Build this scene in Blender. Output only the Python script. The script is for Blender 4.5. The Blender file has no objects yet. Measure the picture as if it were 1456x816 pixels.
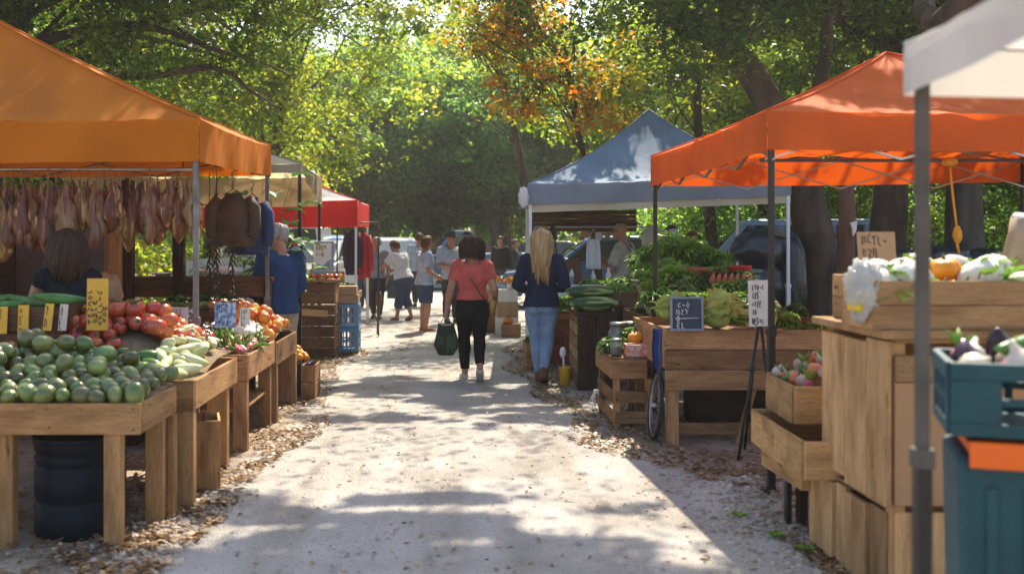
import bpy, math, random
import numpy as np
from mathutils import Vector, Matrix, Euler, noise as mnoise
random.seed(7); RNG = np.random.default_rng(11)
PI = math.pi; R = math.radians
sc = bpy.context.scene; COL = sc.collection
F = 1456.0; EYE = 1.55; CX, HY = 640.0, 345.0
SUN_EL, SUN_AZ = 50.0, 17.0
SUN = Vector((math.cos(R(SUN_EL))*math.sin(R(SUN_AZ)), math.cos(R(SUN_EL))*math.cos(R(SUN_AZ)), math.sin(R(SUN_EL))))
def U(a, b): return random.uniform(a, b)
def XZ(px, py, Y): return ((px-CX)/F*Y, Y, EYE-(py-HY)/F*Y)
def lerp(a, b, t): return a+(b-a)*t
def smooth(t): t = max(0., min(1., t)); return t*t*(3-2*t)
# ------------------------------------------------------------------ materials
MATS = {}
def nt(m):
    m.use_nodes = True; return m.node_tree
def M(name, col, rough=.7, col2=None, nscale=6., stretch=(1,1,1), coord='Object', amount=1., bump=0., bscale=40., spec=.4,
      metal=0., trans=0., tcol=None, tint=0., rnd=0., sss=0., coat=0., alpha=None, detail=4., contrast=(.35,.65), transmission=0.):
    if name in MATS: return MATS[name]
    m = bpy.data.materials.new(name); t = nt(m); N, L = t.nodes, t.links
    b = N['Principled BSDF']; out = N['Material Output']
    b.inputs['Roughness'].default_value = rough; b.inputs['Metallic'].default_value = metal
    b.inputs['Specular IOR Level'].default_value = spec
    if coat: b.inputs['Coat Weight'].default_value = coat; b.inputs['Coat Roughness'].default_value = .08
    if sss: b.inputs['Subsurface Weight'].default_value = sss; b.inputs['Subsurface Radius'].default_value = (.01, .005, .003)
    if transmission: b.inputs['Transmission Weight'].default_value = transmission
    if coord == 'gr':
        tc = N.new('ShaderNodeAttribute'); tc.attribute_name = 'gr'; vec = tc.outputs['Vector']
    else:
        tc = N.new('ShaderNodeTexCoord'); vec = tc.outputs[coord]
    mp = N.new('ShaderNodeMapping'); mp.inputs['Scale'].default_value = stretch; L.new(vec, mp.inputs['Vector'])
    if rnd:
        oi = N.new('ShaderNodeObjectInfo'); vm = N.new('ShaderNodeVectorMath'); vm.operation = 'MULTIPLY_ADD'
        cb = N.new('ShaderNodeCombineXYZ'); L.new(oi.outputs['Random'], cb.inputs[0]); L.new(oi.outputs['Random'], cb.inputs[2])
        vm.inputs[1].default_value = (37, 37, 37); L.new(cb.outputs[0], vm.inputs[0]); L.new(mp.outputs[0], vm.inputs[2]); v2 = vm.outputs[0]
    else: v2 = mp.outputs[0]
    csock = None
    if col2 is not None:
        nz = N.new('ShaderNodeTexNoise'); nz.inputs['Scale'].default_value = nscale; nz.inputs['Detail'].default_value = detail
        L.new(v2, nz.inputs['Vector'])
        rp = N.new('ShaderNodeValToRGB'); rp.color_ramp.elements[0].position = contrast[0]; rp.color_ramp.elements[1].position = contrast[1]
        rp.color_ramp.elements[0].color = (*col, 1); rp.color_ramp.elements[1].color = (*col2, 1)
        L.new(nz.outputs['Fac'], rp.inputs['Fac']); csock = rp.outputs['Color']
    else:
        rg = N.new('ShaderNodeRGB'); rg.outputs[0].default_value = (*col, 1); csock = rg.outputs[0]
    if tint or rnd:
        hs = N.new('ShaderNodeHueSaturation'); L.new(csock, hs.inputs['Color']); csock = hs.outputs['Color']
        if tint:
            at = N.new('ShaderNodeAttribute'); at.attribute_name = 'tint'; src = at.outputs['Fac']; k = tint; off = 1.
        else:
            src = oi.outputs['Random']; k = rnd; off = 1-rnd*.5
        ma = N.new('ShaderNodeMath'); ma.operation = 'MULTIPLY_ADD'; ma.inputs[1].default_value = k; ma.inputs[2].default_value = off
        L.new(src, ma.inputs[0]); L.new(ma.outputs[0], hs.inputs['Value'])
        if rnd:
            mh = N.new('ShaderNodeMath'); mh.operation = 'MULTIPLY_ADD'; mh.inputs[1].default_value = rnd*.09; mh.inputs[2].default_value = .5-rnd*.045
            L.new(src, mh.inputs[0]); L.new(mh.outputs[0], hs.inputs['Hue'])
    L.new(csock, b.inputs['Base Color'])
    if bump:
        bn = N.new('ShaderNodeTexNoise'); bn.inputs['Scale'].default_value = bscale; bn.inputs['Detail'].default_value = 6
        L.new(v2, bn.inputs['Vector'])
        bp = N.new('ShaderNodeBump'); bp.inputs['Strength'].default_value = min(1, bump); bp.inputs['Distance'].default_value = .01*max(1, bump)
        L.new(bn.outputs['Fac'], bp.inputs['Height']); L.new(bp.outputs[0], b.inputs['Normal'])
    if trans:
        tl = N.new('ShaderNodeBsdfTranslucent'); mx = N.new('ShaderNodeMixShader'); mx.inputs[0].default_value = trans
        if tcol: tl.inputs['Color'].default_value = (*tcol, 1)
        else: L.new(csock, tl.inputs['Color'])
        L.new(b.outputs[0], mx.inputs[1]); L.new(tl.outputs[0], mx.inputs[2]); L.new(mx.outputs[0], out.inputs['Surface'])
    MATS[name] = m; return m
def wood(name, a, b, rough=.78, tint=.6):
    m = M(name, a, rough, b, 3., (2.2, 34, 34), 'gr', bump=.5, bscale=5., tint=tint, spec=.2, detail=7, contrast=(.25, .72)); t = m.node_tree; N, L = t.nodes, t.links
    p = N['Principled BSDF']; src = p.inputs['Base Color'].links[0].from_socket
    at = [n for n in N if n.type == 'ATTRIBUTE' and n.attribute_name == 'gr'][0]
    prev = src
    for st, sc_, lo, hi, dk in (((1., 3.5, 3.5), 2.6, .42, .72, (.52, .47, .44, 1)), ((1.6, 9, 9), 2.1, .66, .72, (.30, .22, .17, 1)), ((5, 60, 60), 4., .60, .66, (.62, .56, .50, 1))):
        mp = N.new('ShaderNodeMapping'); mp.inputs['Scale'].default_value = st; mp.inputs['Location'].default_value = (sc_*3, 1.3, 4.1); L.new(at.outputs['Vector'], mp.inputs['Vector'])
        nz = N.new('ShaderNodeTexNoise'); nz.inputs['Scale'].default_value = sc_; nz.inputs['Detail'].default_value = 5; L.new(mp.outputs[0], nz.inputs['Vector'])
        rp = N.new('ShaderNodeMapRange'); rp.inputs['From Min'].default_value = lo; rp.inputs['From Max'].default_value = hi; L.new(nz.outputs['Fac'], rp.inputs['Value'])
        mx = N.new('ShaderNodeMixRGB'); mx.blend_type = 'MULTIPLY'; mx.inputs[2].default_value = dk; L.new(rp.outputs[0], mx.inputs[0]); L.new(prev, mx.inputs[1]); prev = mx.outputs[0]
    L.new(prev, p.inputs['Base Color']); return m
def leafmat(name, ramp, trans=.5, gain=1.):
    m = bpy.data.materials.new(name); t = nt(m); N, L = t.nodes, t.links
    b = N['Principled BSDF']; out = N['Material Output']; b.inputs['Roughness'].default_value = .45; b.inputs['Specular IOR Level'].default_value = .35
    at = N.new('ShaderNodeAttribute'); at.attribute_name = 'tint'
    rp = N.new('ShaderNodeValToRGB'); cr = rp.color_ramp
    while len(cr.elements) < len(ramp): cr.elements.new(.5)
    for e, (p, c) in zip(cr.elements, ramp): e.position = p; e.color = (*c, 1)
    L.new(at.outputs['Fac'], rp.inputs['Fac']); L.new(rp.outputs[0], b.inputs['Base Color'])
    g = N.new('ShaderNodeMixRGB'); g.blend_type = 'MULTIPLY'; g.inputs[0].default_value = 1; g.inputs[2].default_value = (1.9*gain, 2.0*gain, .75*gain, 1)
    L.new(rp.outputs[0], g.inputs[1])
    tl = N.new('ShaderNodeBsdfTranslucent'); L.new(g.outputs[0], tl.inputs['Color'])
    mx = N.new('ShaderNodeMixShader'); mx.inputs[0].default_value = trans
    L.new(b.outputs[0], mx.inputs[1]); L.new(tl.outputs[0], mx.inputs[2]); L.new(mx.outputs[0], out.inputs['Surface'])
    MATS[name] = m; return m
# ------------------------------------------------------------------ mesh builder
class MB:
    def __init__(s): s.v = []; s.f = []; s.mi = []; s.sm = []; s.gr = []; s.ti = []
    def add(s, vs, fs, mat=0, sm=False, gr=None, tint=0.):
        o = len(s.v); s.v += [tuple(v) for v in vs]; s.f += [tuple(i+o for i in f) for f in fs]
        s.mi += [mat]*len(fs); s.sm += [sm]*len(fs)
        s.gr += gr if gr else [tuple(v) for v in vs]
        s.ti += list(tint) if hasattr(tint, '__len__') else [tint]*len(vs)
        return s
    def box(s, c, d, rot=None, mat=0, top=(1, 1), tv=.5, tint=None):
        hx, hy, hz = d[0]/2, d[1]/2, d[2]/2; vs = []; gr = []
        ax = sorted(range(3), key=lambda i: -d[i]); off = (U(0, 50), U(0, 50), U(0, 50))
        Mx = rot if isinstance(rot, Matrix) else (Euler(rot).to_matrix() if rot else None)
        for z in (-1, 1):
            for y in (-1, 1):
                for x in (-1, 1):
                    kx, ky = (top if z > 0 else (1, 1))
                    p = Vector((x*hx*kx, y*hy*ky, z*hz)); q = (p[ax[0]], p[ax[1]], p[ax[2]])
                    gr.append((q[0]+off[0], q[1]+off[1], q[2]+off[2]))
                    if Mx: p = Mx @ p
                    vs.append((p.x+c[0], p.y+c[1], p.z+c[2]))
        return s.add(vs, [(0, 2, 3, 1), (4, 5, 7, 6), (0, 1, 5, 4), (2, 6, 7, 3), (0, 4, 6, 2), (1, 3, 7, 5)], mat, False, gr, U(-tv, tv) if tint is None else tint)
    def beam(s, a, b, w, h, mat=0, up=(0, 0, 1)):
        a, b = Vector(a), Vector(b); d = b-a; y = d.normalized(); u = Vector(up)
        if abs(y.dot(u)) > .98: u = Vector((0, 1, 0))
        x = y.cross(u).normalized(); z = x.cross(y)
        Mx = Matrix((x, y, z)).transposed()
        return s.box((a+b)/2, (w, d.length, h), Mx, mat)
    def tube(s, pts, rad, n=8, mat=0, cap=True, sm=True, tint=0., flat=1., ref=None):
        pts = [Vector(p) for p in pts]; k = len(pts)
        if not hasattr(rad, '__len__'): rad = [rad]*k
        vs = []; gr = []; prev = None; run = 0.; off = U(0, 30)
        for i, p in enumerate(pts):
            d = (pts[min(i+1, k-1)]-pts[max(i-1, 0)])
            d = d.normalized() if d.length > 1e-9 else Vector((0, 0, 1))
            if prev is None:
                r0 = Vector(ref) if ref else (Vector((1, 0, 0)) if abs(d.x) < .9 else Vector((0, 1, 0)))
                x = (r0-d*r0.dot(d)).normalized()
            else: x = (prev-d*prev.dot(d)).normalized()
            prev = x; y = d.cross(x)
            if i: run += (p-pts[i-1]).length
            r = rad[i]; rx, ry = (r if hasattr(r, '__len__') else (r, r*flat))
            for j in range(n):
                a = 2*PI*j/n; vs.append(p+x*(math.cos(a)*rx)+y*(math.sin(a)*ry)); gr.append((run+off, a*.08, off))
        fs = [(i*n+j, i*n+(j+1) % n, (i+1)*n+(j+1) % n, (i+1)*n+j) for i in range(k-1) for j in range(n)]
        if cap: fs += [tuple(range(n-1, -1, -1)), tuple((k-1)*n+j for j in range(n))]
        return s.add(vs, fs, mat, sm, gr, tint)
    def lathe(s, prof, c=(0, 0, 0), n=20, mat=0, sm=True, wob=None, Mx=None, sx=1., sy=1., tint=0., cap=True):
        vs = []; k = len(prof); c = Vector(c)
        for i, (r, z) in enumerate(prof):
            for j in range(n):
                a = 2*PI*j/n; rr = r*(wob(a, i/(k-1)) if wob else 1)
                p = Vector((math.cos(a)*rr*sx, math.sin(a)*rr*sy, z))
                if Mx: p = Mx @ p
                vs.append(p+c)
        fs = [(i*n+j, i*n+(j+1) % n, (i+1)*n+(j+1) % n, (i+1)*n+j) for i in range(k-1) for j in range(n)]
        if cap: fs += [tuple(range(n-1, -1, -1)), tuple((k-1)*n+j for j in range(n))]
        return s.add(vs, fs, mat, sm, None, tint)
    def ball(s, c, r, n=12, m=8, mat=0, Mx=None, wob=None, tint=0.):
        if not hasattr(r, '__len__'): r = (r, r, r)
        vs = []; c = Vector(c)
        for i in range(m+1):
            th = PI*i/m
            for j in range(n):
                a = 2*PI*j/n; d = Vector((math.sin(th)*math.cos(a), math.sin(th)*math.sin(a), -math.cos(th)))
                k = wob(d) if wob else 1.
                p = Vector((d.x*r[0]*k, d.y*r[1]*k, d.z*r[2]*k))
                if Mx: p = Mx @ p
                vs.append(p+c)
        fs = [(i*n+j, i*n+(j+1) % n, (i+1)*n+(j+1) % n, (i+1)*n+j) for i in range(m) for j in range(n)]
        return s.add(vs, fs, mat, True, None, tint)
    def grid(s, P, nu, nv, mat=0, sm=True, tint=0.):
        vs = [P(i/nu, j/nv) for j in range(nv+1) for i in range(nu+1)]
        fs = [(j*(nu+1)+i, j*(nu+1)+i+1, (j+1)*(nu+1)+i+1, (j+1)*(nu+1)+i) for j in range(nv) for i in range(nu)]
        return s.add(vs, fs, mat, sm, None, tint)
    def prism(s, poly, axis, a, b, mat=0, tint=0.):
        n = len(poly)
        def P(p, h): return ((h, p[0], p[1]) if axis == 0 else (p[0], h, p[1]) if axis == 1 else (p[0], p[1], h))
        vs = [P(p, a) for p in poly]+[P(p, b) for p in poly]
        fs = [(i, (i+1) % n, n+(i+1) % n, n+i) for i in range(n)]+[tuple(range(n-1, -1, -1)), tuple(range(n, 2*n))]
        return s.add(vs, fs, mat, False, None, tint)
    def build(s, name, mats, parent=None, world=False, bevel=0., solid=0., remesh=0., sub=0, smoothit=0, wn=False):
        if not isinstance(mats, (list, tuple)): mats = [mats]
        V = np.array(s.v, dtype=np.float64).reshape(-1, 3)
        o_loc = None
        if parent is None:
            lo, hi = V.min(0), V.max(0); o_loc = np.array(((lo[0]+hi[0])/2, (lo[1]+hi[1])/2, lo[2])); V = V-o_loc
        elif world:
            p = parent
            while p.parent: p = p.parent
            V = V-np.array(p.location)
        me = bpy.data.meshes.new(name); me.from_pydata(V.tolist(), [], s.f)
        me.polygons.foreach_set('material_index', s.mi); me.polygons.foreach_set('use_smooth', s.sm)
        a = me.attributes.new('gr', 'FLOAT_VECTOR', 'POINT'); a.data.foreach_set('vector', np.array(s.gr, dtype=np.float32).ravel())
        a = me.attributes.new('tint', 'FLOAT', 'POINT'); a.data.foreach_set('value', np.array(s.ti, dtype=np.float32))
        for m in mats: me.materials.append(m)
        me.update()
        o = bpy.data.objects.new(name, me); COL.objects.link(o)
        if parent is not None: o.parent = parent
        else: o.location = o_loc
        if bevel:
            b = o.modifiers.new('b', 'BEVEL'); b.width = bevel; b.segments = 2; b.limit_method = 'ANGLE'; b.angle_limit = R(40)
        if solid:
            b = o.modifiers.new('s', 'SOLIDIFY'); b.thickness = solid; b.offset = 0
        if remesh:
            b = o.modifiers.new('r', 'REMESH'); b.mode = 'VOXEL'; b.voxel_size = remesh; b.use_smooth_shade = True
            b = o.modifiers.new('sm', 'SMOOTH'); b.iterations = smoothit or 3; b.factor = .5
        if sub:
            b = o.modifiers.new('u', 'SUBSURF'); b.levels = sub; b.render_levels = sub
        return o
def tag(o, label=None, cat=None, group=None, kind=None):
    if label: o['label'] = label
    if cat: o['category'] = cat
    if group: o['group'] = group
    if kind: o['kind'] = kind
    return o
def thing(name, label, cat, loc=(0, 0, 0), rz=0., group=None):
    o = bpy.data.objects.new(name, None); COL.objects.link(o); o.empty_display_size = .1
    o.location = loc; o.rotation_euler = (0, 0, rz); return tag(o, label, cat, group)
KIDS = {}
def dup(o, loc=None, rot=None, scale=None, label=None, group=None, parent=None):
    c = o.copy(); COL.objects.link(c)
    if parent is not None: c.parent = parent
    for k in list(o.children): dup(k, parent=c)
    if loc is not None: c.location = loc
    if rot is not None: c.rotation_euler = rot
    if scale is not None: c.scale = (scale,)*3 if not hasattr(scale, '__len__') else scale
    if label: c['label'] = label
    if group: c['group'] = group
    return c
class Kind:
    """one modelled prototype; the first placement moves it, later ones copy it with its parts"""
    def __init__(s, o):
        s.o = o; s.used = False
        if o.type == 'MESH': o.data.transform(Matrix.Translation(Vector(o.location))); o.location = (0, 0, 0)
    def put(s, loc, rot=(0, 0, 0), scale=1., label=None, group=None, cat=None):
        if not s.used: o = s.o; s.used = True; o.location = loc; o.rotation_euler = rot; o.scale = (scale,)*3 if not hasattr(scale, '__len__') else scale
        else: o = dup(s.o, loc, rot, scale)
        if 'group' in o.keys() and not group: del o['group']
        return tag(o, label, cat, group)
def npmesh(name, V, Fq, mats, tint=None, parent=None, loc=(0, 0, 0), smooth_=False):
    """V (n,3), Fq (m,4) arrays"""
    me = bpy.data.meshes.new(name); n, m = len(V), len(Fq); k = Fq.shape[1]
    me.vertices.add(n); me.vertices.foreach_set('co', np.ascontiguousarray(V-np.array(loc), dtype=np.float32).ravel())
    me.loops.add(m*k); me.loops.foreach_set('vertex_index', np.ascontiguousarray(Fq, dtype=np.int32).ravel())
    me.polygons.add(m); me.polygons.foreach_set('loop_start', np.arange(0, m*k, k, dtype=np.int32)); me.polygons.foreach_set('loop_total', np.full(m, k, dtype=np.int32))
    if smooth_: me.polygons.foreach_set('use_smooth', np.ones(m, dtype=bool))
    if tint is not None:
        a = me.attributes.new('tint', 'FLOAT', 'POINT'); a.data.foreach_set('value', np.ascontiguousarray(tint, dtype=np.float32))
    for x in (mats if isinstance(mats, (list, tuple)) else [mats]): me.materials.append(x)
    me.update(calc_edges=True)
    o = bpy.data.objects.new(name, me); COL.objects.link(o)
    if parent is not None: o.parent = parent
    else: o.location = loc
    return o
def vnoise(x, y, seed=0):
    xi, yi = np.floor(x).astype(np.int64), np.floor(y).astype(np.int64); fx, fy = x-xi, y-yi
    fx = fx*fx*(3-2*fx); fy = fy*fy*(3-2*fy)
    def h(a, b):
        n = (a*374761393+b*668265263+seed*974711) & 0x7fffffff; n = ((n ^ (n >> 13))*1274126177) & 0x7fffffff
        return (n & 0xffff)/65535.
    return (h(xi, yi)*(1-fx)+h(xi+1, yi)*fx)*(1-fy)+(h(xi, yi+1)*(1-fx)+h(xi+1, yi+1)*fx)*fy
# ---- palette
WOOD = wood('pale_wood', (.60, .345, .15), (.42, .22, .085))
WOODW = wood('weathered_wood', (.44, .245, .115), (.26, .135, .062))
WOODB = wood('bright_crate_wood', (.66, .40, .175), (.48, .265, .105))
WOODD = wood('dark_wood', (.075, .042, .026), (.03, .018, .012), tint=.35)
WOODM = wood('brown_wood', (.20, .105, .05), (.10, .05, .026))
METAL = M('grey_metal', (.42, .42, .42), .35, metal=.9)
WHITEM = M('white_painted_metal', (.75, .75, .73), .4)
BLACKM = M('black_metal', (.018, .017, .017), .4)
GREYP = M('grey_post', (.095, .09, .085), .55, (.06, .056, .053), 7)
POSTM = M('dull_steel_post', (.22, .215, .21), .48, (.13, .125, .12), 8, metal=.35)
PAPER = M('paper', (.75, .72, .66), .8, (.66, .62, .56), 8)
YPAPER = M('yellow_paper', (.83, .45, .06), .75, (.74, .38, .05), 9)
PPAPER = M('pinkish_paper', (.78, .60, .48), .8, (.70, .52, .42), 9)
NAILM = M('rusty_nail', (.07, .05, .04), .6, metal=.4)
INK = M('ink', (.05, .04, .05), .7)
CHALK = M('chalk', (.72, .74, .76), .9)
SLATE = M('chalkboard_slate', (.035, .05, .075), .8, (.06, .08, .11), 5)
CARD = M('cardboard', (.46, .29, .16), .85, (.36, .22, .12), 5)
SKIN = M('skin', (.50, .26, .17), .5, (.42, .20, .13), 12, sss=.15)
SKINT = M('tanned_skin', (.46, .235, .15), .5, (.36, .17, .105), 12, sss=.12)
EYEM = M('eye_dark', (.02, .015, .012), .2)
LIP = M('lips', (.36, .10, .08), .5)
PLASTB = M('teal_plastic', (.003, .048, .068), .5, (.008, .068, .09), 5, bump=.2, bscale=60, detail=9)
RUBBER = M('rubber', (.015, .015, .015), .7)
GLASS = M('jar_glass', (.86, .9, .88), .05, transmission=.9)
LEAFG = M('salad_green', (.26, .44, .06), .5, (.13, .29, .03), 16, trans=.35, tint=.5)
LEAFK = M('dark_leaf_green', (.05, .14, .028), .5, (.10, .22, .04), 14, trans=.3, tint=.5)
LEAFY = M('pale_cabbage_green', (.62, .68, .24), .45, (.42, .56, .10), 12, trans=.35, tint=.35)
def scrib(mb, w, h, rows, mat=0, r=.0025, y=-.002, cols=6, vert=False, sd=1):
    """handwriting strokes on the plane y, centred on x=0, z from 0 to h"""
    rr = random.Random(sd)
    n = len(rows)
    for i, ln in enumerate(rows):
        zc = h*(1-(i+.6)/(n+.2)); ch = h/(n+.2)*.5; k = max(1, int(cols*ln)); cw = w*.82/cols
        x0 = -w*.41+rr.uniform(0, .06)*w
        for c in range(k):
            xa = x0+c*cw
            g = rr.choice('lOcnEtz-')
            P = {'l': [(.2, 1), (.2, 0), (.6, 0)], 'O': [(.1, .5), (.4, 1), (.7, .5), (.4, 0), (.1, .5)], 'c': [(.7, .9), (.2, .7), (.2, .2), (.7, .1)],
                 'n': [(.1, 0), (.15, .9), (.6, .8), (.65, 0)], 'E': [(.7, 1), (.1, .95), (.1, .5), (.6, .5), (.1, .5), (.1, 0), (.7, 0)],
                 't': [(0, .8), (.8, .85), (.4, .85), (.4, 0)], 'z': [(.1, .9), (.7, .9), (.1, 0), (.75, .05)], '-': [(.1, .45), (.7, .5)]}[g]
            mb.tube([(xa+p*cw, y, zc+(q-.5)*ch*rr.uniform(1.0, 1.9)+(q-.5)*.0+rr.uniform(-.22, .22)*ch+rr.uniform(-.1, .1)*ch) for p, q in P], r, 4, mat)
# ================================================================== SETTING: ground, path, light
GROUND = M('ground_earth', (.42, .34, .255), .95, (.25, .18, .12), 3.2, bump=1.6, bscale=14, detail=9)
PATHM = M('pale_gravel_path', (.55, .52, .48), .95, (.42, .395, .36), 1.6, bump=2.2, bscale=70, detail=10, contrast=(.3, .7))
def blend_edges(m):
    t = m.node_tree; N, L = t.nodes, t.links; p = N['Principled BSDF']; src = p.inputs['Base Color'].links[0].from_socket; tc = [n for n in N if n.type == 'TEX_COORD'][0]
    def noise(sc_, d=6): n = N.new('ShaderNodeTexNoise'); n.inputs['Scale'].default_value = sc_; n.inputs['Detail'].default_value = d; L.new(tc.outputs['Object'], n.inputs['Vector']); return n.outputs['Fac']
    def mr(s, a, b): r = N.new('ShaderNodeMapRange'); r.inputs['From Min'].default_value = a; r.inputs['From Max'].default_value = b; L.new(s, r.inputs['Value']); return r.outputs[0]
    def mix(f, a, col, mode='MIX'): x = N.new('ShaderNodeMixRGB'); x.blend_type = mode; L.new(f, x.inputs[0]); L.new(a, x.inputs[1]); (x.inputs.__getitem__(2).__setattr__('default_value', (*col, 1)) if isinstance(col, tuple) else L.new(col, x.inputs[2])); return x.outputs[0]
    c = mix(mr(noise(160, 3), .56, .66), src, (.55, .52, .48), 'MULTIPLY'); c = mix(mr(noise(45, 4), .60, .72), c, (.62, .56, .50), 'MULTIPLY'); c = mix(mr(noise(.8, 5), .5, .75), c, (.80, .77, .73), 'MULTIPLY')
    mp = N.new('ShaderNodeMapping'); mp.inputs['Scale'].default_value = (3.2, .22, 1); L.new(tc.outputs['Object'], mp.inputs['Vector']); tr = N.new('ShaderNodeTexNoise'); tr.inputs['Scale'].default_value = 1.0; tr.inputs['Detail'].default_value = 7; L.new(mp.outputs[0], tr.inputs['Vector'])
    c = mix(mr(tr.outputs['Fac'], .46, .66), c, (.80, .775, .74), 'MULTIPLY')
    e = N.new('ShaderNodeMixRGB'); e.inputs[0].default_value = .5
    rg = N.new('ShaderNodeValToRGB'); rg.color_ramp.elements[0].color = (.42, .34, .255, 1); rg.color_ramp.elements[1].color = (.25, .18, .12, 1); rg.color_ramp.elements[0].position = .4; rg.color_ramp.elements[1].position = .6; L.new(noise(3.2, 9), rg.inputs[0])
    at = N.new('ShaderNodeAttribute'); at.attribute_name = 'tint'; ad = N.new('ShaderNodeMath'); ad.operation = 'ADD'; L.new(at.outputs['Fac'], ad.inputs[0]); n1 = noise(3.5, 10); L.new(n1, ad.inputs[1])
    c = mix(mr(ad.outputs[0], .90, 1.16), c, rg.outputs[0]); L.new(c, p.inputs['Base Color'])
blend_edges(PATHM)
mb = MB(); mb.grid(lambda u, v: ((u-.5)*500, -60+v*400, 0), 10, 10, tint=0); g = mb.build('ground', GROUND); tag(g, kind='structure')
def pl(y): # left edge of the path
    b = -1.32+.12*math.sin(y*.9)+.07*math.sin(y*2.3+1)
    return b if y < 14 else lerp(b, -6.5, smooth((y-14)/9))
def pr(y):
    b = 1.28+.16*math.sin(y*.7+2)+.09*math.sin(y*2.9)
    b += .62*smooth((7.9-y)/1.6)
    return b if y < 17 else lerp(b, 6.5, smooth((y-17)/8))
mb = MB(); ys = [-6+i*.25 for i in range(0, 300)]
vs = []; fs = []; tis = []
for y in ys:
    a, b = pl(y), pr(y); jit = .05*math.sin(y*11)+.03*math.sin(y*23)
    xs = [a-.55, a-.3, a-.1, a+.15, a+.4, lerp(a, b, .4), lerp(a, b, .6), b-.5, b-.2, b+.1, b+.4, b+.8]; zz = [.002, .004, .006, .008, .010, .014, .014, .012, .010, .007, .005, .002]; tt = [1.1, .75, .55, .35, .1, 0, 0, .1, .35, .55, .75, 1.1]
    for x_, z_, t_ in zip(xs, zz, tt): vs.append((x_, y, z_+.002)); tis.append(t_)
for i in range(len(ys)-1):
    for k in range(11): fs.append((i*12+k, i*12+k+1, (i+1)*12+k+1, (i+1)*12+k))
mb.add(vs, fs, 0, True, tint=tis); p = mb.build('path', PATHM); tag(p, kind='structure')
# far clearing beyond the market, pale and sunlit
mb = MB(); mb.grid(lambda u, v: (lerp(-26, 26, u)+1.5*math.sin(v*9), lerp(23.5, 46, v)+1.2*math.sin(u*14), .006), 24, 12); c = mb.build('clearing', PATHM); tag(c, kind='structure')
# ================================================================== canopies
def cloth(name, col, tcol, tr=.4, rough=.75, bump=.9): return M(name, col, rough, tuple(c*.74 for c in col), 2.2, (1, 1, .7), trans=tr, tcol=tcol, bump=bump, bscale=5., spec=.25, detail=7)
AMBER = cloth('amber_canvas', (.60, .185, .003), (.80, .20, .002), .30)
ORANGE = cloth('orange_canvas', (.80, .155, .020), (.85, .13, .008), .35)
BLUE = cloth('blue_canvas', (.22, .33, .48), (.18, .29, .46), .22)
BLUEV = cloth('blue_grey_canvas', (.28, .31, .37), (.22, .25, .31), .2)
CREAM = cloth('cream_canvas', (.78, .70, .54), (.85, .72, .45), .45)
TAN = cloth('tan_canvas', (.40, .31, .21), (.4, .28, .15), .2)
RED = cloth('red_canvas', (.78, .035, .03), (.85, .03, .02), .4)
WHITEC = cloth('white_canvas', (.60, .62, .66), (.66, .62, .55), .35)
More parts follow.
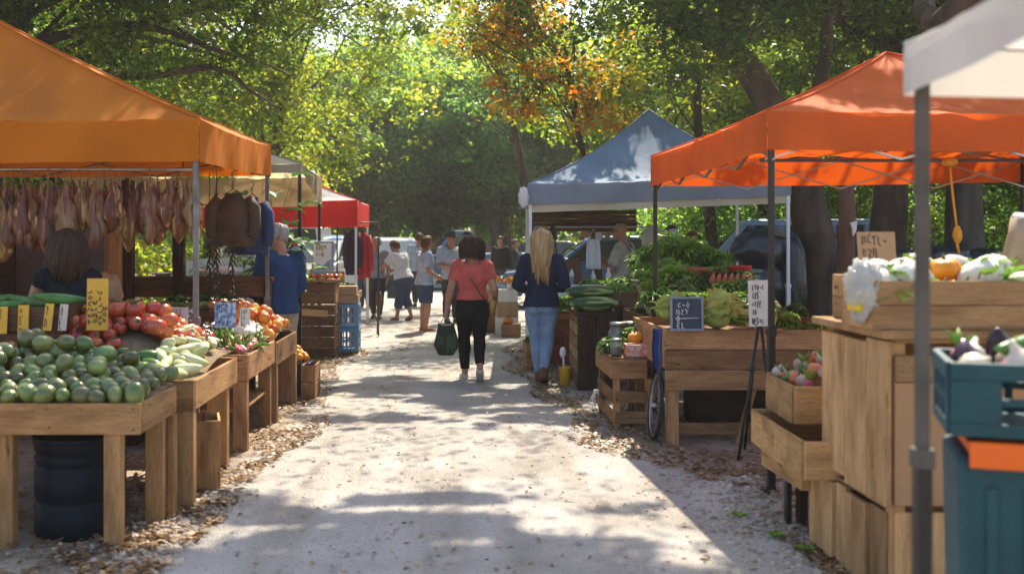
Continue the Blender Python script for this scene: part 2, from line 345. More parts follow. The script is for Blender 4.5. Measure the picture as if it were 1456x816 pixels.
def canopy(label, C, zb, zt, apex, roof, val, postm, group=None, sag=.12, skip=(), pw=.036, wave=.012, trussm=None, seed=1, truss=True, lowm=None, trim=None):
    """C: four corners (x,y) in order front-left, front-right, back-right, back-left"""
    rr = random.Random(seed)
    cx = sum(c[0] for c in C)/4; cy = sum(c[1] for c in C)/4
    root = thing('market_canopy', label, 'canopy', (cx, cy, 0), 0, group)
    A = Vector(apex); rmb = MB(); vmb = MB()
    for k in range(4):
        c0 = Vector((*C[k], zt[k])); c1 = Vector((*C[(k+1) % 4], zt[(k+1) % 4])); b0 = zb[k]; b1 = zb[(k+1) % 4]
        def P(u, t, c0=c0, c1=c1):
            e = c0.lerp(c1, u); p = e.lerp(A, t)
            w = 4*u*(1-u); p.z -= sag*4*t*(1-t)*(.45+.55*w)+.025*w*(1-t)**2
            n = mnoise.noise(p*1.9+Vector((seed, 0, 0)))*.05*w*(1-t)+.007*math.sin(p.x*19+p.y*23+seed+3*t)*(1-t)**2*w+mnoise.noise(Vector((u*14, t*2.2, seed)))*.012*w
            p.z += n; return p
        rmb.grid(P, 56, 18)
        d = (c1-c0).normalized(); nrm = Vector((d.y, -d.x, 0))
        def V(u, t, c0=c0, c1=c1, b0=b0, b1=b1, nrm=nrm):
            e = c0.lerp(c1, u); e.z -= .025*4*u*(1-u); zbt = lerp(b0, b1, u)-.012*math.sin(u*PI)
            w = min(1, 8*min(u, 1-u))
            p = Vector((e.x, e.y, lerp(e.z, zbt, t)))
            return p+nrm*(w*t*(wave*math.sin(u*23+seed+k)+wave*.7*math.sin(u*9+2*k))+.004)
        vmb.grid(V, 40, 6)
    rmb.build('roof', roof, root, world=True); vo = vmb.build('valance', val, root, world=True)
    m = MB()
    for k in range(4):
        c0 = Vector((*C[k], zt[k])); m.tube([(lambda p: p+Vector((0, 0, .004-sag*4*t*(1-t)*.45)))(c0.lerp(A, t)) for t in [i/12 for i in range(13)]], .009, 6)
    m.build('hip_seams', val, root, world=True)
    if trim:
        m = MB(); c0, c1 = C[0], C[1]
        m.grid(lambda u, v: (lerp(c0[0], c1[0], u), lerp(c0[1], c1[1], u)+.03+.008*math.sin(u*31), lerp(zb[0], zb[1], u)+.03-.13*v), 40, 3); m.build('valance_trim', trim, root, world=True)
    for k in range(4):
        if k in skip: continue
        x, y = C[k]; sx = 1 if x < cx else -1; sy = 1 if y < cy else -1
        x += sx*.03; y += sy*.03; top = zt[k]-.02
        m = MB(); m.box((x, y, top/2+.35), (pw, pw, top-.7)); m.box((x, y, 1.0), (pw*1.6, pw*1.6, .05))
        leg = m.build('leg', postm, root, world=True, bevel=.003)
        m = MB(); m.box((x, y, .49), (pw*1.28, pw*1.28, .97)); m.build('lower_leg', lowm or postm, leg, world=True, bevel=.003)
        m = MB(); m.box((x, y, .01), (.11, .11, .012)); m.box((x, y, .03), (pw*1.5, pw*1.5, .03)); m.build('foot', postm, leg, world=True)
    tm = trussm or postm
    if not truss: return root
    m = MB()
    for k in range(4):
        c0 = Vector((*C[k], zt[k]-.05)); c1 = Vector((*C[(k+1) % 4], zt[(k+1) % 4]-.05)); ins = (Vector((cx, cy, 0))-Vector(((c0.x+c1.x)/2, (c0.y+c1.y)/2, 0))).normalized()*.035
        c0 += ins; c1 += ins; n = 4; lo = Vector((0, 0, -.25))
        for i in range(n):
            a, b = c0.lerp(c1, i/n), c0.lerp(c1, (i+1)/n)
            m.beam(a, b+lo, .02, .012); m.beam(a+lo+ins*.5, b+ins*.5, .02, .012)
    m.build('truss', tm, root, world=True)
    m = MB(); m.tube([(A.x, A.y, A.z-.03), (A.x, A.y, A.z-.75)], .02, 8)
    for k in range(4): m.tube([Vector((*C[k], zt[k]-.06)).lerp(Vector((A.x, A.y, zt[k]-.06)), .02), Vector((A.x, A.y, A.z-.7)).lerp(Vector((*C[k], zt[k])), .45), (A.x, A.y, A.z-.08)], .012, 6)
    m.build('ridge_frame', tm, root, world=True)
    return root
canopy('amber orange canopy over the hanging hams and the avocado tables', [(-6.2, 7.2), (-1.765, 7.2), (-1.75, 10.0), (-6.2, 10.0)], (2.12, 2.12, 2.2, 2.2), (2.42, 2.42, 2.49, 2.49), (-4.0, 8.5, 3.52), AMBER, AMBER, POSTM, sag=.10, trussm=GREYP, wave=.02, seed=2)
canopy('vivid red orange canopy on black posts over the lettuce table', [(1.955, 6.3), (5.3, 6.3), (5.2, 9.27), (1.82, 9.27)], (2.12, 2.12, 2.10, 2.06), (2.363, 2.363, 2.34, 2.327), (3.30, 7.75, 2.985), ORANGE, ORANGE, BLACKM, sag=.10, seed=5, wave=.01, trussm=METAL, pw=.034)
canopy('blue peaked canopy on white posts behind the heap of greens', [(.99, 13.0), (4.33, 13.0), (4.62, 16.4), (1.2, 16.4)], (2.03, 2.15, 2.2, 2.1), (2.30, 2.40, 2.45, 2.35), (2.85, 14.7, 3.46), BLUE, BLUEV, WHITEM, sag=.26, seed=8, wave=.015, pw=.04, trim=CREAM)
canopy('cream canopy with tan valance behind the amber one', [(-4.5, 11.6), (-1.68, 11.6), (-1.78, 14.2), (-4.5, 14.2)], (2.34, 2.34, 2.05, 2.05), (2.44, 2.44, 2.46, 2.46), (-3.1, 12.9, 3.05), CREAM, TAN, BLACKM, sag=.1, seed=11, wave=.01, truss=False)
canopy('bright red canopy with pale roof past the cream one', [(-4.4, 16.6), (-1.50, 16.6), (-1.55, 19.6), (-4.4, 19.6)], (1.81, 1.81, 1.85, 1.85), (2.24, 2.24, 2.26, 2.26), (-2.95, 18.1, 2.95), WHITEC, RED, WHITEM, sag=.16, seed=14, wave=.01)
canopy('greyish white canopy on a grey post above the teal crate', [(.72, -.35), (4.2, -.35), (4.2, 2.72), (1.178, 2.65)], (1.93, 1.93, 1.93, 1.93), (2.055, 2.055, 2.055, 2.055), (2.7, 1.15, 2.75), WHITEC, WHITEC, GREYP, sag=.06, seed=17, wave=.008, pw=.030, skip=(0, 1), truss=False, lowm=BLACKM)
# ================================================================== display tables
def ptable(label, x0, x1, y0, y1, ztop, depth, legs, mat=WOOD, group=None, bed=None, apron=True, lw=.085, name='produce_table', shelf=None):
    """tray table: boards round the top, tilted bed, square legs. legs: list of (x,y,w,d)"""
    root = thing(name, label, 'table', ((x0+x1)/2, (y0+y1)/2, 0), 0, group)
    t = .026; zb = ztop-depth
    m = MB(); m.box(((x0+x1)/2, y0+t/2, (ztop+zb)/2), (x1-x0, t, depth))
    for i in range(int((x1-x0)/.42)+1):
        for dz in (-.3, .28): m.lathe([(.0001, -.004), (.0045, -.003), (.0045, .004), (.0001, .004)], c=(x1-.045-i*.42+U(-.012, .012), y0-.0005, (ztop+zb)/2+dz*depth+U(-.008, .008)), n=8, Mx=Matrix.Rotation(PI/2, 3, 'X'), mat=1, cap=False)
    m.build('front_board', [mat, NAILM], root, world=True)
    m = MB(); m.box((x1-t/2, (y0+y1)/2+.01, (ztop+zb)/2-.003), (t, y1-y0-2*t-.02, depth-.006)); m.build('side_board', mat, root, world=True, bevel=.004)
    m = MB(); m.box((x0+t/2, (y0+y1)/2+.01, (ztop+zb)/2-.003), (t, y1-y0-2*t-.02, depth-.006)); m.build('side_board', mat, root, world=True, bevel=.004)
    m = MB(); m.box(((x0+x1)/2, y1-t/2, (ztop+zb)/2), (x1-x0, t, depth)); m.build('back_board', mat, root, world=True, bevel=.004)
    m = MB(); n = max(2, int((y1-y0)/.13)); w = (y1-y0-2*t)/n
    for i in range(n): m.box(((x0+x1)/2, y0+t+w*(i+.5), zb+.03), (x1-x0-2*t-.004, w-.006, .018))
    m.build('bed_slats', mat, root, world=True)
    for (lx, ly, wx, wy) in legs:
        m = MB(); m.box((lx, ly, (zb-.004)/2), (wx, wy, zb-.004)); m.build('leg', mat, root, world=True, bevel=.005)
    if shelf:
        m = MB(); m.box(((x0+x1)/2, (y0+y1)/2, shelf), (x1-x0-.1, y1-y0-.1, .022)); m.build('shelf', mat, root, world=True, bevel=.004)
    return root
ptable('pale wooden tray table heaped with avocados, with a dark barrel beneath', -2.95, -1.565, 5.17, 5.86, .737, .155,
       [(-1.715, 5.23, .088, .07), (-2.262, 5.23, .085, .07), (-1.64, 5.70, .10, .06), (-2.7, 5.72, .09, .07), (-1.575-.0, 5.80, .045, .07), (-2.15, 5.76, .09, .06)])
ptable('pale wooden tray table of tomatoes and green squash behind the avocados', -2.95, -1.485, 5.93, 7.14, .752, .175,
       [(-1.575, 5.99, .165, .075), (-1.60, 7.06, .14, .08), (-2.7, 6.0, .1, .08), (-2.7, 7.06, .1, .08), (-1.95, 7.06, .08, .06)])
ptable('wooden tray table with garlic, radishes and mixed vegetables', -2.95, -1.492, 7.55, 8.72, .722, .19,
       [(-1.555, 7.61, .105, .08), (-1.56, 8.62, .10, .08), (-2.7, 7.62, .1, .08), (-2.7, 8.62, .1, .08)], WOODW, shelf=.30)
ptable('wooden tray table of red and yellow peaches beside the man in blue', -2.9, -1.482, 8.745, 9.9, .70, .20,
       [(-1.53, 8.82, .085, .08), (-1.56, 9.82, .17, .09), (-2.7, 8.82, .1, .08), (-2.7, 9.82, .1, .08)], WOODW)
# loose crate frame standing under the second table
def crate(label, c, d, rz=0., mat=WOODB, slats=2, name='wooden_crate', cat='crate', group=None, gap=.012, vert=False, bottom=True, tilt=0.):
    """open slatted crate; c = centre of its base"""
    root = thing(name, label, cat, c, rz, group)
    if tilt: root.rotation_euler = (tilt, 0, rz)
    x, y, z = d; t = .016; hs = (z-gap*(slats-1))/slats
    for nm, sx, sy in (('front_panel', 0, -1), ('back_panel', 0, 1), ('side_panel', -1, 0), ('side_panel', 1, 0)):
        m = MB(); ln = x if sx == 0 else y-2*t-.003
        if vert:
            n = max(2, int(ln/.16)); w = ln/n
            for i in range(n):
                q = -ln/2+w*(i+.5); hh = z-U(0, .012)
                m.box((q if sx == 0 else sx*(x/2-t/2), q if sy == 0 else sy*(y/2-t/2), hh/2), ((w-.006, t, hh) if sx == 0 else (t, w-.006, hh)))
        else:
            for i in range(slats):
                zc = hs/2+i*(hs+gap)
                m.box((0, sy*(y/2-t/2), zc) if sx == 0 else (sx*(x/2-t/2), 0, zc), ((ln, t, hs) if sx == 0 else (t, ln, hs)))
        m.build(nm, mat, root, bevel=.003)
    for sx in (-1, 1):
        for sy in (-1, 1): m = MB(); m.box((sx*(x/2-t-.012), sy*(y/2-t-.012), z/2-.005), (.022, .022, z-.012)); m.build('corner_post', mat, root)
    if bottom:
        m = MB()
        for i in range(3): m.box((0, (i-1)*y/3.1, .012), (x-2*t-.01, y/3.4, .012))
        m.build('bottom_slats', mat, root)
    return root
crate('upright pale crate standing on its end under the tomato table', (-1.62, 6.52, 0), (.30, .34, .44), .25, WOOD, slats=1, vert=False)
# barrel
bl = thing('barrel', 'dark blue black ribbed barrel under the avocado table', 'barrel', (-1.99, 5.52, 0))
BARM = M('barrel_plastic', (.006, .008, .013), .55, (.010, .013, .02), 6, bump=.15, bscale=20, spec=.15)
m = MB(); m.lathe([(.0, .002), (.225, .002), (.235, .02), (.235, .17), (.226, .18), (.226, .2), (.235, .21), (.235, .36), (.226, .37), (.226, .385), (.236, .395), (.236, .42), (.228, .43), (.228, .445), (.236, .455), (.236, .50)], n=40, cap=False); m.build('body', BARM, bl)
m = MB(); m.lathe([(.236, .50), (.245, .503), (.247, .525), (.24, .532), (.22, .532), (.215, .515), (.05, .512), (0, .512)], n=40, cap=False); m.build('lid', BARM, bl)
# ================================================================== produce prototypes
def fruit(name, prof, mat, n=14, wob=None, sx=1., sy=1., horiz=False):
    m = MB(); Mx = Matrix.Rotation(PI/2, 3, 'Y') if horiz else None
    m.lathe(prof, n=n, wob=wob, sx=sx, sy=sy, Mx=Mx, cap=False); o = m.build(name, mat); return o
def eprof(rx, rz, k=10, pw=1., shift=0.):
    out = []
    for i in range(k+1):
        th = PI*i/k; out.append((max(1e-4, rx*math.sin(th)**pw*(1+shift*math.cos(th))), -rz*math.cos(th)))
    return out
AVOM = M('avocado_skin', (.075, .105, .018), .28, (.23, .255, .06), 6, bump=.35, bscale=50, rnd=.9, spec=.6, contrast=(.38, .72), detail=8, coat=.25)
TOMM = M('tomato_skin', (.42, .032, .015), .25, (.52, .13, .035), 4, rnd=.45, spec=.5, coat=.3)
CUCM = M('cucumber_skin', (.03, .10, .015), .35, (.09, .19, .04), 9, stretch=(1, 1, 1), rnd=.5, bump=.2, bscale=30)
SQM = M('pale_squash_skin', (.42, .46, .16), .4, (.62, .60, .36), 6, rnd=.4)
PEACHM = M('peach_skin', (.74, .36, .05), .45, (.62, .12, .03), 9, rnd=.5, contrast=(.4, .62))
GARM = M('garlic_skin', (.78, .74, .66), .6, (.64, .56, .50), 8, rnd=.25, bump=.3, bscale=14)
RADM = M('radish_skin', (.52, .03, .06), .35, (.70, .30, .28), 8, rnd=.5)
ONIM = M('onion_skin', (.62, .56, .46), .4, (.42, .25, .12), 5, rnd=.5)
PUMPM = M('pumpkin_skin', (.80, .27, .015), .4, (.66, .18, .01), 4, rnd=.3)
STEMM = M('dry_stem', (.16, .12, .05), .8, (.09, .08, .03), 20)
CAULM = M('cauliflower_curd', (.80, .76, .64), .7, (.70, .64, .50), 14, bump=1.0, bscale=60)
EGGM = M('aubergine_skin', (.03, .01, .025), .2, rnd=.4)
MELM = M('striped_melon_skin', (.018, .060, .010), .3, (.30, .42, .13), 4.2, stretch=(.3, 5, 5), contrast=(.46, .60))
avo_ = (fruit('avocado', eprof(.047, .06, 12, .92, -.12), AVOM, 16, wob=lambda a, t: 1+.03*math.sin(3*a+t*4)))
m = MB(); m.tube([(0, 0, .056), (.001, 0, .066)], [.006, .005], 6); m.build('stem', STEMM, avo_); avo = Kind(avo_)
tmo = fruit('tomato', [(1e-4, -.044), (.02, -.044), (.042, -.034), (.054, -.012), (.055, .008), (.047, .03), (.028, .041), (.012, .040), (1e-4, .034)], TOMM, 16, wob=lambda a, t: 1+.05*math.cos(5*a))
m = MB()
for k in range(5):
    a = k*2*PI/5; m.tube([(0, 0, .037), (.012*math.cos(a), .012*math.sin(a), .044), (.028*math.cos(a), .028*math.sin(a), .043)], [.004, .005, .001], 5)
m.tube([(0, 0, .036), (.003, 0, .056)], .003, 5); m.build('calyx', LEAFK, tmo)
tom = Kind(tmo)
def bent(name, L_, r, mat, bend=.15, n=12, k=12, pw=.6, endm=None, smin=.25):
    m = MB(); pts = []; rad = []
    for i in range(k+1):
        t = i/k; pts.append(((t-.5)*L_, 0, bend*L_*(4*(t-.5)**2))); rad.append(r*max(smin*.2, (math.sin(PI*min(.985, max(.015, t))))**pw))
    m.tube(pts, rad, n); return m.build(name, mat)
cuc = Kind(bent('cucumber', .23, .027, CUCM, .06)); zuc = Kind(bent('courgette', .30, .036, CUCM, .05))
pep = Kind(bent('green_pepper', .17, .045, M('pepper_skin', (.035, .10, .012), .22, (.10, .19, .03), 5, rnd=.6, coat=.3), .06, pw=.5))
sqs = Kind(bent('pale_squash', .17, .036, SQM, .10, pw=.55)); egg = Kind(bent('aubergine', .2, .045, EGGM, .08, pw=.6))
pch = Kind(fruit('peach', [(1e-4, .036-.078), (.02, -.041), (.036, -.028), (.043, -.005), (.040, .018), (.026, .035), (.010, .036), (1e-4, .030)], PEACHM, 16, wob=lambda a, t: 1-.06*math.exp(-((a-PI)/.25)**2)))
m = MB(); m.lathe([(1e-4, 0), (.025, .0), (.042, .014), (.045, .028), (.034, .046), (.014, .06), (.008, .082), (.006, .09), (1e-4, .09)], n=24, wob=lambda a, t: 1+.07*abs(math.sin(4*a))*math.sin(PI*t), cap=False); gar = Kind(m.build('garlic_bulb', GARM))
rad_o = fruit('radish', [(1e-4, -.045), (.003, -.035), (.016, -.02), (.024, 0), (.02, .016), (.006, .023), (1e-4, .023)], RADM, 12)
m = MB()
for k in range(4):
    a = k*1.6; m.tube([(0, 0, .02), (.02*math.cos(a), .02*math.sin(a), .06), (.05*math.cos(a), .05*math.sin(a), .085)], [(.003, .002), (.012, .002), (.002, .001)], 6)
m.build('leaves', LEAFG, rad_o); rad = Kind(rad_o)
oni = Kind(fruit('onion', [(1e-4, -.04), (.02, -.038), (.04, -.02), (.046, .0), (.038, .022), (.016, .038), (.006, .055), (1e-4, .058)], ONIM, 16))
def pumpkin():
    o = fruit('pumpkin', [(1e-4, .02), (.05, .005), (.10, .02), (.13, .07), (.13, .11), (.10, .155), (.05, .17), (.02, .155), (1e-4, .15)], PUMPM, 40, wob=lambda a, t: 1-.10*abs(math.cos(5*a))**3)
    m = MB(); m.tube([(0, 0, .15), (.004, 0, .18), (.02, .005, .205)], [.022, .014, .017], 7); m.build('stem', STEMM, o); return o
pum = Kind(pumpkin())
def leaf_sheet(m, base, dirv, up, L_, W_, curl=.5, ruff=.12, mat=0, tint=0., nu=4, nv=5, seed=0):
    d = Vector(dirv).normalized(); u = Vector(up); s = d.cross(u).normalized(); u = s.cross(d)
    ph = seed*1.7
    def P(a, t):
        w = W_*math.sin(PI*min(.97, .1+.9*t))**.7*(a-.5)
        ang = curl*t*t; fwd = L_*(math.sin(min(ang, 3.))/max(ang, .01) if ang > .01 else 1)*t; dn = L_*t*math.sin(ang*.6)*.7
        z = ruff*L_*((abs(a-.5)*2)**2)*(math.sin(t*11+ph+a*3)+.4*math.sin(t*23+ph))+abs(a-.5)*.25*W_
        return Vector(base)+d*fwd+s*w+u*(z-dn)
    m.grid(P, nu, nv, mat, True, tint)
def bunch(name, mat, n, L_, W_, spread, ruff, curl, seed, heart=None, stalk=None):
    rr = random.Random(seed); m = MB()
    for i in range(n):
        t = i/n; a = i*2.4+rr.uniform(-.3, .3); tilt = spread*(.25+.75*t)+rr.uniform(-.12, .12)
        d = (math.sin(tilt)*math.cos(a), math.sin(tilt)*math.sin(a), math.cos(tilt))
        leaf_sheet(m, (d[0]*.02, d[1]*.02, .01), d, (-d[0]*1.2, -d[1]*1.2, .8), L_*rr.uniform(.75, 1.1), W_*rr.uniform(.8, 1.2), curl+rr.uniform(-.2, .3), ruff, 0, rr.uniform(-.5, .5), seed=i)
    o = m.build(name, mat)
    if heart:
        m = MB(); m.ball((0, 0, L_*.35), (L_*.4, L_*.4, L_*.38), 14, 10, wob=lambda d: 1+.08*mnoise.noise(d*5)); m.build('heart', heart, o)
    if stalk:
        m = MB()
        for i in range(7):
            a = i*.9; m.tube([(0, 0, .0), (.03*math.cos(a), .03*math.sin(a), L_*.55)], [.009, .006], 6)
        m.build('stalks', stalk, o)
    return o
KALEM = M('kale_green', (.13, .25, .06), .55, (.24, .37, .11), 16, trans=.3, tint=.5)
CHARD = M('chard_green', (.18, .35, .035), .45, (.33, .48, .08), 12, trans=.35, tint=.4)
STALKM = M('pale_stalk', (.62, .66, .42), .45)
let1 = Kind(bunch('leaf_lettuce', LEAFG, 70, .125, .07, 1.45, .26, .9, 1)); let2 = Kind(bunch('leaf_lettuce', CHARD, 64, .135, .065, 1.35, .28, 1.0, 2))
kal = Kind(bunch('kale_bunch', KALEM, 70, .14, .055, 1.45, .36, .9, 3, stalk=STALKM)); chd = Kind(bunch('chard_bunch', CHARD, 50, .18, .065, 1.1, .22, .9, 4, stalk=STALKM))
par = Kind(bunch('parsley_bunch', LEAFK, 40, .16, .07, 1.4, .3, .9, 5)); cab = Kind(bunch('pale_cabbage', LEAFY, 16, .17, .22, 1.1, .06, 1.3, 6, heart=LEAFY))
nap = Kind(bunch('napa_cabbage', LEAFY, 18, .27, .15, .75, .07, .8, 9, heart=LEAFY, stalk=STALKM))
cau = bunch('cauliflower', LEAFG, 9, .15, .14, 1.3, .08, .6, 7)
m = MB(); m.ball((0, 0, .07), (.088, .088, .066), 28, 18, wob=lambda d: 1+.10*abs(mnoise.noise(d*7))+.05*mnoise.noise(d*16)); m.build('curd', CAULM, cau); cau = Kind(cau)
melon = bent('striped_melon', .52, .085, MELM, .03, 18, 16, .5); mel = Kind(melon)
# ---- near table: avocados on a heap
bedm = MB()
def avz(x, y): # heap height above ground
    t = smooth((y-5.2)/.75); s = smooth((-1.56-x)/.75); return .735+.04*smooth((y-5.17)/.1)+.17*t*(.2+.8*s)
bedm.grid(lambda u, v: (lerp(-2.92, -1.6, u), lerp(5.2, 5.9, v), avz(lerp(-2.92, -1.6, u), lerp(5.2, 5.9, v))-.075), 12, 8)
tag(bedm.build('burlap_liner', M('burlap', (.25, .18, .10), .9, (.18, .12, .06), 30), solid=.01), 'brown burlap liner under the heap of avocados', 'liner')
row = 0; y = 5.235
while y < 5.9:
    x = -1.62-(row % 2)*.05
    while x > -2.75:
        z = avz(x, y)+U(-.012, .012)
        zone = 'front row' if row < 1 else ('second row' if row < 2 else ('middle rows' if row < 4 else 'back rows'))
        side = 'by the tray corner' if x > -1.95 else 'above the barrel'
        avo.put((x+U(-.012, .012), y+U(-.012, .012), z), (U(-1.2, 1.2), U(-1.2, 1.2), U(0, 6)), (lambda s: (s*U(.9, 1.1), s*U(.9, 1.1), s*U(.86, 1.18)))(U(.76, 1.06)), f'green avocado in the {zone} of the heap {side}', f'avocados in the {zone} {side}', 'avocado')
        x -= .090
    y += .079; row += 1
for i in range(16):
    x = U(-2.5, -1.75); y = U(5.45, 5.85); avo.put((x, y, avz(x, y)+.075), (U(-2, 2), U(-2, 2), U(0, 6)), U(.9, 1.1), 'green avocado lying loose on top of the heap', 'avocados on top of the heap', 'avocado')
# ---- second table: tomatoes, peppers, squash
def heap(kind, x0, x1, y0, y1, zf, step, label, group, cat, jit=.015, rot=(6, 6, 6), sc_=(.85, 1.12), n=None):
    y = y0; r = 0
    while y <= y1:
        x = x0+(r % 2)*step/2
        while x <= x1:
            a = x+U(-jit, jit); b = y+U(-jit, jit)
            kind.put((a, b, zf(a, b)), (U(-rot[0], rot[0]), U(-rot[1], rot[1]), U(-rot[2], rot[2])), U(*sc_), label, group, cat); x += step
        y += step*.85; r += 1
def tz(x, y): return .76+.27*smooth((y-6.05)/.7)*(.35+.65*smooth((-1.55-x)/.5))
bedm = MB(); bedm.grid(lambda u, v: (lerp(-2.92, -1.52, u), lerp(5.96, 7.1, v), tz(lerp(-2.92, -1.52, u), lerp(5.96, 7.1, v))-.06), 12, 8)
tag(bedm.build('burlap_liner', MATS['burlap'], solid=.01), 'brown burlap liner under the tomatoes and squash', 'liner')
heap(tom, -2.85, -2.1, 6.42, 6.6, tz, .105, 'ripe red tomato at the front edge of the tomato pile', 'tomatoes at the front of the pile', 'tomato', rot=(.9, .9, 6), sc_=(.75, 1.1))
heap(tom, -2.62, -1.68, 6.62, 7.05, lambda x, y: tz(x, y)+.02, .098, 'ripe red tomato in the pile behind the avocados', 'tomatoes in the main pile', 'tomato', rot=(.9, .9, 6), sc_=(.8, 1.15))
for i in range(12): x = U(-2.4, -1.8); y = U(6.5, 6.9); tom.put((x, y, tz(x, y)+.09), (U(-.6, .6), U(-.6, .6), U(0, 6)), U(.9, 1.25), 'glossy red tomato resting on top of the tomato pile', 'tomatoes on top of the pile', 'tomato')
heap(pep, -2.3, -1.8, 6.02, 6.38, lambda x, y: tz(x, y)+.02, .12, 'dark green pepper between the avocados and the tomatoes', 'green peppers between avocados and tomatoes', 'pepper', rot=(.4, .4, 6))
heap(sqs, -1.80, -1.56, 6.0, 7.0, lambda x, y: tz(x, y)+.015, .1, 'pale green striped squash by the right end of the tomato table', 'pale squash on the tomato table', 'squash', rot=(.4, .4, 6))
# ---- third and fourth tables
fz = lambda x, y: .745+.10*smooth((y-7.6)/.9)*(.5+.5*smooth((-1.5-x)/.5))
for x0, x1, zf in ((7.58, 8.69, fz), (8.77, 9.87, None)):
    pass
bedm = MB(); bedm.grid(lambda u, v: (lerp(-2.92, -1.53, u), lerp(7.58, 8.69, v), fz(lerp(-2.92, -1.53, u), lerp(7.58, 8.69, v))-.045), 8, 8); tag(bedm.build('burlap_liner', MATS['burlap'], solid=.01), 'brown burlap liner under the radishes and garlic', 'liner')
heap(rad, -1.95, -1.54, 7.62, 8.2, fz, .062, 'red and white radish in the tray before the garlic', 'radishes in the third tray', 'radish', rot=(2, 2, 6), sc_=(.9, 1.5))
heap(cuc, -2.5, -2.02, 7.7, 8.3, fz, .11, 'small green cucumber beside the radishes', 'cucumbers beside the radishes', 'cucumber', rot=(.2, .2, 3), sc_=(.6, .85))
heap(gar, -1.72, -1.56, 8.26, 8.62, lambda x, y: fz(x, y)-.02, .085, 'white garlic bulb at the end of the third tray', 'garlic bulbs in the third tray', 'garlic', rot=(.5, .5, 6), sc_=(1.1, 1.7))
heap(egg, -2.1, -1.8, 8.35, 8.6, fz, .12, 'dark aubergine lying behind the garlic', 'aubergines behind the garlic', 'aubergine', rot=(.2, .2, 3))
pz = lambda x, y: .72+.18*math.exp(-(((x+1.78)/.3)**2+((y-9.3)/.5)**2))
bedm = MB(); bedm.grid(lambda u, v: (lerp(-2.86, -1.52, u), lerp(8.78, 9.86, v), pz(lerp(-2.86, -1.52, u), lerp(8.78, 9.86, v))-.045), 10, 8); tag(bedm.build('burlap_liner', MATS['burlap'], solid=.01), 'brown burlap liner under the peach heap', 'liner')
heap(pch, -2.15, -1.53, 8.82, 9.7, pz, .098, 'red and yellow peach in the heap by the blue shirt', 'peaches in the heap', 'peach', rot=(1, 1, 6), sc_=(1.0, 1.3))
for i in range(14): x = U(-1.95, -1.62); y = U(8.95, 9.5); pch.put((x, y, pz(x, y)+.08), (U(-1, 1), U(-1, 1), U(0, 6)), U(1.05, 1.3), 'yellow peach on the crest of the peach heap', 'peaches on the crest of the heap', 'peach')
# ---- raised cucumber crate with price tags, behind avocados on the far left
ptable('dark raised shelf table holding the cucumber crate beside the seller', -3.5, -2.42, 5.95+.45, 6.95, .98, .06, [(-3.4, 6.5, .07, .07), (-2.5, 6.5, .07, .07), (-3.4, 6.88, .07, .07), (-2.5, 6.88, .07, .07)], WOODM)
crate('brown wooden crate of cucumbers with yellow price tags on its front', (-2.86, 6.62, .985), (.86, .36, .16), 0, WOODM, slats=1)
heap(cuc, -3.2, -2.5, 6.5, 6.76, lambda x, y: 1.15+U(0, .03), .1, 'dark green cucumber lying in the brown tagged crate', 'cucumbers in the tagged crate', 'cucumber', rot=(.15, .3, .5), sc_=(.95, 1.2))
zuc.put((-2.47, 6.5, 1.19), (0, .1, .3), 1.05, 'fat green courgette at the end of the tagged crate', None, 'courgette')
def price_tag(label, c, w, h, rz=0., tilt=0., mat=YPAPER, ink=INK, rows=(.9, .7), cols=4, stick=0., name='price_tag', cat='price tag', group=None, sd=1, vert=False, r=.0025, t=.006, down=0.):
    root = thing(name, label, cat, c, rz, group); root.rotation_euler = (tilt, 0, rz)
    m = MB(); m.box((0, 0, stick+h/2), (w, t, h)); m.build('card', mat, root, bevel=.0015)
    m = MB(); sm = MB(); scrib(m, w if not vert else h, h if not vert else w, rows, 0, r, -t/2-.001, cols, sd=sd)
    if vert: m.v = [(-(v[2]-w/2), v[1], v[0]+h/2) for v in m.v]
    if stick: m.v = [(v[0], v[1], v[2]+stick) for v in m.v]
    m.build('writing', ink, root)
    if down:
        m = MB(); m.box((0, t/2+.006, (h*.6-down)/2), (.014, .01, h*.6+down)); m.build('stick', WOODW, root)
    if stick:
        m = MB(); m.box((0, t/2+.006, stick/2+h*.3), (.016, .01, stick+h*.6)); m.build('stick', WOODW, root)
    return root
price_tag('broad yellow price tag on the front of the cucumber crate', (-2.83, 6.405, .98), .115, .17, 0, -.1, sd=3)
price_tag('narrow yellow price tag beside the broad one on the cucumber crate', (-2.67, 6.40, .97), .065, .19, .1, -.1, rows=(.9, .5, .8), cols=2, sd=4)
price_tag('slim yellow tag leaning on the right part of the cucumber crate', (-2.52, 6.40, 1.0), .06, .17, -.2, -.2, rows=(.9, .5), cols=2, sd=5)
price_tag('pale yellow tag at the right corner of the cucumber crate', (-2.43, 6.41, 1.0), .06, .165, -.3, -.15, mat=PPAPER, rows=(.6, .5), cols=2, sd=6)
price_tag('tall yellow handwritten price sign standing among the tomatoes', (-2.215, 6.42, .80), .135, .325, -.03, -.03, rows=(.95, .6, .9, .5), cols=7, stick=.2, sd=9, vert=True, name='price_sign', cat='sign', r=.0035)
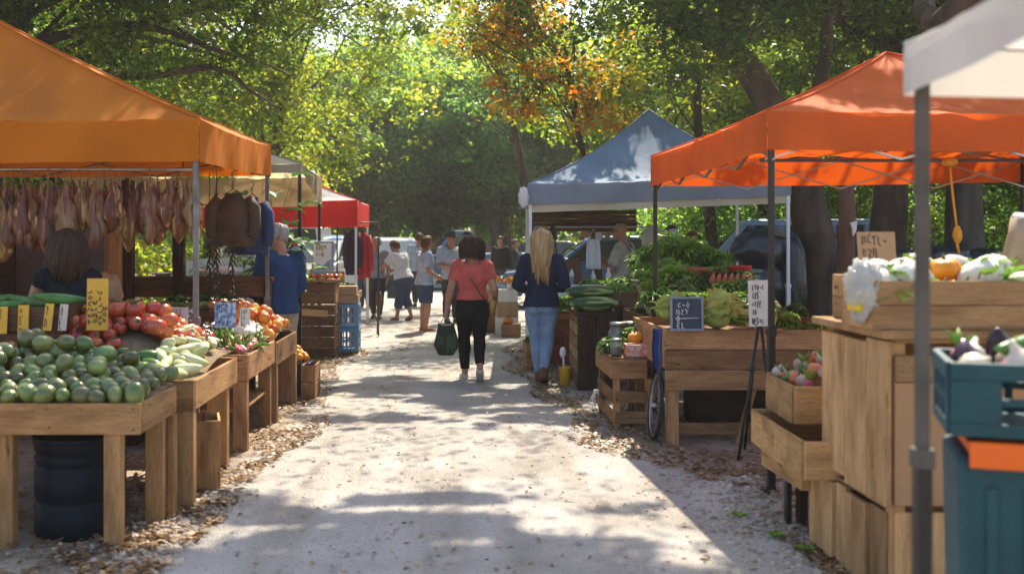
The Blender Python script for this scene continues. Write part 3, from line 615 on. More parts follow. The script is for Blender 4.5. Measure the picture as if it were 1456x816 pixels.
# ---- small cards in the mid row
BPAPER = M('blue_white_paper', (.55, .62, .72), .8, (.16, .25, .42), 26, contrast=(.45, .55))
for px, py0, py1, pw_, Y, mat, lb, sd in ((200, 433, 466, 22, 7.35, PPAPER, 'pinkish price card behind the tomatoes by the yellow sign', 11), (224, 441, 467, 25, 7.4, BPAPER, 'blue and white price card behind the tomatoes', 12), (254, 437, 467, 26, 7.38, PPAPER, 'wide pinkish price card near the canopy post', 13),
                                     (272, 438, 460, 12, 7.5, SLATE, 'small black price card beside the canopy post', 16), (320, 430, 466, 30, 7.9, BPAPER, 'large blue and white price card beside the canopy post', 14), (348, 438, 465, 14, 8.3, PAPER, 'narrow white price card before the peaches', 15)):
    x, y, z = XZ(px, py1, Y); price_tag(lb, (x, Y, z), pw_/F*Y, (py1-py0)/F*Y, U(-.1, .1), -.12, mat, CHALK if mat is SLATE else INK, (.9, .6, .8), 4, stick=.0, sd=sd, down=z-.74, name='price_card', cat='price card')
# ================================================================== hanging hams and the left stall's furniture
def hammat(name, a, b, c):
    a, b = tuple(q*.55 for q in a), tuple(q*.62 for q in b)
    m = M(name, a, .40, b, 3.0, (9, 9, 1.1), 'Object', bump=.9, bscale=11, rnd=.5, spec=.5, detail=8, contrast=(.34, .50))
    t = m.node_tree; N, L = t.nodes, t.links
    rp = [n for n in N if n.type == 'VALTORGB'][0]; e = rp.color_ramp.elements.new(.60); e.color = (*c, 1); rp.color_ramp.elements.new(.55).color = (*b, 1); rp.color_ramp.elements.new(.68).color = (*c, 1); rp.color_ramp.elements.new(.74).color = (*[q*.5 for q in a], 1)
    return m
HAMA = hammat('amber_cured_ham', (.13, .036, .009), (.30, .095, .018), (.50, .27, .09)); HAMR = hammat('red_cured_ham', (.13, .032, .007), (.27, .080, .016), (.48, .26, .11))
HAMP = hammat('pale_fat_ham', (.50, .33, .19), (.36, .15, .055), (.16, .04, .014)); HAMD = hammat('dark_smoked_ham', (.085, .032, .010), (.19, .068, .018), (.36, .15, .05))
ROPE = M('hemp_rope', (.30, .21, .11), .9, (.20, .13, .06), 40); BONE = M('bone', (.72, .62, .48), .5)
TASS = M('yellow_rope', (.75, .36, .03), .8, (.60, .26, .02), 30)
def strip(m, top, H_, W_, D_, tw, seed, bend, n=12, k=16):
    """one ragged hanging lobe: flattened, twisted, widest low down"""
    rr = random.Random(seed); vs = []
    pr_ = rr.uniform(.60, .82); jag = rr.uniform(.25, .5)
    for i in range(k+1):
        t = i/k; r = (.16+.84*smooth(t/pr_)) if t < pr_ else max(.22, 1-((t-pr_)/(1-pr_))**3.2)
        cx = bend[0]*math.sin(t*2.2)*H_+.012*math.sin(t*9+seed); cy_ = bend[1]*math.sin(t*2)*H_; a0 = tw*t
        for j in range(n):
            a = 2*PI*j/n; q = Vector((math.cos(a)*1.2, math.sin(a)*1.2, t*4)); w = 1+jag*mnoise.noise(q+Vector((seed*1.3, 0, 0)))+.12*mnoise.noise(q*2.7)
            x, y = math.cos(a)*W_/2*r*w, math.sin(a)*D_/2*r*w
            vs.append((top[0]+cx+x*math.cos(a0)-y*math.sin(a0), top[1]+cy_+x*math.sin(a0)+y*math.cos(a0), top[2]-t*H_))
    m.add(vs, [(i*n+j, (i+1)*n+j, (i+1)*n+(j+1) % n, i*n+(j+1) % n) for i in range(k) for j in range(n)]+[tuple(range(n)), tuple(k*n+j for j in range(n-1, -1, -1))], 0, True)
def ham(mat, W_, H_, seed, m2=None, m3=None):
    rr = random.Random(seed*7); m = MB(); strip(m, (0, 0, -.08), H_, W_*.84, W_*.62, rr.uniform(-.8, .8), seed, (rr.uniform(-.05, .05), rr.uniform(-.04, .04)), 18, 24)
    o = m.build('cured_ham', mat); off = Vector(o.location); o.location = (0, 0, 0); o.data.transform(Matrix.Translation(off))
    for q, (nm, mt, x, f) in enumerate((('fat_strip', m2, -.30, .82), ('meat_flap', m3, .30, .70), ('meat_flap', mat, .05, .95))):
        m = MB(); strip(m, (x*W_*.45, rr.uniform(-.05, .02), -.10-.03*q), H_*f*rr.uniform(.85, 1.08), W_*rr.uniform(.5, .75), W_*.34, rr.uniform(-1.2, 1.2), seed*5+q, (x*.14+rr.uniform(-.03, .03), rr.uniform(-.06, .02))); m.build(nm, mt, o)
    m = MB(); m.tube([(0, 0, -.10), (.004, 0, -.05), (0, 0, 0.0), (.012, .006, .022), (0, .008, .03)], [.006, .007, .005, .004, .003], 6); m.build('cord', ROPE, o)
    return o
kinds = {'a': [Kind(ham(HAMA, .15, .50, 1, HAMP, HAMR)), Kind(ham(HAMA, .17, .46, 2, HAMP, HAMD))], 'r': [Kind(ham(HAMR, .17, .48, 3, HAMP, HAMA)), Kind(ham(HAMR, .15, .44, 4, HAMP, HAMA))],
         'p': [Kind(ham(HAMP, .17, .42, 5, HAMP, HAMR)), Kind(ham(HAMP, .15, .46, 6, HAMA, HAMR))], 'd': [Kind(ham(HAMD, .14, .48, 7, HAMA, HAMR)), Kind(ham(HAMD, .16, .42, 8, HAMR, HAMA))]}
hr = thing('hanging_rail', 'thin grey steel rail carrying the row of cured hams', 'rail', (-3.4, 7.48, 2.085))
m = MB(); m.tube([(-1.55, 0, 0), (1.52, 0, .0)], .013, 10); m.build('bar', METAL, hr)
for x in (-1.3, 0, 1.45):
    m = MB(); m.tube([(x, 0, .012), (x, -.02, .12), (x, -.24, .22)], .005, 6); m.build('hanger', BLACKM, hr)
HL = [(-8, 'a', 1., 0), (6, 'a', 1.1, 0), (19, 'd', 1., .16), (31, 'r', 1.05, -.05), (44, 'r', 1.1, .02), (56, 'a', 1.0, .12), (68, 'd', 1., -.05), (79, 'a', .95, .1), (92, 'p', 1.0, -.04), (102, 'r', .9, .10), (114, 'd', .95, -.03), (125, 'r', .85, .2),
      (136, 'p', .95, 0), (148, 'p', .85, .1), (158, 'r', .85, -.04), (169, 'p', 1.0, .02), (186, 'a', .95, .08), (200, 'd', .9, .1), (212, 'p', .9, -.02), (223, 'a', .9, .05), (235, 'r', .9, -.03), (246, 'p', .9, .06), (257, 'r', .9, .0), (266, 'p', .88, .07), (275, 'a', .88, .0)]
ORD = 'first second third fourth fifth sixth seventh eighth ninth tenth eleventh twelfth thirteenth fourteenth fifteenth sixteenth seventeenth eighteenth nineteenth twentieth twenty-first twenty-second twenty-third twenty-fourth twenty-fifth twenty-sixth'.split()
ADJ = {'a': 'amber brown', 'r': 'dark red', 'p': 'pale fat-covered', 'd': 'dark smoked'}
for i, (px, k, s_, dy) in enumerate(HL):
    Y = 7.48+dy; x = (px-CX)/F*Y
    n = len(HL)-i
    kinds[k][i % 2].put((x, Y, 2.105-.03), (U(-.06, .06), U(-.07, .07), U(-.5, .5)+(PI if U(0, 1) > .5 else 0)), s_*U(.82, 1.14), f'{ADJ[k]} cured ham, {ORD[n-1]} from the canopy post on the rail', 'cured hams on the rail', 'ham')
# short ham hanging low in front of the slate panel
# seller's back wall: posts, slate panel, wood beam
def slab(name, label, cat, c, d, mat, rz=0, bev=.006, group=None):
    m = MB(); m.box(c, d, (0, 0, rz) if rz else None, 0); o = m.build(name, mat, bevel=bev); return tag(o, label, cat, group)
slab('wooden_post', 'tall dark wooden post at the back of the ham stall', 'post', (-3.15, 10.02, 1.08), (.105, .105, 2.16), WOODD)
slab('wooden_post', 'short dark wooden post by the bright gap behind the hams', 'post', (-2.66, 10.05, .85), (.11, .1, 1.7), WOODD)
x0 = (150-CX)/F*8.6; slab('wooden_beam', 'light upright timber beam behind the seller', 'beam', (x0+.06, 8.62, .9), (.13, .08, 1.8), WOODW)
bo = thing('partition_screen', 'grey slate coloured panel behind the seller in the ham stall', 'panel', (-3.35, 8.75, 0))
m = MB(); m.box((0, 0, 1.0), (.95, .03, 2.0)); m.build('board', M('grey_board', (.16, .16, .165), .8, (.11, .11, .115), 4), bo)
m = MB(); m.box((-.46, -.025, 1.0), (.05, .03, 2.0)); m.box((.1, -.025, 1.0), (.03, .02, 2.0)); m.build('batten', WOODW, bo)
sh = thing('shelf_unit', 'dark shelf unit with jars at the far end of the ham stall', 'shelf', (-4.05, 8.1, 0))
for z in (.55, .95, 1.30):
    m = MB(); m.box((0, 0, z), (1.1, .32, .03)); m.build('shelf', WOODD, sh, bevel=.004)
for x in (-.53, .53):
    m = MB(); m.box((x, 0, .8), (.03, .32, 1.6)); m.build('side_panel', WOODD, sh, bevel=.004)
m = MB(); m.box((0, .15, .8), (1.1, .02, 1.6)); m.build('back_panel', WOODD, sh)
m = MB(); m.box((.15, -.02, 1.085), (.62, .26, .22)); m.build('drawer_box', WOODD, sh, bevel=.006)
JARM = M('dim_jar', (.30, .26, .22), .3, (.18, .14, .10), 6, rnd=.5)
j = MB(); j.lathe([(0, 0), (.045, 0), (.048, .02), (.048, .13), (.034, .15), (.034, .165), (0, .165)], n=16, cap=False); jo = j.build('glass_jar', JARM)
m = MB(); m.lathe([(0, .165), (.038, .165), (.038, .185), (0, .185)], n=16, cap=False); m.build('lid', BLACKM, jo); jar = Kind(jo)
JL = ['dull jar on the upper shelf beside the seller', 'dull jar, second along the upper shelf from the seller', 'brown jar, third along the upper shelf from the seller', 'dusty jar near the outer end of the upper shelf']
for i, x in enumerate((-3.6, -3.74, -3.88, -4.05)): jar.put((x, 8.05, 1.318), (0, 0, i), 1.15, JL[i], 'jars on the ham stall shelf', 'jar')
# paper sack and dark box with sheets, back counter with odds and ends
sk = MB(); sk.ball((0, 0, .13), (.17, .12, .15), 20, 14, wob=lambda d: 1+.22*mnoise.noise(d*3.1)+.1*mnoise.noise(d*8)); o = sk.build('paper_sack', M('brown_paper', (.42, .30, .18), .85, (.30, .20, .11), 6, bump=.6, bscale=18)); o.location = (-2.72, 7.98, 1.0); tag(o, 'crumpled brown paper sack on the dark box behind tomatoes', 'sack')
bx = thing('dark_box', 'black box with white papers on top behind the price cards', 'box', (-2.62, 8.0, 0))
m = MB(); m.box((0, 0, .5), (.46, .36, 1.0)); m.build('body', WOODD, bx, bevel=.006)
m = MB()
for i in range(5): m.box((.10+U(-.01, .01), -.05, 1.004+i*.006), (.24, .2, .005), (0, 0, U(-.1, .1)))
m.build('papers', PAPER, bx)
ct = thing('back_counter', 'brown plank counter with clutter behind the hams', 'counter', (-2.62, 10.25, 0))
m = MB(); m.box((0, 0, 1.19), (1.75, .42, .045)); m.build('top', WOODM, ct, bevel=.005)
m = MB(); m.box((0, -.17, 1.09), (1.7, .03, .15)); m.build('front_rail', WOODM, ct, bevel=.004)
for x in (-.82, .82):
    for y in (-.15, .15):
        m = MB(); m.box((x, y, .58), (.07, .07, 1.16)); m.build('leg', WOODM, ct)
def bowl(label, c, r, h, mat, cat='bowl', name='bowl', group=None):
    m = MB(); m.lathe([(0, .0), (r*.5, 0), (r*.55, .01), (r*.9, h*.7), (r, h), (r*.96, h), (r*.5, .02), (0, .018)], n=28, cap=False); o = m.build(name, mat); o.location = c; return tag(o, label, cat, group)
CERA = M('white_ceramic', (.74, .73, .70), .3)
bowl('white bowl on the brown back counter', (-2.45, 10.2, 1.213), .11, .07, CERA); bowl('shallow white dish beside the bowl on the back counter', (-2.86, 10.22, 1.213), .13, .035, CERA, 'dish', 'dish')
m = MB(); m.ball((0, 0, .045), (.16, .1, .05), 18, 10, wob=lambda d: 1+.3*mnoise.noise(d*4)); o = m.build('crumpled_cloth', M('white_cloth', (.72, .71, .70), .9, bump=.5, bscale=20)); o.location = (-2.22, 10.22, 1.213); tag(o, 'crumpled white cloth on the brown back counter', 'cloth')
# mid counter with vegetables behind the cards
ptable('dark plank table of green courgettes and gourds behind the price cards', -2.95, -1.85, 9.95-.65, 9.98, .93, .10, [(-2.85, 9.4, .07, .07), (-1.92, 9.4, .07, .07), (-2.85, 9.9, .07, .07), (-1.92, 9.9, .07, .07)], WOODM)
heap(zuc, -2.75, -2.2, 9.42, 9.72, lambda x, y: .955, .15, 'green courgette on the dark plank table', 'courgettes on the plank table', 'courgette', rot=(.1, .15, .7))
heap(tom, -2.18, -1.92, 9.42, 9.62, lambda x, y: .965, .11, 'orange red tomato beside the courgettes', 'tomatoes beside the courgettes', 'tomato', rot=(.5, .5, 6))
heap(oni, -2.2, -1.92, 9.66, 9.92, lambda x, y: .965, .1, 'pale brown onion beside the courgettes', 'onions beside the courgettes', 'onion', rot=(.8, .8, 6), sc_=(.9, 1.3))
for k in range(3): par.put((-2.65+.25*k, 9.88, .93), (U(-.3, .3), U(-.3, .3), k), .9, 'small dark parsley bunch standing behind the courgettes', 'parsley bunches behind the courgettes', 'parsley')
par.put((-2.05, 8.0, .78), (.3, 0, 1), .7, 'dark herb bunch behind the radishes', None, 'parsley')
# jacket and blue cloth hanging at the side of the amber canopy
JACK = M('brown_quilted_cloth', (.085, .05, .03), .8, (.03, .021, .016), 5, bump=1.2, bscale=10); DENIM = M('navy_cloth', (.02, .045, .13), .85, (.012, .028, .08), 10, bump=.4, bscale=30)
def hung(name, label, cat, c, W_, D_, H_, mat, rz=0, seed=0, sleeves=True):
    root = thing(name, label, cat, c, rz)
    m = MB(); vs = []; k, n = 14, 26
    for i in range(k+1):
        t = i/k
        for j in range(n):
            a = 2*PI*j/n; w = (.35+.65*smooth(t*2.6))*(1+.05*math.sin(t*6+seed))
            f = 1+.10*math.sin(a*5+seed+2*t)*t+.05*math.sin(a*9+t*5)
            vs.append((math.cos(a)*W_/2*w*f, math.sin(a)*D_/2*(.5+.5*t)*f, -t*H_+.02*math.sin(a*3)*t))
    fs = [(i*n+j, (i+1)*n+j, (i+1)*n+(j+1) % n, i*n+(j+1) % n) for i in range(k) for j in range(n)]+[tuple(range(n)), tuple(k*n+j for j in range(n-1, -1, -1))]
    m.add(vs, fs, 0, True); m.build('body', mat, root)
    if sleeves:
        for sx in (-1, 1):
            m = MB(); m.tube([(sx*W_*.33, 0, -.05), (sx*W_*.47, -.02, -H_*.3), (sx*W_*.5, -.05, -H_*.62), (sx*W_*.46, -.07, -H_*.86)], [.05, .065, .055, .045], 10); m.build('sleeve', mat, root)
    m = MB(); m.tube([(-W_*.2, 0, -.01), (0, 0, .04), (0, 0, .10), (.02, 0, .13), (0, 0, .15)], .004, 6); m.tube([(W_*.2, 0, -.01), (0, 0, .04)], .004, 6); m.build('hanger', BLACKM, root)
    return root
hung('jacket', 'brown quilted jacket hanging from the side of the amber canopy', 'jacket', (-1.98, 9.35, 2.0), .40, .22, .47, JACK, .1)
hung('blue_shirt', 'navy shirt hanging just behind the brown jacket', 'shirt', (-1.86, 9.62, 1.97), .30, .16, .52, DENIM, .2, 3)
tag(hung('scarf', 'narrow blue grey scarf hanging beside the canopy post', 'scarf', (-2.24, 9.8, 2.02), .09, .06, .5, M('scarf_cloth', (.10, .13, .22), .9, (.04, .05, .10), 14), 0, 5, False))
tag(hung('scarf', 'black scarf hanging near the post beside the hams', 'scarf', (-2.48, 9.3, 2.05), .08, .06, .62, M('black_cloth', (.02, .02, .022), .9, bump=.4, bscale=20), 0, 6, False))
# dried chilli / herb strings
for i, (px, Y, ln) in enumerate(((308, 9.6, .55), (330, 9.8, .62), (298, 9.9, .7))):
    x, y, z = XZ(px, 345, Y); m = MB()
    for k in range(26):
        a = k*2.4; zz = -k/26*ln; m.tube([(x+.01*math.cos(a), y+.01*math.sin(a), z+.02+zz), (x+.05*math.cos(a), y+.05*math.sin(a), z-.05+zz)], [.012, .003], 6)
    m.tube([(x, y, z-ln), (x, y, z+.68)], .004, 5)
    tag(m.build('dried_string', M('dried_herb', (.08, .05, .03), .8, (.04, .03, .02), 9)), ['dark dried string hanging under the jacket', 'dark dried string between jacket and blue shirt', 'long dark dried string nearest the canopy post'][i], 'dried string', 'dried strings in the amber stall')
# potted broad-leaf plants behind the man in blue
def potplant(label, c, hgt, n, L_, W_, mat, pot=None, seed=1, name='potted_plant', sp=1.1):
    root = thing(name, label, 'plant', c); rr = random.Random(seed)
    m = MB(); m.lathe([(0, 0), (.085, 0), (.12, .2), (.13, .2), (.13, .225), (.105, .225), (.1, .19), (0, .19)], n=20, cap=False); m.build('pot', pot or M('terracotta', (.36, .13, .06), .8, (.28, .10, .05), 8), root)
    st = MB(); lf = MB()
    for i in range(n):
        a = i*2.4+rr.uniform(-.4, .4); h = hgt*rr.uniform(.35, 1); ti = rr.uniform(.2, .7)*sp; e = (math.cos(a)*h*math.sin(ti), math.sin(a)*h*math.sin(ti), .2+h*math.cos(ti))
        st.tube([(0, 0, .18), (e[0]*.4, e[1]*.4, .2+h*.55*math.cos(ti)), e], [.007, .005, .003], 5)
        leaf_sheet(lf, e, (math.cos(a)*.8, math.sin(a)*.8, .3), (0, 0, 1), L_*rr.uniform(.7, 1.2), W_*rr.uniform(.8, 1.2), 1.0, .05, 0, rr.uniform(-.5, .5), seed=i)
    st.build('stems', LEAFK, root); lf.build('leaves', mat, root); return root
potplant('tall broad-leaved plant rising between the amber and cream canopies', (-1.93, 10.75, .85), 1.25, 22, .3, .16, LEAFK, seed=4)
potplant('bright green bushy plant behind the hanging jacket', (-2.3, 10.95, .75), .62, 46, .2, .12, CHARD, seed=5, sp=1.6)
potplant('light green leafy plant left of the man in blue', (-1.95, 11.1, .7), .62, 44, .18, .11, LEAFG, seed=6, sp=1.7)
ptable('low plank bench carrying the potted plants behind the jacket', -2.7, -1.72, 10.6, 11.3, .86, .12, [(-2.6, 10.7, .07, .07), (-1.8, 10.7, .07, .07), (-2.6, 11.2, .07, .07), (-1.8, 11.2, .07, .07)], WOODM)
# bin of orange fruit and carton at the end of the left row
bn = thing('plastic_bin', 'navy blue bin heaped with orange fruit beside the left tables', 'bin', (-1.56, 10.45, 0))
m = MB(); m.box((0, 0, .165), (.24, .26, .33), top=(1.12, 1.12)); m.build('body', M('navy_plastic', (.012, .025, .07), .4), bn, bevel=.01)
m = MB(); m.box((0, -.151, .325), (.30, .018, .03)); m.box((0, .151, .325), (.30, .018, .03)); m.box((-.141, 0, .325), (.018, .284, .03)); m.box((.141, 0, .325), (.018, .284, .03)); m.build('rim', M('navy_plastic', (0, 0, 0)), bn, bevel=.004)
ORNM = M('orange_peel', (.82, .33, .015), .45, (.78, .24, .01), 9, bump=.2, bscale=60, rnd=.35); org = Kind(fruit('orange', eprof(.042, .041, 10), ORNM, 14))
for i in range(18): 
    a = i*2.4; r = .024*math.sqrt(i); org.put((-1.56+r*math.cos(a), 10.45+r*math.sin(a), .345+.12*(1-r/.12)), (U(-2, 2), U(-2, 2), 0), 1.0, 'orange citrus fruit heaped in the navy bin', 'oranges in the navy bin', 'orange')
crate('small upright wooden box next to the navy bin', (-1.40, 10.3, 0), (.14, .42, .34), 0, WOODW, slats=2)
# ================================================================== second and third stalls on the left
dc = thing('plank_counter', 'tall dark plank counter under the cream canopy', 'counter', (-1.86, 13.85, 0))
m = MB()
for i in range(7): m.box((0, -.2+U(-.002, .002), .075+i*.145), (.62, .025, .138))
m.build('front_planks', WOODM, dc, bevel=.004)
m = MB()
for i in range(7): m.box((.32, .05, .075+i*.145), (.025, .47, .138))
m.build('side_planks', WOODW, dc, bevel=.004)
m = MB(); m.box((.0, .03, 1.045), (.72, .56, .035)); m.build('top', WOODW, dc, bevel=.005)
m = MB(); m.box((-.2, .05, .5), (.03, .4, 1.0)); m.build('back_frame', WOODM, dc)
m = MB(); m.box((-.02, -.225, .62), (.5, .02, .09), (0, .06, 0)); m.build('loose_board', WOODB, dc)
SG = M('poster_board', (.30, .32, .36), .6, (.24, .26, .30), 4)
po = thing('poster_stand', 'grey poster board with a mountain picture on the plank counter', 'poster', (-1.73, 13.9, 1.064), 0); po.rotation_euler = (-.08, 0, .1)
m = MB(); m.box((0, 0, .255), (.30, .025, .50)); m.build('board', SG, po, bevel=.004)
m = MB(); m.box((-.005, -.0155, .29), (.245, .004, .38)); m.build('sheet', PAPER, po)
m = MB(); m.prism([(-.12, .11), (.11, .11), (.11, .26), (.05, .22), (.0, .17), (-.06, .2)], 1, -.021, -.019); m.build('picture', M('blue_grey_print', (.22, .27, .36), .7), po)
m = MB(); scrib(m, .22, .2, (.9, .7), 0, .006, -.0195, 5, sd=31); m.v = [(v[0], v[1], v[2]+.27) for v in m.v]; m.build('writing', M('red_brown_ink', (.36, .10, .05), .7), po)
for i in range(9): (tom if i % 2 else org).put((-1.95+i*.06, 13.68+U(0, .06), 1.10), (U(-.4, .4), U(-.4, .4), i), .75, ['orange fruit lying along the edge of the plank counter', 'small red tomato lying along the edge of the plank counter'][i % 2], ['oranges on the plank counter', 'tomatoes on the plank counter'][i % 2], ['orange', 'tomato'][i % 2])
def carton(label, c, d, mat=CARD, rz=0, open_=True, name='cardboard_box', cat='box', group=None, writing=None):
    root = thing(name, label, cat, c, rz, group); x, y, z = d; t = .006
    for nm, bc, bd in (('front', (0, -y/2, z/2), (x, t, z)), ('back', (0, y/2, z/2), (x, t, z)), ('side', (-x/2, 0, z/2), (t, y-t-.001, z-.002)), ('side', (x/2, 0, z/2), (t, y-t-.001, z-.002)), ('bottom', (0, 0, .006), (x-t-.001, y-t-.001, t))):
        m = MB(); m.box(bc, bd); m.build(nm+'_panel', mat, root)
    if open_:
        for nm, a, b in (('flap', (0, -y/2-.03, z+.015), .6), ('flap', (0, y/2+.03, z+.015), -.6)):
            m = MB(); m.box(a, (x-.01, .09, .004), (b+.3*(1 if b > 0 else -1), 0, 0)); m.build(nm, mat, root)
    else:
        m = MB(); m.box((0, 0, z+.003), (x, y, .005)); m.build('lid', mat, root)
    if writing:
        m = MB(); scrib(m, x*.8, z*.6, (.9, .6, .8), 0, .006, -y/2-.0045, 5, sd=writing); m.v = [(v[0], v[1], v[2]+z*.2) for v in m.v]; m.build('printing', INK, root)
    return root
carton('flat cardboard tray on top of the stacked blue crates', (-1.43, 14.3, .83), (.26, .3, .11), open_=False); carton('second cardboard tray below the first one', (-1.42, 14.3, .71), (.29, .32, .11), open_=False)
BLCR = M('blue_crate_plastic', (.12, .26, .42), .4, (.16, .3, .45), 4)
def pcrate(label, c, d, mat, rz=0, holes=(4, 2), group=None, solid_side=True):
    root = thing('plastic_crate', label, 'crate', c, rz, group); x, y, z = d; t = .018
    def wall(nm, ln, pos, rot, hol):
        m = MB(); Mx = Matrix.Rotation(rot, 3, 'Z')
        def bb(cx_, cz, w, h, th=t):
            p = Mx @ Vector((cx_, 0, cz)); m.box((p.x+pos[0], p.y+pos[1], p.z), (w, th, h), Mx)
        bb(0, z-.025, ln, .05, t*1.3); bb(0, .02, ln, .04); e = ln*.16
        bb(-ln/2+e/2, z/2-.005, e, z-.09); bb(ln/2-e/2, z/2-.005, e, z-.09)
        n, r = hol; w = (ln-2*e)/n
        for i in range(1, n): bb(-ln/2+e+i*w, z/2-.005, w*.28, z-.09, t*.9)
        for j in range(1, r): bb(0, .04+(z-.09)*j/r, ln-2*e, .022, t*.8)
        m.build(nm, mat, root, bevel=.003)
    wall('front_panel', x, (0, -y/2), 0, holes); wall('back_panel', x, (0, y/2), 0, holes); wall('side_panel', y-t*1.5, (-x/2, 0), PI/2, (3, 2)); wall('side_panel', y-t*1.5, (x/2, 0), PI/2, (3, 2))
    m = MB(); m.box((0, 0, .012), (x-t*1.6, y-t*1.6, .012)); m.build('bottom_panel', mat, root)
    return root
pcrate('upper blue plastic crate under the cardboard trays', (-1.42, 14.3, .38), (.3, .36, .32), BLCR); pcrate('lower faded blue plastic crate standing on the ground', (-1.42, 14.3, .05), (.3, .36, .32), BLCR)
slab('pallet_block', 'short timber block under the blue crates', 'block', (-1.42, 14.3, .024), (.32, .36, .046), WOODW)
hung('red_coat', 'red coat hanging at the corner of the red canopy', 'coat', (-1.43, 16.9, 1.72), .22, .2, .75, M('red_coat_cloth', (.45, .025, .03), .8), .3, 2)
hung('dark_coat', 'dark purple coat hanging beside the red coat', 'coat', (-1.6, 16.8, 1.75), .22, .2, .72, M('plum_cloth', (.05, .02, .04), .85), .2, 4)
rk = thing('clothes_rail', 'thin black clothes rail holding the red and dark coats', 'rail', (-1.52, 16.86, 0))
m = MB(); m.tube([(-.35, 0, 1.88), (.35, 0, 1.88)], .01, 8); m.build('bar', BLACKM, rk)
for x in (-.34, .34):
    m = MB(); m.tube([(x, 0, .02), (x, 0, 1.88)], .012, 8); m.build('upright', BLACKM, rk)
    m = MB(); m.tube([(x, -.25, .015), (x, .25, .015)], .012, 8); m.build('foot', BLACKM, rk)
st = MB(); st.tube([(-1.22, 17.2, 0), (-1.2, 17.2, .55)], [.018, .022], 8); st.ball((-1.198, 17.2, .6), (.06, .06, .14), 10, 8); tag(st.build('wooden_stake', WOODM), 'short brown stake standing in the path before the grey shirt man', 'stake')
ptable('folding table with goods under the red canopy', -3.6, -1.75, 17.3, 18.0, .85, .08, [(-3.5, 17.4, .05, .05), (-1.85, 17.4, .05, .05), (-3.5, 17.9, .05, .05), (-1.85, 17.9, .05, .05)], WOODW)
for i in range(5): carton(['brown carton at the open end of the red stall table', 'brown carton second along the red stall table', 'tan carton in the middle of the red stall table', 'tan carton near the back of the red stall table', 'tan carton at the far end of the red stall table'][i], (-1.95-i*.33, 17.62, .86), (.24, .3, .14+.05*(i % 3)), group='cartons on the red stall table')
# bottles and greens shown above the counter
for i in range(4): par.put((-1.5-.04*i, 14.95+.2*i, .83), (.2, .1, i), .9, 'green herb pot behind the plank counter', 'herb bunches behind the plank counter', 'herbs')
ptable('narrow display bench behind the blue crates', -2.2, -1.35, 14.8, 15.7, .83, .1, [(-2.1, 14.9, .06, .06), (-1.42, 14.9, .06, .06), (-2.1, 15.6, .06, .06), (-1.42, 15.6, .06, .06)], WOODW)
# ================================================================== RIGHT SIDE
# ---- tall plank stand in the foreground right, with its tray
WB = wood('stand_wood', (.64, .39, .185), (.48, .265, .115), tint=.8); WPL = M('plywood_panel', (.58, .33, .17), .8, (.50, .27, .135), 2.2, tint=.2, bump=.15, bscale=40)
sd = thing('display_stand', 'tall stand of upright pale planks under the cauliflower tray', 'stand', (2.55, 4.75, 0))
def wbox(name, parent, c, d, mat, bev=.004, rot=None):
    m = MB(); m.box(c, d, rot); return m.build(name, mat, parent, world=True, bevel=bev)
for i, (a, b) in enumerate(((4.30, 4.52), (4.525, 4.79), (4.795, 5.10))): wbox('side_plank', sd, (1.845+.008*i, (a+b)/2, .785-.012*(i % 2)), (.028, b-a-.022, .70-.02*i), WB)
wbox('top_board', sd, (2.62, 4.70, 1.165), (1.62, .86, .035), WB)
wbox('front_panel', sd, (2.60, 4.325, .70), (1.45, .02, .52), WPL)
wbox('front_rail', sd, (2.60, 4.32, 1.02), (1.45, .024, .11), WB); wbox('front_rail', sd, (2.60, 4.325, 1.135), (1.45, .022, .02), WB)
wbox('back_panel', sd, (2.60, 5.08, .78), (1.45, .02, .70), WPL)
for x in (1.90, 3.3):
    for y in (4.37, 5.03): wbox('leg', sd, (x, y, .575), (.06, .06, 1.14), WB)
wbox('floor_board', sd, (2.6, 4.7, .445), (1.42, .68, .02), WPL)
lb = thing('base_box', 'broad plank box on the ground carrying the tall stand', 'box', (2.6, 4.75, 0))
for i, (a, b) in enumerate(((4.36, 4.55), (4.555, 4.80), (4.805, 4.95), (4.955, 5.28))): wbox('side_plank', lb, (1.872-.012*(i % 2), (a+b)/2, .200), (.026, b-a-.02, .398-.02*(i % 2)), WB)
for i in range(6): wbox('front_plank', lb, (2.0+i*.24, 4.345, .205), (.232, .026, .408), WB)
wbox('back_panel', lb, (2.6, 5.27, .205), (1.42, .02, .40), WB)
wbox('lid', lb, (2.6, 4.82, .415), (1.46, .88, .014), WB)
tr = crate('long pale tray of cauliflowers and pumpkins on top of the stand', (2.53, 4.48, 1.184), (1.50, .36, .205), 0, WB, slats=2, gap=.004, name='wooden_tray', cat='tray')
crate('shorter tray standing behind the long cauliflower tray', (2.30, 4.92, 1.184), (.80, .34, .21), 0, WB, slats=2, gap=.004, name='wooden_tray', cat='tray')
CL = [(1.84, 4.42, 1.31, .95, 'white cauliflower next to the clear bag on the long tray'), (1.90, 4.56, 1.35, .9, 'white cauliflower behind the one next to the clear bag'), (1.97, 4.42, 1.33, 1.0, 'white cauliflower just left of the grey post'), (2.03, 4.56, 1.36, .9, 'white cauliflower half hidden behind the grey post'), (2.32, 4.42, 1.33, 1.1, 'large white cauliflower right of the pumpkins'), (2.42, 4.55, 1.36, 1.0, 'white cauliflower behind the large one right of the pumpkins'), (2.47, 4.40, 1.31, .85, 'small white cauliflower at the far end of the long tray'),
      (2.05, 4.9, 1.35, .9, 'white cauliflower at the path end of the rear tray'), (2.22, 4.9, 1.37, .95, 'white cauliflower in the middle of the rear tray'), (2.40, 4.9, 1.37, .9, 'white cauliflower at the inner end of the rear tray')]
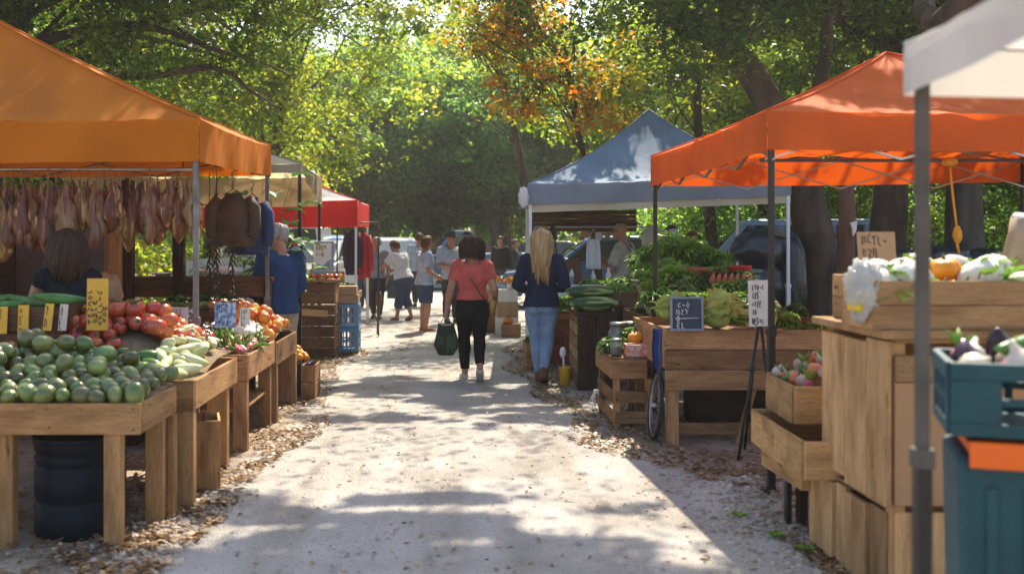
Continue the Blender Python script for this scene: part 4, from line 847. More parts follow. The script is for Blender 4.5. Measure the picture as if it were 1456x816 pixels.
for i, (x, y, z, s, lb_) in enumerate(CL): cau.put((x, y, z), (U(-.35, .35), U(-.35, .35), i*1.3), s, lb_, None, 'cauliflower')
for i, (x, y, z, s) in enumerate(((2.12, 4.40, 1.29, .52), (2.225, 4.41, 1.29, .55), (2.175, 4.50, 1.385, .55), (2.27, 4.55, 1.30, .5))):
    pum.put((x, y, z), (U(-.15, .15), U(-.15, .15), i), s, ['orange pumpkin in front right beside the grey post', 'orange pumpkin in front next to the large cauliflower', 'orange pumpkin set highest on the two front ones', 'orange pumpkin half hidden behind the front pair'][i], None, 'pumpkin')
for i, (x, y, z) in enumerate(((1.90, 4.36, 1.33), (2.02, 4.38, 1.32), (2.4, 4.36, 1.32))): cab.put((x, y, z), (.5, .1, i), .5, ['pale cabbage at the front edge between the cauliflowers', 'pale cabbage at the front edge directly behind the grey post', 'pale cabbage at the front edge right of the pumpkins'][i], None, 'cabbage')
# plastic bag with yellow produce over the tray end
BAGM = M('clear_bag', (.80, .80, .78), .18, (.62, .62, .60), 9, trans=.5, tcol=(.85, .85, .8), bump=1.2, bscale=16, spec=.8)
bg = thing('plastic_bag', 'crinkled clear bag with yellow fruit hanging over the tray end', 'bag', (1.775, 4.40, 1.255)); bg.scale = (.62, .62, .62)
m = MB(); m.ball((0, 0, .15), (.10, .17, .19), 44, 32, wob=lambda d: 1+.30*mnoise.noise(d*2.2+Vector((3, 0, 0)))+.26*abs(mnoise.noise(d*5))+.10*mnoise.noise(d*13)); m.build('film', BAGM, bg)
for k in range(5):
    m = MB(); m.ball((-.052+.012*(k % 2), -.07+.035*k, .03+.02*(k % 2)), .033, 10, 8); m.build('yellow_fruit', M('lemon_skin', (.80, .55, .04), .4), bg)
m = MB(); m.grid(lambda u, v: ((u-.3)*.14, (v-.5)*.22, .30+.05*mnoise.noise(Vector((u*4, v*4, 2)))+.03*math.sin(u*7+v*5)), 10, 12); m.build('loose_edge', BAGM, bg, solid=.003)
# cardboard sign and jug behind the tray
price_tag('brown cardboard sign with faint writing behind the cauliflowers', (2.14, 5.12, 1.395), .20, .21, .1, -.12, CARD, INK, (.95, .6, .7), 6, sd=41, down=.14, name='cardboard_sign', cat='sign', r=.003)
JUG = M('stoneware', (.40, .30, .20), .5, (.30, .20, .12), 5)
jg = thing('paper_sack', 'open brown sack with a white rim at the tray end', 'sack', (2.55, 4.66, 1.36)); jg.rotation_euler = (.1, .25, 0)
m = MB(); m.lathe([(0, 0), (.055, 0), (.062, .02), (.068, .22), (.078, .30), (.072, .30), (.06, .2), (.05, .02), (0, .015)], n=20, cap=False, wob=lambda a, t: 1+.06*math.sin(5*a+4*t)); m.build('body', JUG, jg)
m = MB(); m.ball((0, 0, .30), (.075, .07, .03), 16, 10, wob=lambda d: 1+.25*mnoise.noise(d*5)); m.build('rim', MATS['white_cloth'], jg)
# ---- stepped trays left of the stand
def tray2(label, pts, z0, z1, mat=WOODB, name='wooden_tray', tilt=0):
    """four-sided tray from plan corners"""
    cx = sum(p[0] for p in pts)/4; cy = sum(p[1] for p in pts)/4; root = thing(name, label, 'tray', (cx, cy, z0)); t = .022
    for i in range(4):
        a, b = Vector((*pts[i], z0)), Vector((*pts[(i+1) % 4], z0)); d = (b-a).normalized(); a2 = a+d*(0 if i % 2 else t*.6); b2 = b-d*(0 if i % 2 else t*.6)
        m = MB(); n = max(1, round((b-a).length/.26)); 
        for k in range(n):
            p, q = a2.lerp(b2, k/n), a2.lerp(b2, (k+1)/n); m.beam((*p[:2], (z0+z1)/2), (*(q-d*.003)[:2], (z0+z1)/2), t, z1-z0-(.004 if k % 2 else 0))
        m.build(['side_board', 'end_board', 'side_board', 'end_board'][i], mat, root, world=True, bevel=.004)
    m = MB(); m.prism([(p[0]+(cx-p[0])*.06, p[1]+(cy-p[1])*.06) for p in pts], 2, z0+.01, z0+.03); m.build('bottom_board', mat, root, world=True); return root
tray2('long pale empty tray jutting toward the path from the stand', [(1.755, 5.95), (1.72, 4.98), (2.2, 4.96), (2.3, 5.93)][::-1], .395, .585)
tray2('higher pale tray of small red and green produce above the long one', [(1.83, 5.92), (1.80, 5.36), (2.35, 5.34), (2.38, 5.9)][::-1], .60, .80)
for i in range(26): 
    (rad, oni, tom, pep)[i % 4].put((1.9+.085*(i % 5)+U(-.02, .02), 5.45+.09*(i//5)+U(-.02, .02), .80+.10*math.sin(PI*(i % 5)/5)), (U(-1, 1), U(-1, 1), i), U(.7, 1.), ['small red radish in the higher tray by the stand', 'pale onion in the higher tray by the stand', 'small tomato in the higher tray by the stand', 'small green pepper in the higher tray by the stand'][i % 4], ['radishes in the higher tray', 'onions in the higher tray', 'tomatoes in the higher tray', 'peppers in the higher tray'][i % 4], ['radish', 'onion', 'tomato', 'pepper'][i % 4])
tr2 = thing('trestle', 'rough timber trestle carrying the two stepped trays', 'trestle', (2.05, 5.5, 0))
wbox('beam', tr2, (2.02, 5.56, .335), (.46, .62, .11), WOODB, rot=(0, 0, .03)); wbox('post', tr2, (1.93, 5.62, .14), (.05, .06, .278), WOODD); wbox('post', tr2, (1.86, 5.64, .14), (.03, .05, .278), BLACKM); wbox('post', tr2, (2.2, 5.35, .14), (.05, .06, .278), WOODD)
# ---- teal crate, bin
TC = Vector((1.935, 3.06, 0)); TR = Matrix.Rotation(-.345, 3, 'Z')
tcr = pcrate('teal plastic crate of onions and courgettes on the teal bin', (TC.x, TC.y, .985), (.84, .42, .215), PLASTB, -.345, (7, 2))
bin_ = thing('plastic_bin', 'large teal plastic bin with an orange band under the teal crate', 'bin', (TC.x+.02, TC.y, 0), -.345)
m = MB(); m.box((0, 0, .46), (.80, .40, .92), top=(1.05, 1.05)); m.build('body', PLASTB, bin_, bevel=.02)
m = MB()
for i in range(8): m.box((-.33+i*.1, -.211, .44), (.030, .022, .80))
m.build('ribs', PLASTB, bin_, bevel=.004)
m = MB(); m.box((.0, -.226, .935), (.78, .03, .075)); m.box((.0, 0, .95), (.78, .42, .03)); m.build('orange_band', M('orange_plastic', (.80, .14, .01), .4), bin_, bevel=.004)
for i in range(30):
    k = (oni, gar, oni, rad, egg)[i % 5]; q_ = TC+TR @ Vector((-.34+.11*(i % 7)+U(-.02, .02), -.15+.08*(i//7)+U(-.02, .02), 0)); x, y = q_.x, q_.y
    k.put((x, y, 1.165+U(0, .02)), (U(-1, 1), U(-1, 1), i), U(.8, 1.1), f'{["pale brown onion", "white garlic bulb", "pale brown onion", "pink radish", "dark aubergine"][i % 5]} in the teal plastic crate', f'{["onions", "garlic bulbs", "onions", "radishes", "aubergines"][i % 5]} in the teal crate', ['onion', 'garlic', 'onion', 'radish', 'aubergine'][i % 5])
for i, (x, y) in enumerate(((1.80, 3.16), (1.92, 2.98), (2.05, 3.05))): zuc.put((x, y, 1.235+.01*i), (.2, -.15, .3+.5*i), 1.0, ['dark courgette leaning up in the teal crate', 'dark courgette in front in the teal crate', 'dark courgette right of the others in the teal crate'][i], None, 'courgette')
# ---- main table under the orange canopy
mt = thing('produce_table', 'brown timber table with deep board front carrying the lettuces', 'table', (2.4, 8.5, 0))
for i, (z0, z1) in enumerate(((.585, .73), (.735, .885))): wbox('front_board', mt, (2.42, 7.815, (z0+z1)/2), (1.56, .03, z1-z0), WOODW)
wbox('apron', mt, (2.42, 7.80, .505), (1.56, .04, .15), WOODW)
wbox('side_board', mt, (1.655, 8.5, .735), (.03, 1.33, .30), WOODW); wbox('side_board', mt, (3.185, 8.5, .735), (.03, 1.33, .30), WOODW)
wbox('back_board', mt, (2.42, 9.18, .66), (1.56, .03, .45), WOODW); wbox('bed_board', mt, (2.42, 8.5, .80), (1.48, 1.30, .03), WOODW)
for x, y in ((1.70, 7.83), (3.13, 7.83), (1.70, 9.12), (3.13, 9.12)): wbox('leg', mt, (x, y+.02, .215), (.09, .08, .426), WOODW)
wbox('stretcher', mt, (2.42, 8.0, .1), (1.4, .03, .09), WOODW); wbox('brace', mt, (2.30, 7.9, .29), (.05, .04, .62), WOODW, rot=(0, .28, 0))
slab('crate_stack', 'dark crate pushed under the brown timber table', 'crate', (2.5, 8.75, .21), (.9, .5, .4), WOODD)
def lz(x, y): return .90+.12*smooth((y-7.9)/1.2)
LB = [(1.88, 8.0, nap, 'napa', 1.0), (2.08, 7.98, nap, 'napa', 1.1), (2.26, 8.02, cab, 'cab', 1.1), (2.44, 8.0, cab, 'cab', 1.0), (2.62, 8.0, let1, 'let', .9), (2.8, 8.0, kal, 'kale', .8), (2.96, 8.02, let1, 'let', .8), (3.08, 8.0, kal, 'kale', .8),
      (1.80, 8.3, nap, 'napa', .9), (2.0, 8.28, cab, 'cab', 1.0), (2.18, 8.3, nap, 'napa', 1.0), (2.36, 8.3, let1, 'let', .9), (2.55, 8.3, let2, 'let', .9), (2.75, 8.3, kal, 'kale', .9), (2.95, 8.3, let1, 'let', .9), (1.85, 8.6, kal, 'kale', .9), (2.1, 8.6, let1, 'let', 1.), (2.35, 8.6, kal, 'kale', 1.), (2.6, 8.6, par, 'par', 1.1), (2.85, 8.6, let2, 'let', .9),
      (1.8, 8.9, par, 'par', 1.1), (2.05, 8.9, let2, 'let', 1.), (2.3, 8.9, chd, 'chd', .9), (2.55, 8.9, let1, 'let', 1.), (2.8, 8.9, kal, 'kale', 1.), (3.0, 8.9, par, 'par', 1.)]
NM = {'napa': ('pale napa cabbage', 'napa cabbages', 'cabbage'), 'cab': ('round pale green cabbage', 'pale cabbages', 'cabbage'), 'let': ('bright leaf lettuce', 'leaf lettuces', 'lettuce'), 'kale': ('dark curly kale bunch', 'kale bunches', 'kale'), 'par': ('dark parsley bunch', 'parsley bunches', 'parsley'), 'chd': ('glossy chard bunch', 'chard bunches', 'chard')}
for x, y, k, nm, s in LB:
    rowt = 'front row' if y < 8.15 else 'second row' if y < 8.45 else 'back rows'
    if x > 2.7: s *= .72
    k.put((x, y, lz(x, y)-(.08 if x > 2.7 else 0)), (U(-.45, .1), U(-.3, .3), U(0, 6)), s, f'{NM[nm][0]} in the {rowt} on the brown timber table', f'{NM[nm][1]} in the {rowt} of the timber table', NM[nm][2])
# ---- the big heap of greens behind
ptable('plank table under the front of the big heap of greens', 1.78, 3.2, 9.35, 10.55, .88, .16, [(1.85, 9.42, .08, .08), (3.1, 9.42, .08, .08), (1.85, 10.45, .08, .08), (3.1, 10.45, .08, .08)], WOODM)
ptable('higher plank table under the back of the big heap of greens', 1.42, 3.3, 11.0, 12.35, 1.02, .16, [(1.5, 11.1, .08, .08), (3.2, 11.1, .08, .08), (1.5, 12.25, .08, .08), (3.2, 12.25, .08, .08)], WOODM)
def gz(x, y):
    if y < 10.8: return .90+.30*smooth((y-9.4)/1.1)
    return 1.0+.42*smooth((y-11.0)/.9)*smooth((x-1.95)/.45)*math.exp(-(max(0, x-2.75)/.8)**2)
for (x0, x1, y0, y1) in ((1.85, 3.15, 9.4, 10.5), (1.48, 3.25, 11.05, 12.3)):
    m = MB(); m.grid(lambda u, v: (lerp(x0, x1, u), lerp(y0, y1, v), gz(lerp(x0, x1, u), lerp(y0, y1, v))-.03), 10, 8); tag(m.build('burlap_liner', MATS['burlap'], solid=.01), 'burlap liner under the %s of the heap of greens' % ('front' if y0 < 10 else 'back'), 'liner')
GK = [('let', let1), ('kale', kal), ('let', let2), ('chd', chd), ('par', par), ('let', let1), ('kale', kal)]
gi = 0
for (x0, x1, y0, y1, st) in ((1.9, 3.0, 9.5, 10.45, .22), (1.55, 3.15, 11.12, 12.25, .21)):
    y = y0
    while y <= y1:
        x = x0+U(0, .1)
        while x <= x1:
            nm, k = GK[gi*5 % 7 if U(0, 1) < .7 else random.randrange(7)]; gi += 1
            zone = ('front' if y0 < 10 else 'back'); side = 'path side' if x < 2.3 else ('middle' if x < 3 else 'outer side')
            k.put((x+U(-.05, .05), y+U(-.05, .05), gz(x, y)), (U(-.55, .15), U(-.45, .45), U(0, 6)), U(.95, 1.3)*(.8 if x < 2.15 else 1), f'{NM[nm][0]} in the {zone} of the big heap, {side}', f'{NM[nm][1]} in the {zone} heap, {side}', NM[nm][2]); x += st
        y += st
for i, (x, y, z) in enumerate(((2.36, 11.6, 1.36), (2.5, 11.7, 1.46), (2.72, 11.5, 1.40), (2.4, 11.3, 1.22), (2.6, 12.0, 1.48))):
    (chd, let2)[i % 2].put((x, y, z), (U(-.6, -.1), U(-.3, .3), i), 1.35, ['tall chard bunch on the left of the heap crest', 'bright lettuce crowning the heap of greens', 'chard bunch on the right of the heap crest', 'bright lettuce low on the face of the heap crest', 'tall chard bunch behind the heap crest'][i], None, 'greens')
for i, (x, y) in enumerate(((2.45, 10.2), (2.62, 10.1), (2.9, 10.25), (2.2, 9.6))):
    bowl(['terracotta bowl among the greens', 'brown basket of greens beside the terracotta bowl', 'red bowl at the outer side of the heap', 'tan bowl low on the path side of the heap'][i], (x, y, gz(x, y)+.06), .12, .1, [MATS['terracotta'], WOODM, MATS['red_coat_cloth'], CARD][i])
for i in range(7):
    bent_x = 2.55+.06*i; m = MB(); m.tube([(bent_x, 10.02, 1.1), (bent_x+.01, 10.0, 1.19), (bent_x+.02, 9.98, 1.25)], [.028, .033, .008], 9)
    tag(m.build('sweet_potato', M('sweet_potato_skin', (.42, .17, .10), .7, (.3, .11, .06), 8)), 'pinkish sweet potato standing among the greens', 'sweet potato', 'sweet potatoes among the greens')
# ---- dark crate stand with striped melons
dk = thing('plank_cabinet', 'dark upright plank cabinet with pale drawer slats on its path side', 'cabinet', (1.55, 11.2, 0)); dk.rotation_euler = (0, 0, -.05)
for i in range(4):
    m = MB(); m.box((-.145+i*.098, -.52, .40+.004*(i % 2)), (.094, .025, .78)); m.build('front_plank', WOODD, dk, bevel=.004)
for i in range(6):
    m = MB(); m.box((-.20, 0, .12+i*.13), (.022, .98, .115)); m.build('side_slat', [WOODM, WOODW, CARD, WOODW, CARD, WOODW][i], dk, bevel=.004)
for c, d, nm in (((.20, 0, .40), (.022, .98, .78), 'side_panel'), ((0, .51, .40), (.40, .022, .78), 'back_panel'), ((0, -.0, .80), (.44, 1.08, .03), 'top_board'), ((.0, -.05, .05), (.36, .9, .09), 'plinth')):
    m = MB(); m.box(c, d); m.build(nm, WOODD, dk, bevel=.004)
for i, (y, z, x) in enumerate(((10.82, .90, 1.50), (11.05, .90, 1.48), (10.95, 1.02, 1.47))): mel.put((x+.02, y, z), (U(-.3, .3), 0, U(-.12, .12)), 1.0, ['long striped green melon at the front of the dark cabinet', 'long striped green melon behind the front one', 'striped green melon lying on top of the other two'][i], None, 'melon')
for i in range(5): chd.put((1.25+.11*i, 11.55+.03*i, .83), (-.7, U(-.2, .2), i), .8, 'green celery bunch at the back of the dark cabinet', 'celery bunches on the dark cabinet', 'celery')
carton('rust red carton box behind the dark plank cabinet', (1.42, 13.2, 0), (.32, .4, .60), M('rust_card', (.30, .07, .025), .8, (.22, .05, .02), 6), writing=51)
crate('pale crate of seedlings behind the woman with blonde hair', (1.06, 13.0-.35, 0), (.28, .5, .34), 0, WOODW, slats=2)
for i in range(3): let1.put((1.0+.06*i, 12.5+.15*i, .34), (-.2, 0, i), .75, 'leafy green seedling in the pale crate near the blonde woman', 'seedlings in the pale crate', 'seedling')
yb = thing('yellow_bucket', 'small yellow bucket with a long pale scoop on the path edge', 'bucket', (1.235, 11.0, 0))
YEL = M('yellow_plastic', (.80, .48, .02), .4)
m = MB(); m.lathe([(0, 0), (.05, 0), (.064, .21), (.068, .215), (.06, .21), (.048, .01), (0, .01)], n=20, cap=False); m.build('body', YEL, yb)
m = MB(); m.tube([(0, 0, .02), (-.02, .0, .33)], .01, 8); m.ball((-.025, 0, .37), (.035, .02, .06), 12, 8); m.build('scoop', WHITEM, yb)
# ---- low stand with pumpkins and jars
ls = thing('low_stand', 'low brown timber stand of pumpkins and jars by the path', 'stand', (1.56, 8.9, 0))
wbox('front_board', ls, (1.48, 8.49, .50), (.30, .026, .155), WOODW, rot=(0, 0, .0)); wbox('top_board', ls, (1.52, 8.95, .585), (.36, .90, .025), WOODW)
wbox('side_board', ls, (1.345, 8.95, .50), (.024, .88, .15), WOODW)
for i, z in enumerate((.10, .27)): wbox('side_slat', ls, (1.36, 8.95, z), (.02, .86, .10), WOODW); wbox('front_slat', ls, (1.5, 8.5, z), (.26, .02, .10), WOODW)
for x, y in ((1.385, 8.53), (1.65, 8.53), (1.385, 9.34), (1.65, 9.34)): wbox('leg', ls, (x, y, .21), (.05, .06, .42), WOODW)
for i, (x, y, z, s) in enumerate(((1.62, 8.75, .60, .62), (1.56, 8.62, .60, .42), (1.66, 8.60, .60, .45), (1.60, 8.78, .69, .55), (1.50, 8.58, .60, .36))): pum.put((x, y, z), (U(-.2, .2), U(-.2, .2), i), s, ['orange pumpkin at the back of the low stand', 'small pumpkin at the front of the low stand', 'small pumpkin by the bicycle wheel on the low stand', 'pumpkin stacked highest on the low stand', 'tiny pumpkin nearest the path on the low stand'][i], None, 'pumpkin')
crate('small tin tray of pumpkins on the front of the low stand', (1.58, 8.60, .600), (.22, .16, .10), 0, M('checked_tin', (.62, .50, .45), .5, (.55, .12, .08), 30), slats=1)
def gjar(label, c, s=1., fill=(.05, .12, .03)):
    root = thing('glass_jar', label, 'jar', c); root.scale = (s,)*3
    m = MB(); m.lathe([(0, .0), (.06, .0), (.068, .015), (.068, .12), (.055, .15), (.055, .17), (.05, .17), (.05, .15), (.062, .118), (.062, .018), (0, .01)], n=24, cap=False); m.build('glass', GLASS, root)
    m = MB(); m.lathe([(0, .012), (.058, .018), (.058, .105), (0, .11)], n=20, cap=False); m.build('contents', M('jar_fill_%d' % int(fill[1]*1000), fill, .5, tuple(k*1.6 for k in fill), 20), root)
    m = MB(); m.lathe([(0, .172), (.06, .172), (.06, .19), (0, .192)], n=20, cap=False); m.build('lid', METAL, root)
gjar('glass jar of green pickles behind the pumpkins', (1.50, 9.15, .60), 1.25); gjar('second glass jar beside the pickle jar', (1.62, 9.22, .60), 1.25, (.10, .10, .06)); gjar('small jar with pale contents at the stand corner', (1.40, 8.62, .60), .75, (.5, .4, .22))
par.put((1.43, 8.85, .60), (0, 0, 1), 1.0, 'frizzy herb pot at the path end of the low stand', None, 'herbs'); par.put((1.44, 8.98, .62), (.2, 0, 2), .9, 'second frizzy herb bunch behind the herb pot', None, 'herbs')
let2.put((1.62, 9.05, .72), (-.3, 0, 0), .8, 'pale lettuce between the jars and the chalkboard', None, 'lettuce')
# bicycle wheel
bw = thing('bicycle_wheel', 'black bicycle wheel leaning against the timber table leg', 'wheel', (1.61, 8.02, .275)); bw.rotation_euler = (.0, .10, -.04)
def ring(m, r, tr_, n=44, k=8, mat=0):
    pts = [(0, r*math.cos(2*PI*i/n), r*math.sin(2*PI*i/n)) for i in range(n+1)]; m.tube(pts, tr_, k, mat, cap=False)
m = MB(); ring(m, .255, .017); m.build('tyre', RUBBER, bw)
m = MB(); ring(m, .235, .010); m.build('rim', METAL, bw)
m = MB(); m.tube([(-.045, 0, 0), (.045, 0, 0)], [.02, .02], 10); m.build('hub', METAL, bw)
m = MB()
for i in range(28):
    a = 2*PI*i/28; m.tube([(.03*(1 if i % 2 else -1), .018*math.cos(a+.6), .018*math.sin(a+.6)), (0, .235*math.cos(a), .235*math.sin(a))], .0015, 4)
m.build('spokes', METAL, bw)
bt = thing('folded_tarp', 'folded blue tarp hung between the pumpkins and the chalkboard', 'tarp', (1.66, 7.95, .66))
m = MB(); m.grid(lambda u, v: (lerp(-.09, .07, u)+.004*math.sin(v*9), -.0+.022*math.sin(u*12), lerp(-.10, .22, v)), 24, 8); m.build('cloth', M('blue_tarp', (.015, .05, .20), .5, (.01, .035, .14), 7, bump=.4, bscale=14), bt, solid=.004)
# chalkboard & paper sign on a stand
cb = thing('chalkboard', 'small dark chalkboard with chalk lettering on the table front', 'sign', (1.80, 7.78, .888)); cb.rotation_euler = (-.06, 0, .02)
m = MB(); m.box((0, 0, .12), (.225, .012, .235)); m.build('slate', SLATE, cb, bevel=.003)
m = MB()
for c, d in (((0, -.002, .243), (.25, .018, .016)), ((0, -.002, .0), (.25, .018, .016)), ((-.118, -.002, .121), (.016, .018, .226)), ((.118, -.002, .121), (.016, .018, .226))): m.box(c, d)
m.build('frame', M('grey_blue_frame', (.24, .29, .36), .6), cb, bevel=.003)
m = MB(); scrib(m, .20, .22, (.75, .75, .0, .55), 0, .0042, -.0085, 5, sd=62); m.tube([(-.09, -.0085, .085), (.09, -.0085, .09)], .003, 5); m.build('chalk_writing', CHALK, cb)
ss = thing('sign_stand', 'white paper sign clipped to a thin black folding stand', 'sign', (2.17, 7.35, 0)); ss.rotation_euler = (0, 0, 0)
m = MB(); m.box((.045, 0, 1.115), (.145, .006, .33), (0, -.03, 0)); m.build('paper', PAPER, ss)
m = MB(); scrib(m, .125, .31, (.95, .55, .8, .4, .9), 0, .0028, -.0055, 6, sd=71); m.v = [(v[0]+.045, v[1], v[2]+.955) for v in m.v]; m.build('writing', INK, ss)
for a, b in (((.05, .01, .97), (-.13, -.10, .01)), ((.065, .012, .97), (.10, -.12, .30)), ((.05, .03, .97), (.03, .30, .01))):
    m = MB(); m.tube([a, b], .011, 8); m.tube([lerp(Vector(a), Vector(b), .32), lerp(Vector(a), Vector(b), .36)], .016, 8); m.build('leg', BLACKM, ss)
m = MB(); m.tube([(.05, .008, .955), (.05, .008, 1.2)], .008, 8); m.build('clip_bar', BLACKM, ss)
# glass lantern / wire thing on the ground by the dark cabinet
wl = thing('wire_lantern', 'small white wire lantern lying on the ground by the cabinet', 'lantern', (1.37, 9.55, .0))
m = MB()
for k in range(6):
    a = k*PI/3; m.tube([(.03*math.cos(a), .03*math.sin(a), .01), (.07*math.cos(a), .07*math.sin(a), .07), (.03*math.cos(a), .03*math.sin(a), .15)], .005, 5)
m.build('wires', WHITEM, wl)
m = MB(); m.lathe([(0, 0), (.05, 0), (.05, .014), (0, .014)], n=16, cap=False); m.lathe([(0, .15), (.04, .15), (.03, .18), (0, .185)], n=16, cap=False); m.build('caps', WHITEM, wl)
# yellow rope from the orange canopy
yr = thing('yellow_rope', 'knotted yellow rope hanging from the red orange canopy frame', 'rope', (3.22, 6.6, 1.50))
m = MB(); m.tube([(.06, 0, -.02), (.05, 0, .03), (.045, .0, .15), (.02, 0, .35), (.0, 0, .56)], [.009, .009, .008, .008, .008], 8); m.build('cord', TASS, yr)
m = MB(); m.ball((.05, 0, .10), (.028, .028, .06), 12, 8, wob=lambda d: 1+.15*mnoise.noise(d*7)); m.build('lower_knot', TASS, yr); m = MB(); m.ball((0, 0, .57), (.05, .04, .03), 12, 8, wob=lambda d: 1+.2*mnoise.noise(d*6)); m.build('upper_knot', TASS, yr)
wbm = thing('hanging_rail', 'thin grey rail under the red orange canopy holding the yellow rope', 'rail', (3.6, 6.62, 2.08)); m = MB(); m.tube([(-1.6, 0, 0), (1.6, 0, 0)], .011, 8); m.build('bar', GREYP, wbm)
# ---- inside/behind the blue canopy
bb = MB()
for i in range(5): bb.box((1.95+U(-.01, .01), 14.9, 1.74+i*.062), (1.52, .05+.02*(i % 2), .058), (U(-.2, .2), U(-.01, .01), U(-.02, .02)))
o = bb.build('awning_boards', WOODM, bevel=.004); tag(o, 'row of weathered brown boards hung across the blue canopy back', 'boards')
for k in (1.28, 2.62):
    m = MB(); m.tube([(k, 14.9, 2.02), (k, 14.92, 2.3)], .006, 5); m.build('hanging_wire', BLACKM, o, world=True)
def paper_hang(label, c, w, h, mat=PAPER, rz=0):
    root = thing('hanging_paper', label, 'paper', c, rz); m = MB(); m.grid(lambda u, v: ((u-.5)*w, .012*math.sin(v*5+u*2), v*h), 6, 10); m.build('sheet', mat, root, solid=.003); m = MB(); m.tube([(0, .01, h-.005), (0, .01, h+.10)], .004, 5); m.build('clip', BLACKM, root)
paper_hang('small tan paper clipped under the hanging boards', (1.95, 14.80, 1.62), .13, .10, CARD); paper_hang('square white paper clipped under the boards', (2.15, 14.80, 1.58), .10, .12); paper_hang('second square paper beside the white one', (2.27, 14.80, 1.58), .07, .13, CARD)
ap = thing('white_apron', 'long white apron hanging under the blue canopy', 'apron', (2.0, 14.3, 1.18))
m = MB(); m.grid(lambda u, v: ((u-.5)*lerp(.20, .16, v**3), .025*math.sin(u*11), v*.42), 16, 8); m.build('cloth', MATS['white_cloth'], ap, solid=.005)
m = MB(); m.tube([(-.07, 0, .42), (0, 0, .56), (.07, 0, .42)], .005, 5); m.build('neck_strap', MATS['white_cloth'], ap)
ra = thing('hanging_rail', 'thin steel rail for papers and apron under the blue canopy', 'rail', (1.95, 14.5, 0))
m = MB(); m.tube([(-.75, 0, 1.77), (.95, 0, 1.77)], .012, 8); m.build('bar', METAL, ra)
for x in (-.75, .95):
    m = MB(); m.tube([(x, 0, .0), (x, 0, 1.77)], .014, 8); m.build('upright', METAL, ra)
bk = thing('wicker_basket', 'tall brown wicker basket leaning beside the white apron', 'basket', (1.72, 13.7, .97)); bk.rotation_euler = (.0, -.28, 0)
WICK = M('wicker', (.20, .085, .04), .7, (.07, .03, .015), 30, stretch=(1, 1, 3), bump=.8, bscale=40)
m = MB(); m.lathe([(0, 0), (.07, 0), (.09, .1), (.115, .36), (.12, .37), (.11, .36), (.08, .1), (0, .02)], n=28, cap=False, wob=lambda a, t: 1+.02*math.sin(14*a)); m.build('body', WICK, bk)
m = MB(); m.tube([(-.11, 0, .36), (-.09, 0, .48), (0, 0, .53), (.09, 0, .48), (.11, 0, .36)], .010, 8); m.build('handle', WICK, bk)
vt = ptable('white topped stall table under the blue canopy', 1.15, 3.2, 13.35, 14.25, .97, .1, [(1.2, 13.42, .05, .05), (3.1, 13.42, .05, .05), (1.2, 14.15, .05, .05), (3.1, 14.15, .05, .05)], WOODW)
m = MB(); m.box((2.15, 13.80, .985), (2.06, .95, .02)); m.box((2.15, 13.325, .9), (2.06, .006, .18)); tag(m.build('tablecloth', MATS['white_cloth'], bevel=.004), 'white cloth spread over the stall table under the blue canopy', 'tablecloth')
TOOL = ['dark long-handled tool leaning behind the blonde woman', 'pale wooden pole leaning beside the dark tool']
for i, (x, mt_) in enumerate(((1.55, BLACKM), (1.22, WOODB))):
    t_ = thing('garden_tool', TOOL[i], 'tool', (x, 14.25, .98)); t_.rotation_euler = (-.12, .14*(1 if i else -1), 0)
    m = MB(); m.tube([(0, 0, 0), (0, 0, .62)], .013, 8); m.build('handle', WOODM if i == 0 else WOODB, t_)
    m = MB(); m.box((0, 0, .72), (.09, .012, .2), top=(.7, 1)); m.build('blade', mt_, t_, bevel=.004)
for i in range(7):
    m = MB(); h = U(.14, .26); m.lathe([(0, 0), (.035, 0), (.037, h*.6), (.014, h*.8), (.014, h), (0, h)], n=14, cap=False); o = m.build('bottle', [PAPER, CERA, METAL, CARD, CERA, PAPER, METAL][i]); o.location = (1.3+.16*i+U(-.03, .03), 13.55+U(0, .3), .996); tag(o, ['white bottle', 'pale ceramic bottle', 'steel flask', 'tan bottle', 'short ceramic bottle', 'cream bottle', 'dull steel flask'][i]+f', {ORD[i]} along the white stall table', 'bottle')
# silvery balloon-like bag behind the vendor
m = MB(); m.ball((3.0, 15.2, 1.6), (.16, .12, .2), 20, 14, wob=lambda d: 1+.2*mnoise.noise(d*4)); o = m.build('plastic_bag', BAGM); tag(o, 'puffed silvery bag hanging behind the bald vendor', 'bag')
m = MB(); m.tube([(3.0, 15.2, 1.78), (2.98, 15.2, 2.2)], .004, 5); m.build('string', BLACKM, o, world=True)
m = MB(); m.ball((.93, 12.98, 2.12), (.06, .08, .12), 24, 18, wob=lambda d: 1+.3*mnoise.noise(d*3)+.2*abs(mnoise.noise(d*7))); tag(m.build('bundled_cloth', MATS['white_cloth']), 'crumpled white cloth bundled at the left corner of the blue canopy', 'cloth')
# ---- far end boxes by the left post of the blue canopy
fb = [(.62, 17.6, 0, .34, .34, .36, WOODM, 'dark wooden box at the bottom of the far pile'), (.62, 17.6, .37, .3, .3, .34, CARD, 'tan carton stacked on the dark far box'), (.95, 17.2, 0, .36, .36, .30, PAPER, 'white carton on the ground by the blue canopy post'),
      (.95, 17.2, .31, .34, .34, .24, CARD, 'tan carton stacked on the white one'), (.97, 17.2, .56, .30, .30, .2, PAPER, 'white box topping the far stack'), (.72, 18.2, .0, .6, .5, .74, M('pale_blue_plastic', (.30, .40, .52), .5), 'pale blue bin behind the far cartons'), (1.0, 16.75, 0, .3, .3, .22, WOODW, 'weathered low box in front of the far stack'), (.42, 18.6, 0, .3, .3, .5, WOODM, 'brown box left of the far carton pile')]
for x, y, z, a, b, c, mt_, lb_ in fb: carton(lb_, (x, y, z), (a, b, c), mt_, U(-.15, .15), open_=(c > .3))
FLO = M('yellow_flower', (.85, .50, .02), .5, (.80, .30, .01), 14, trans=.3)
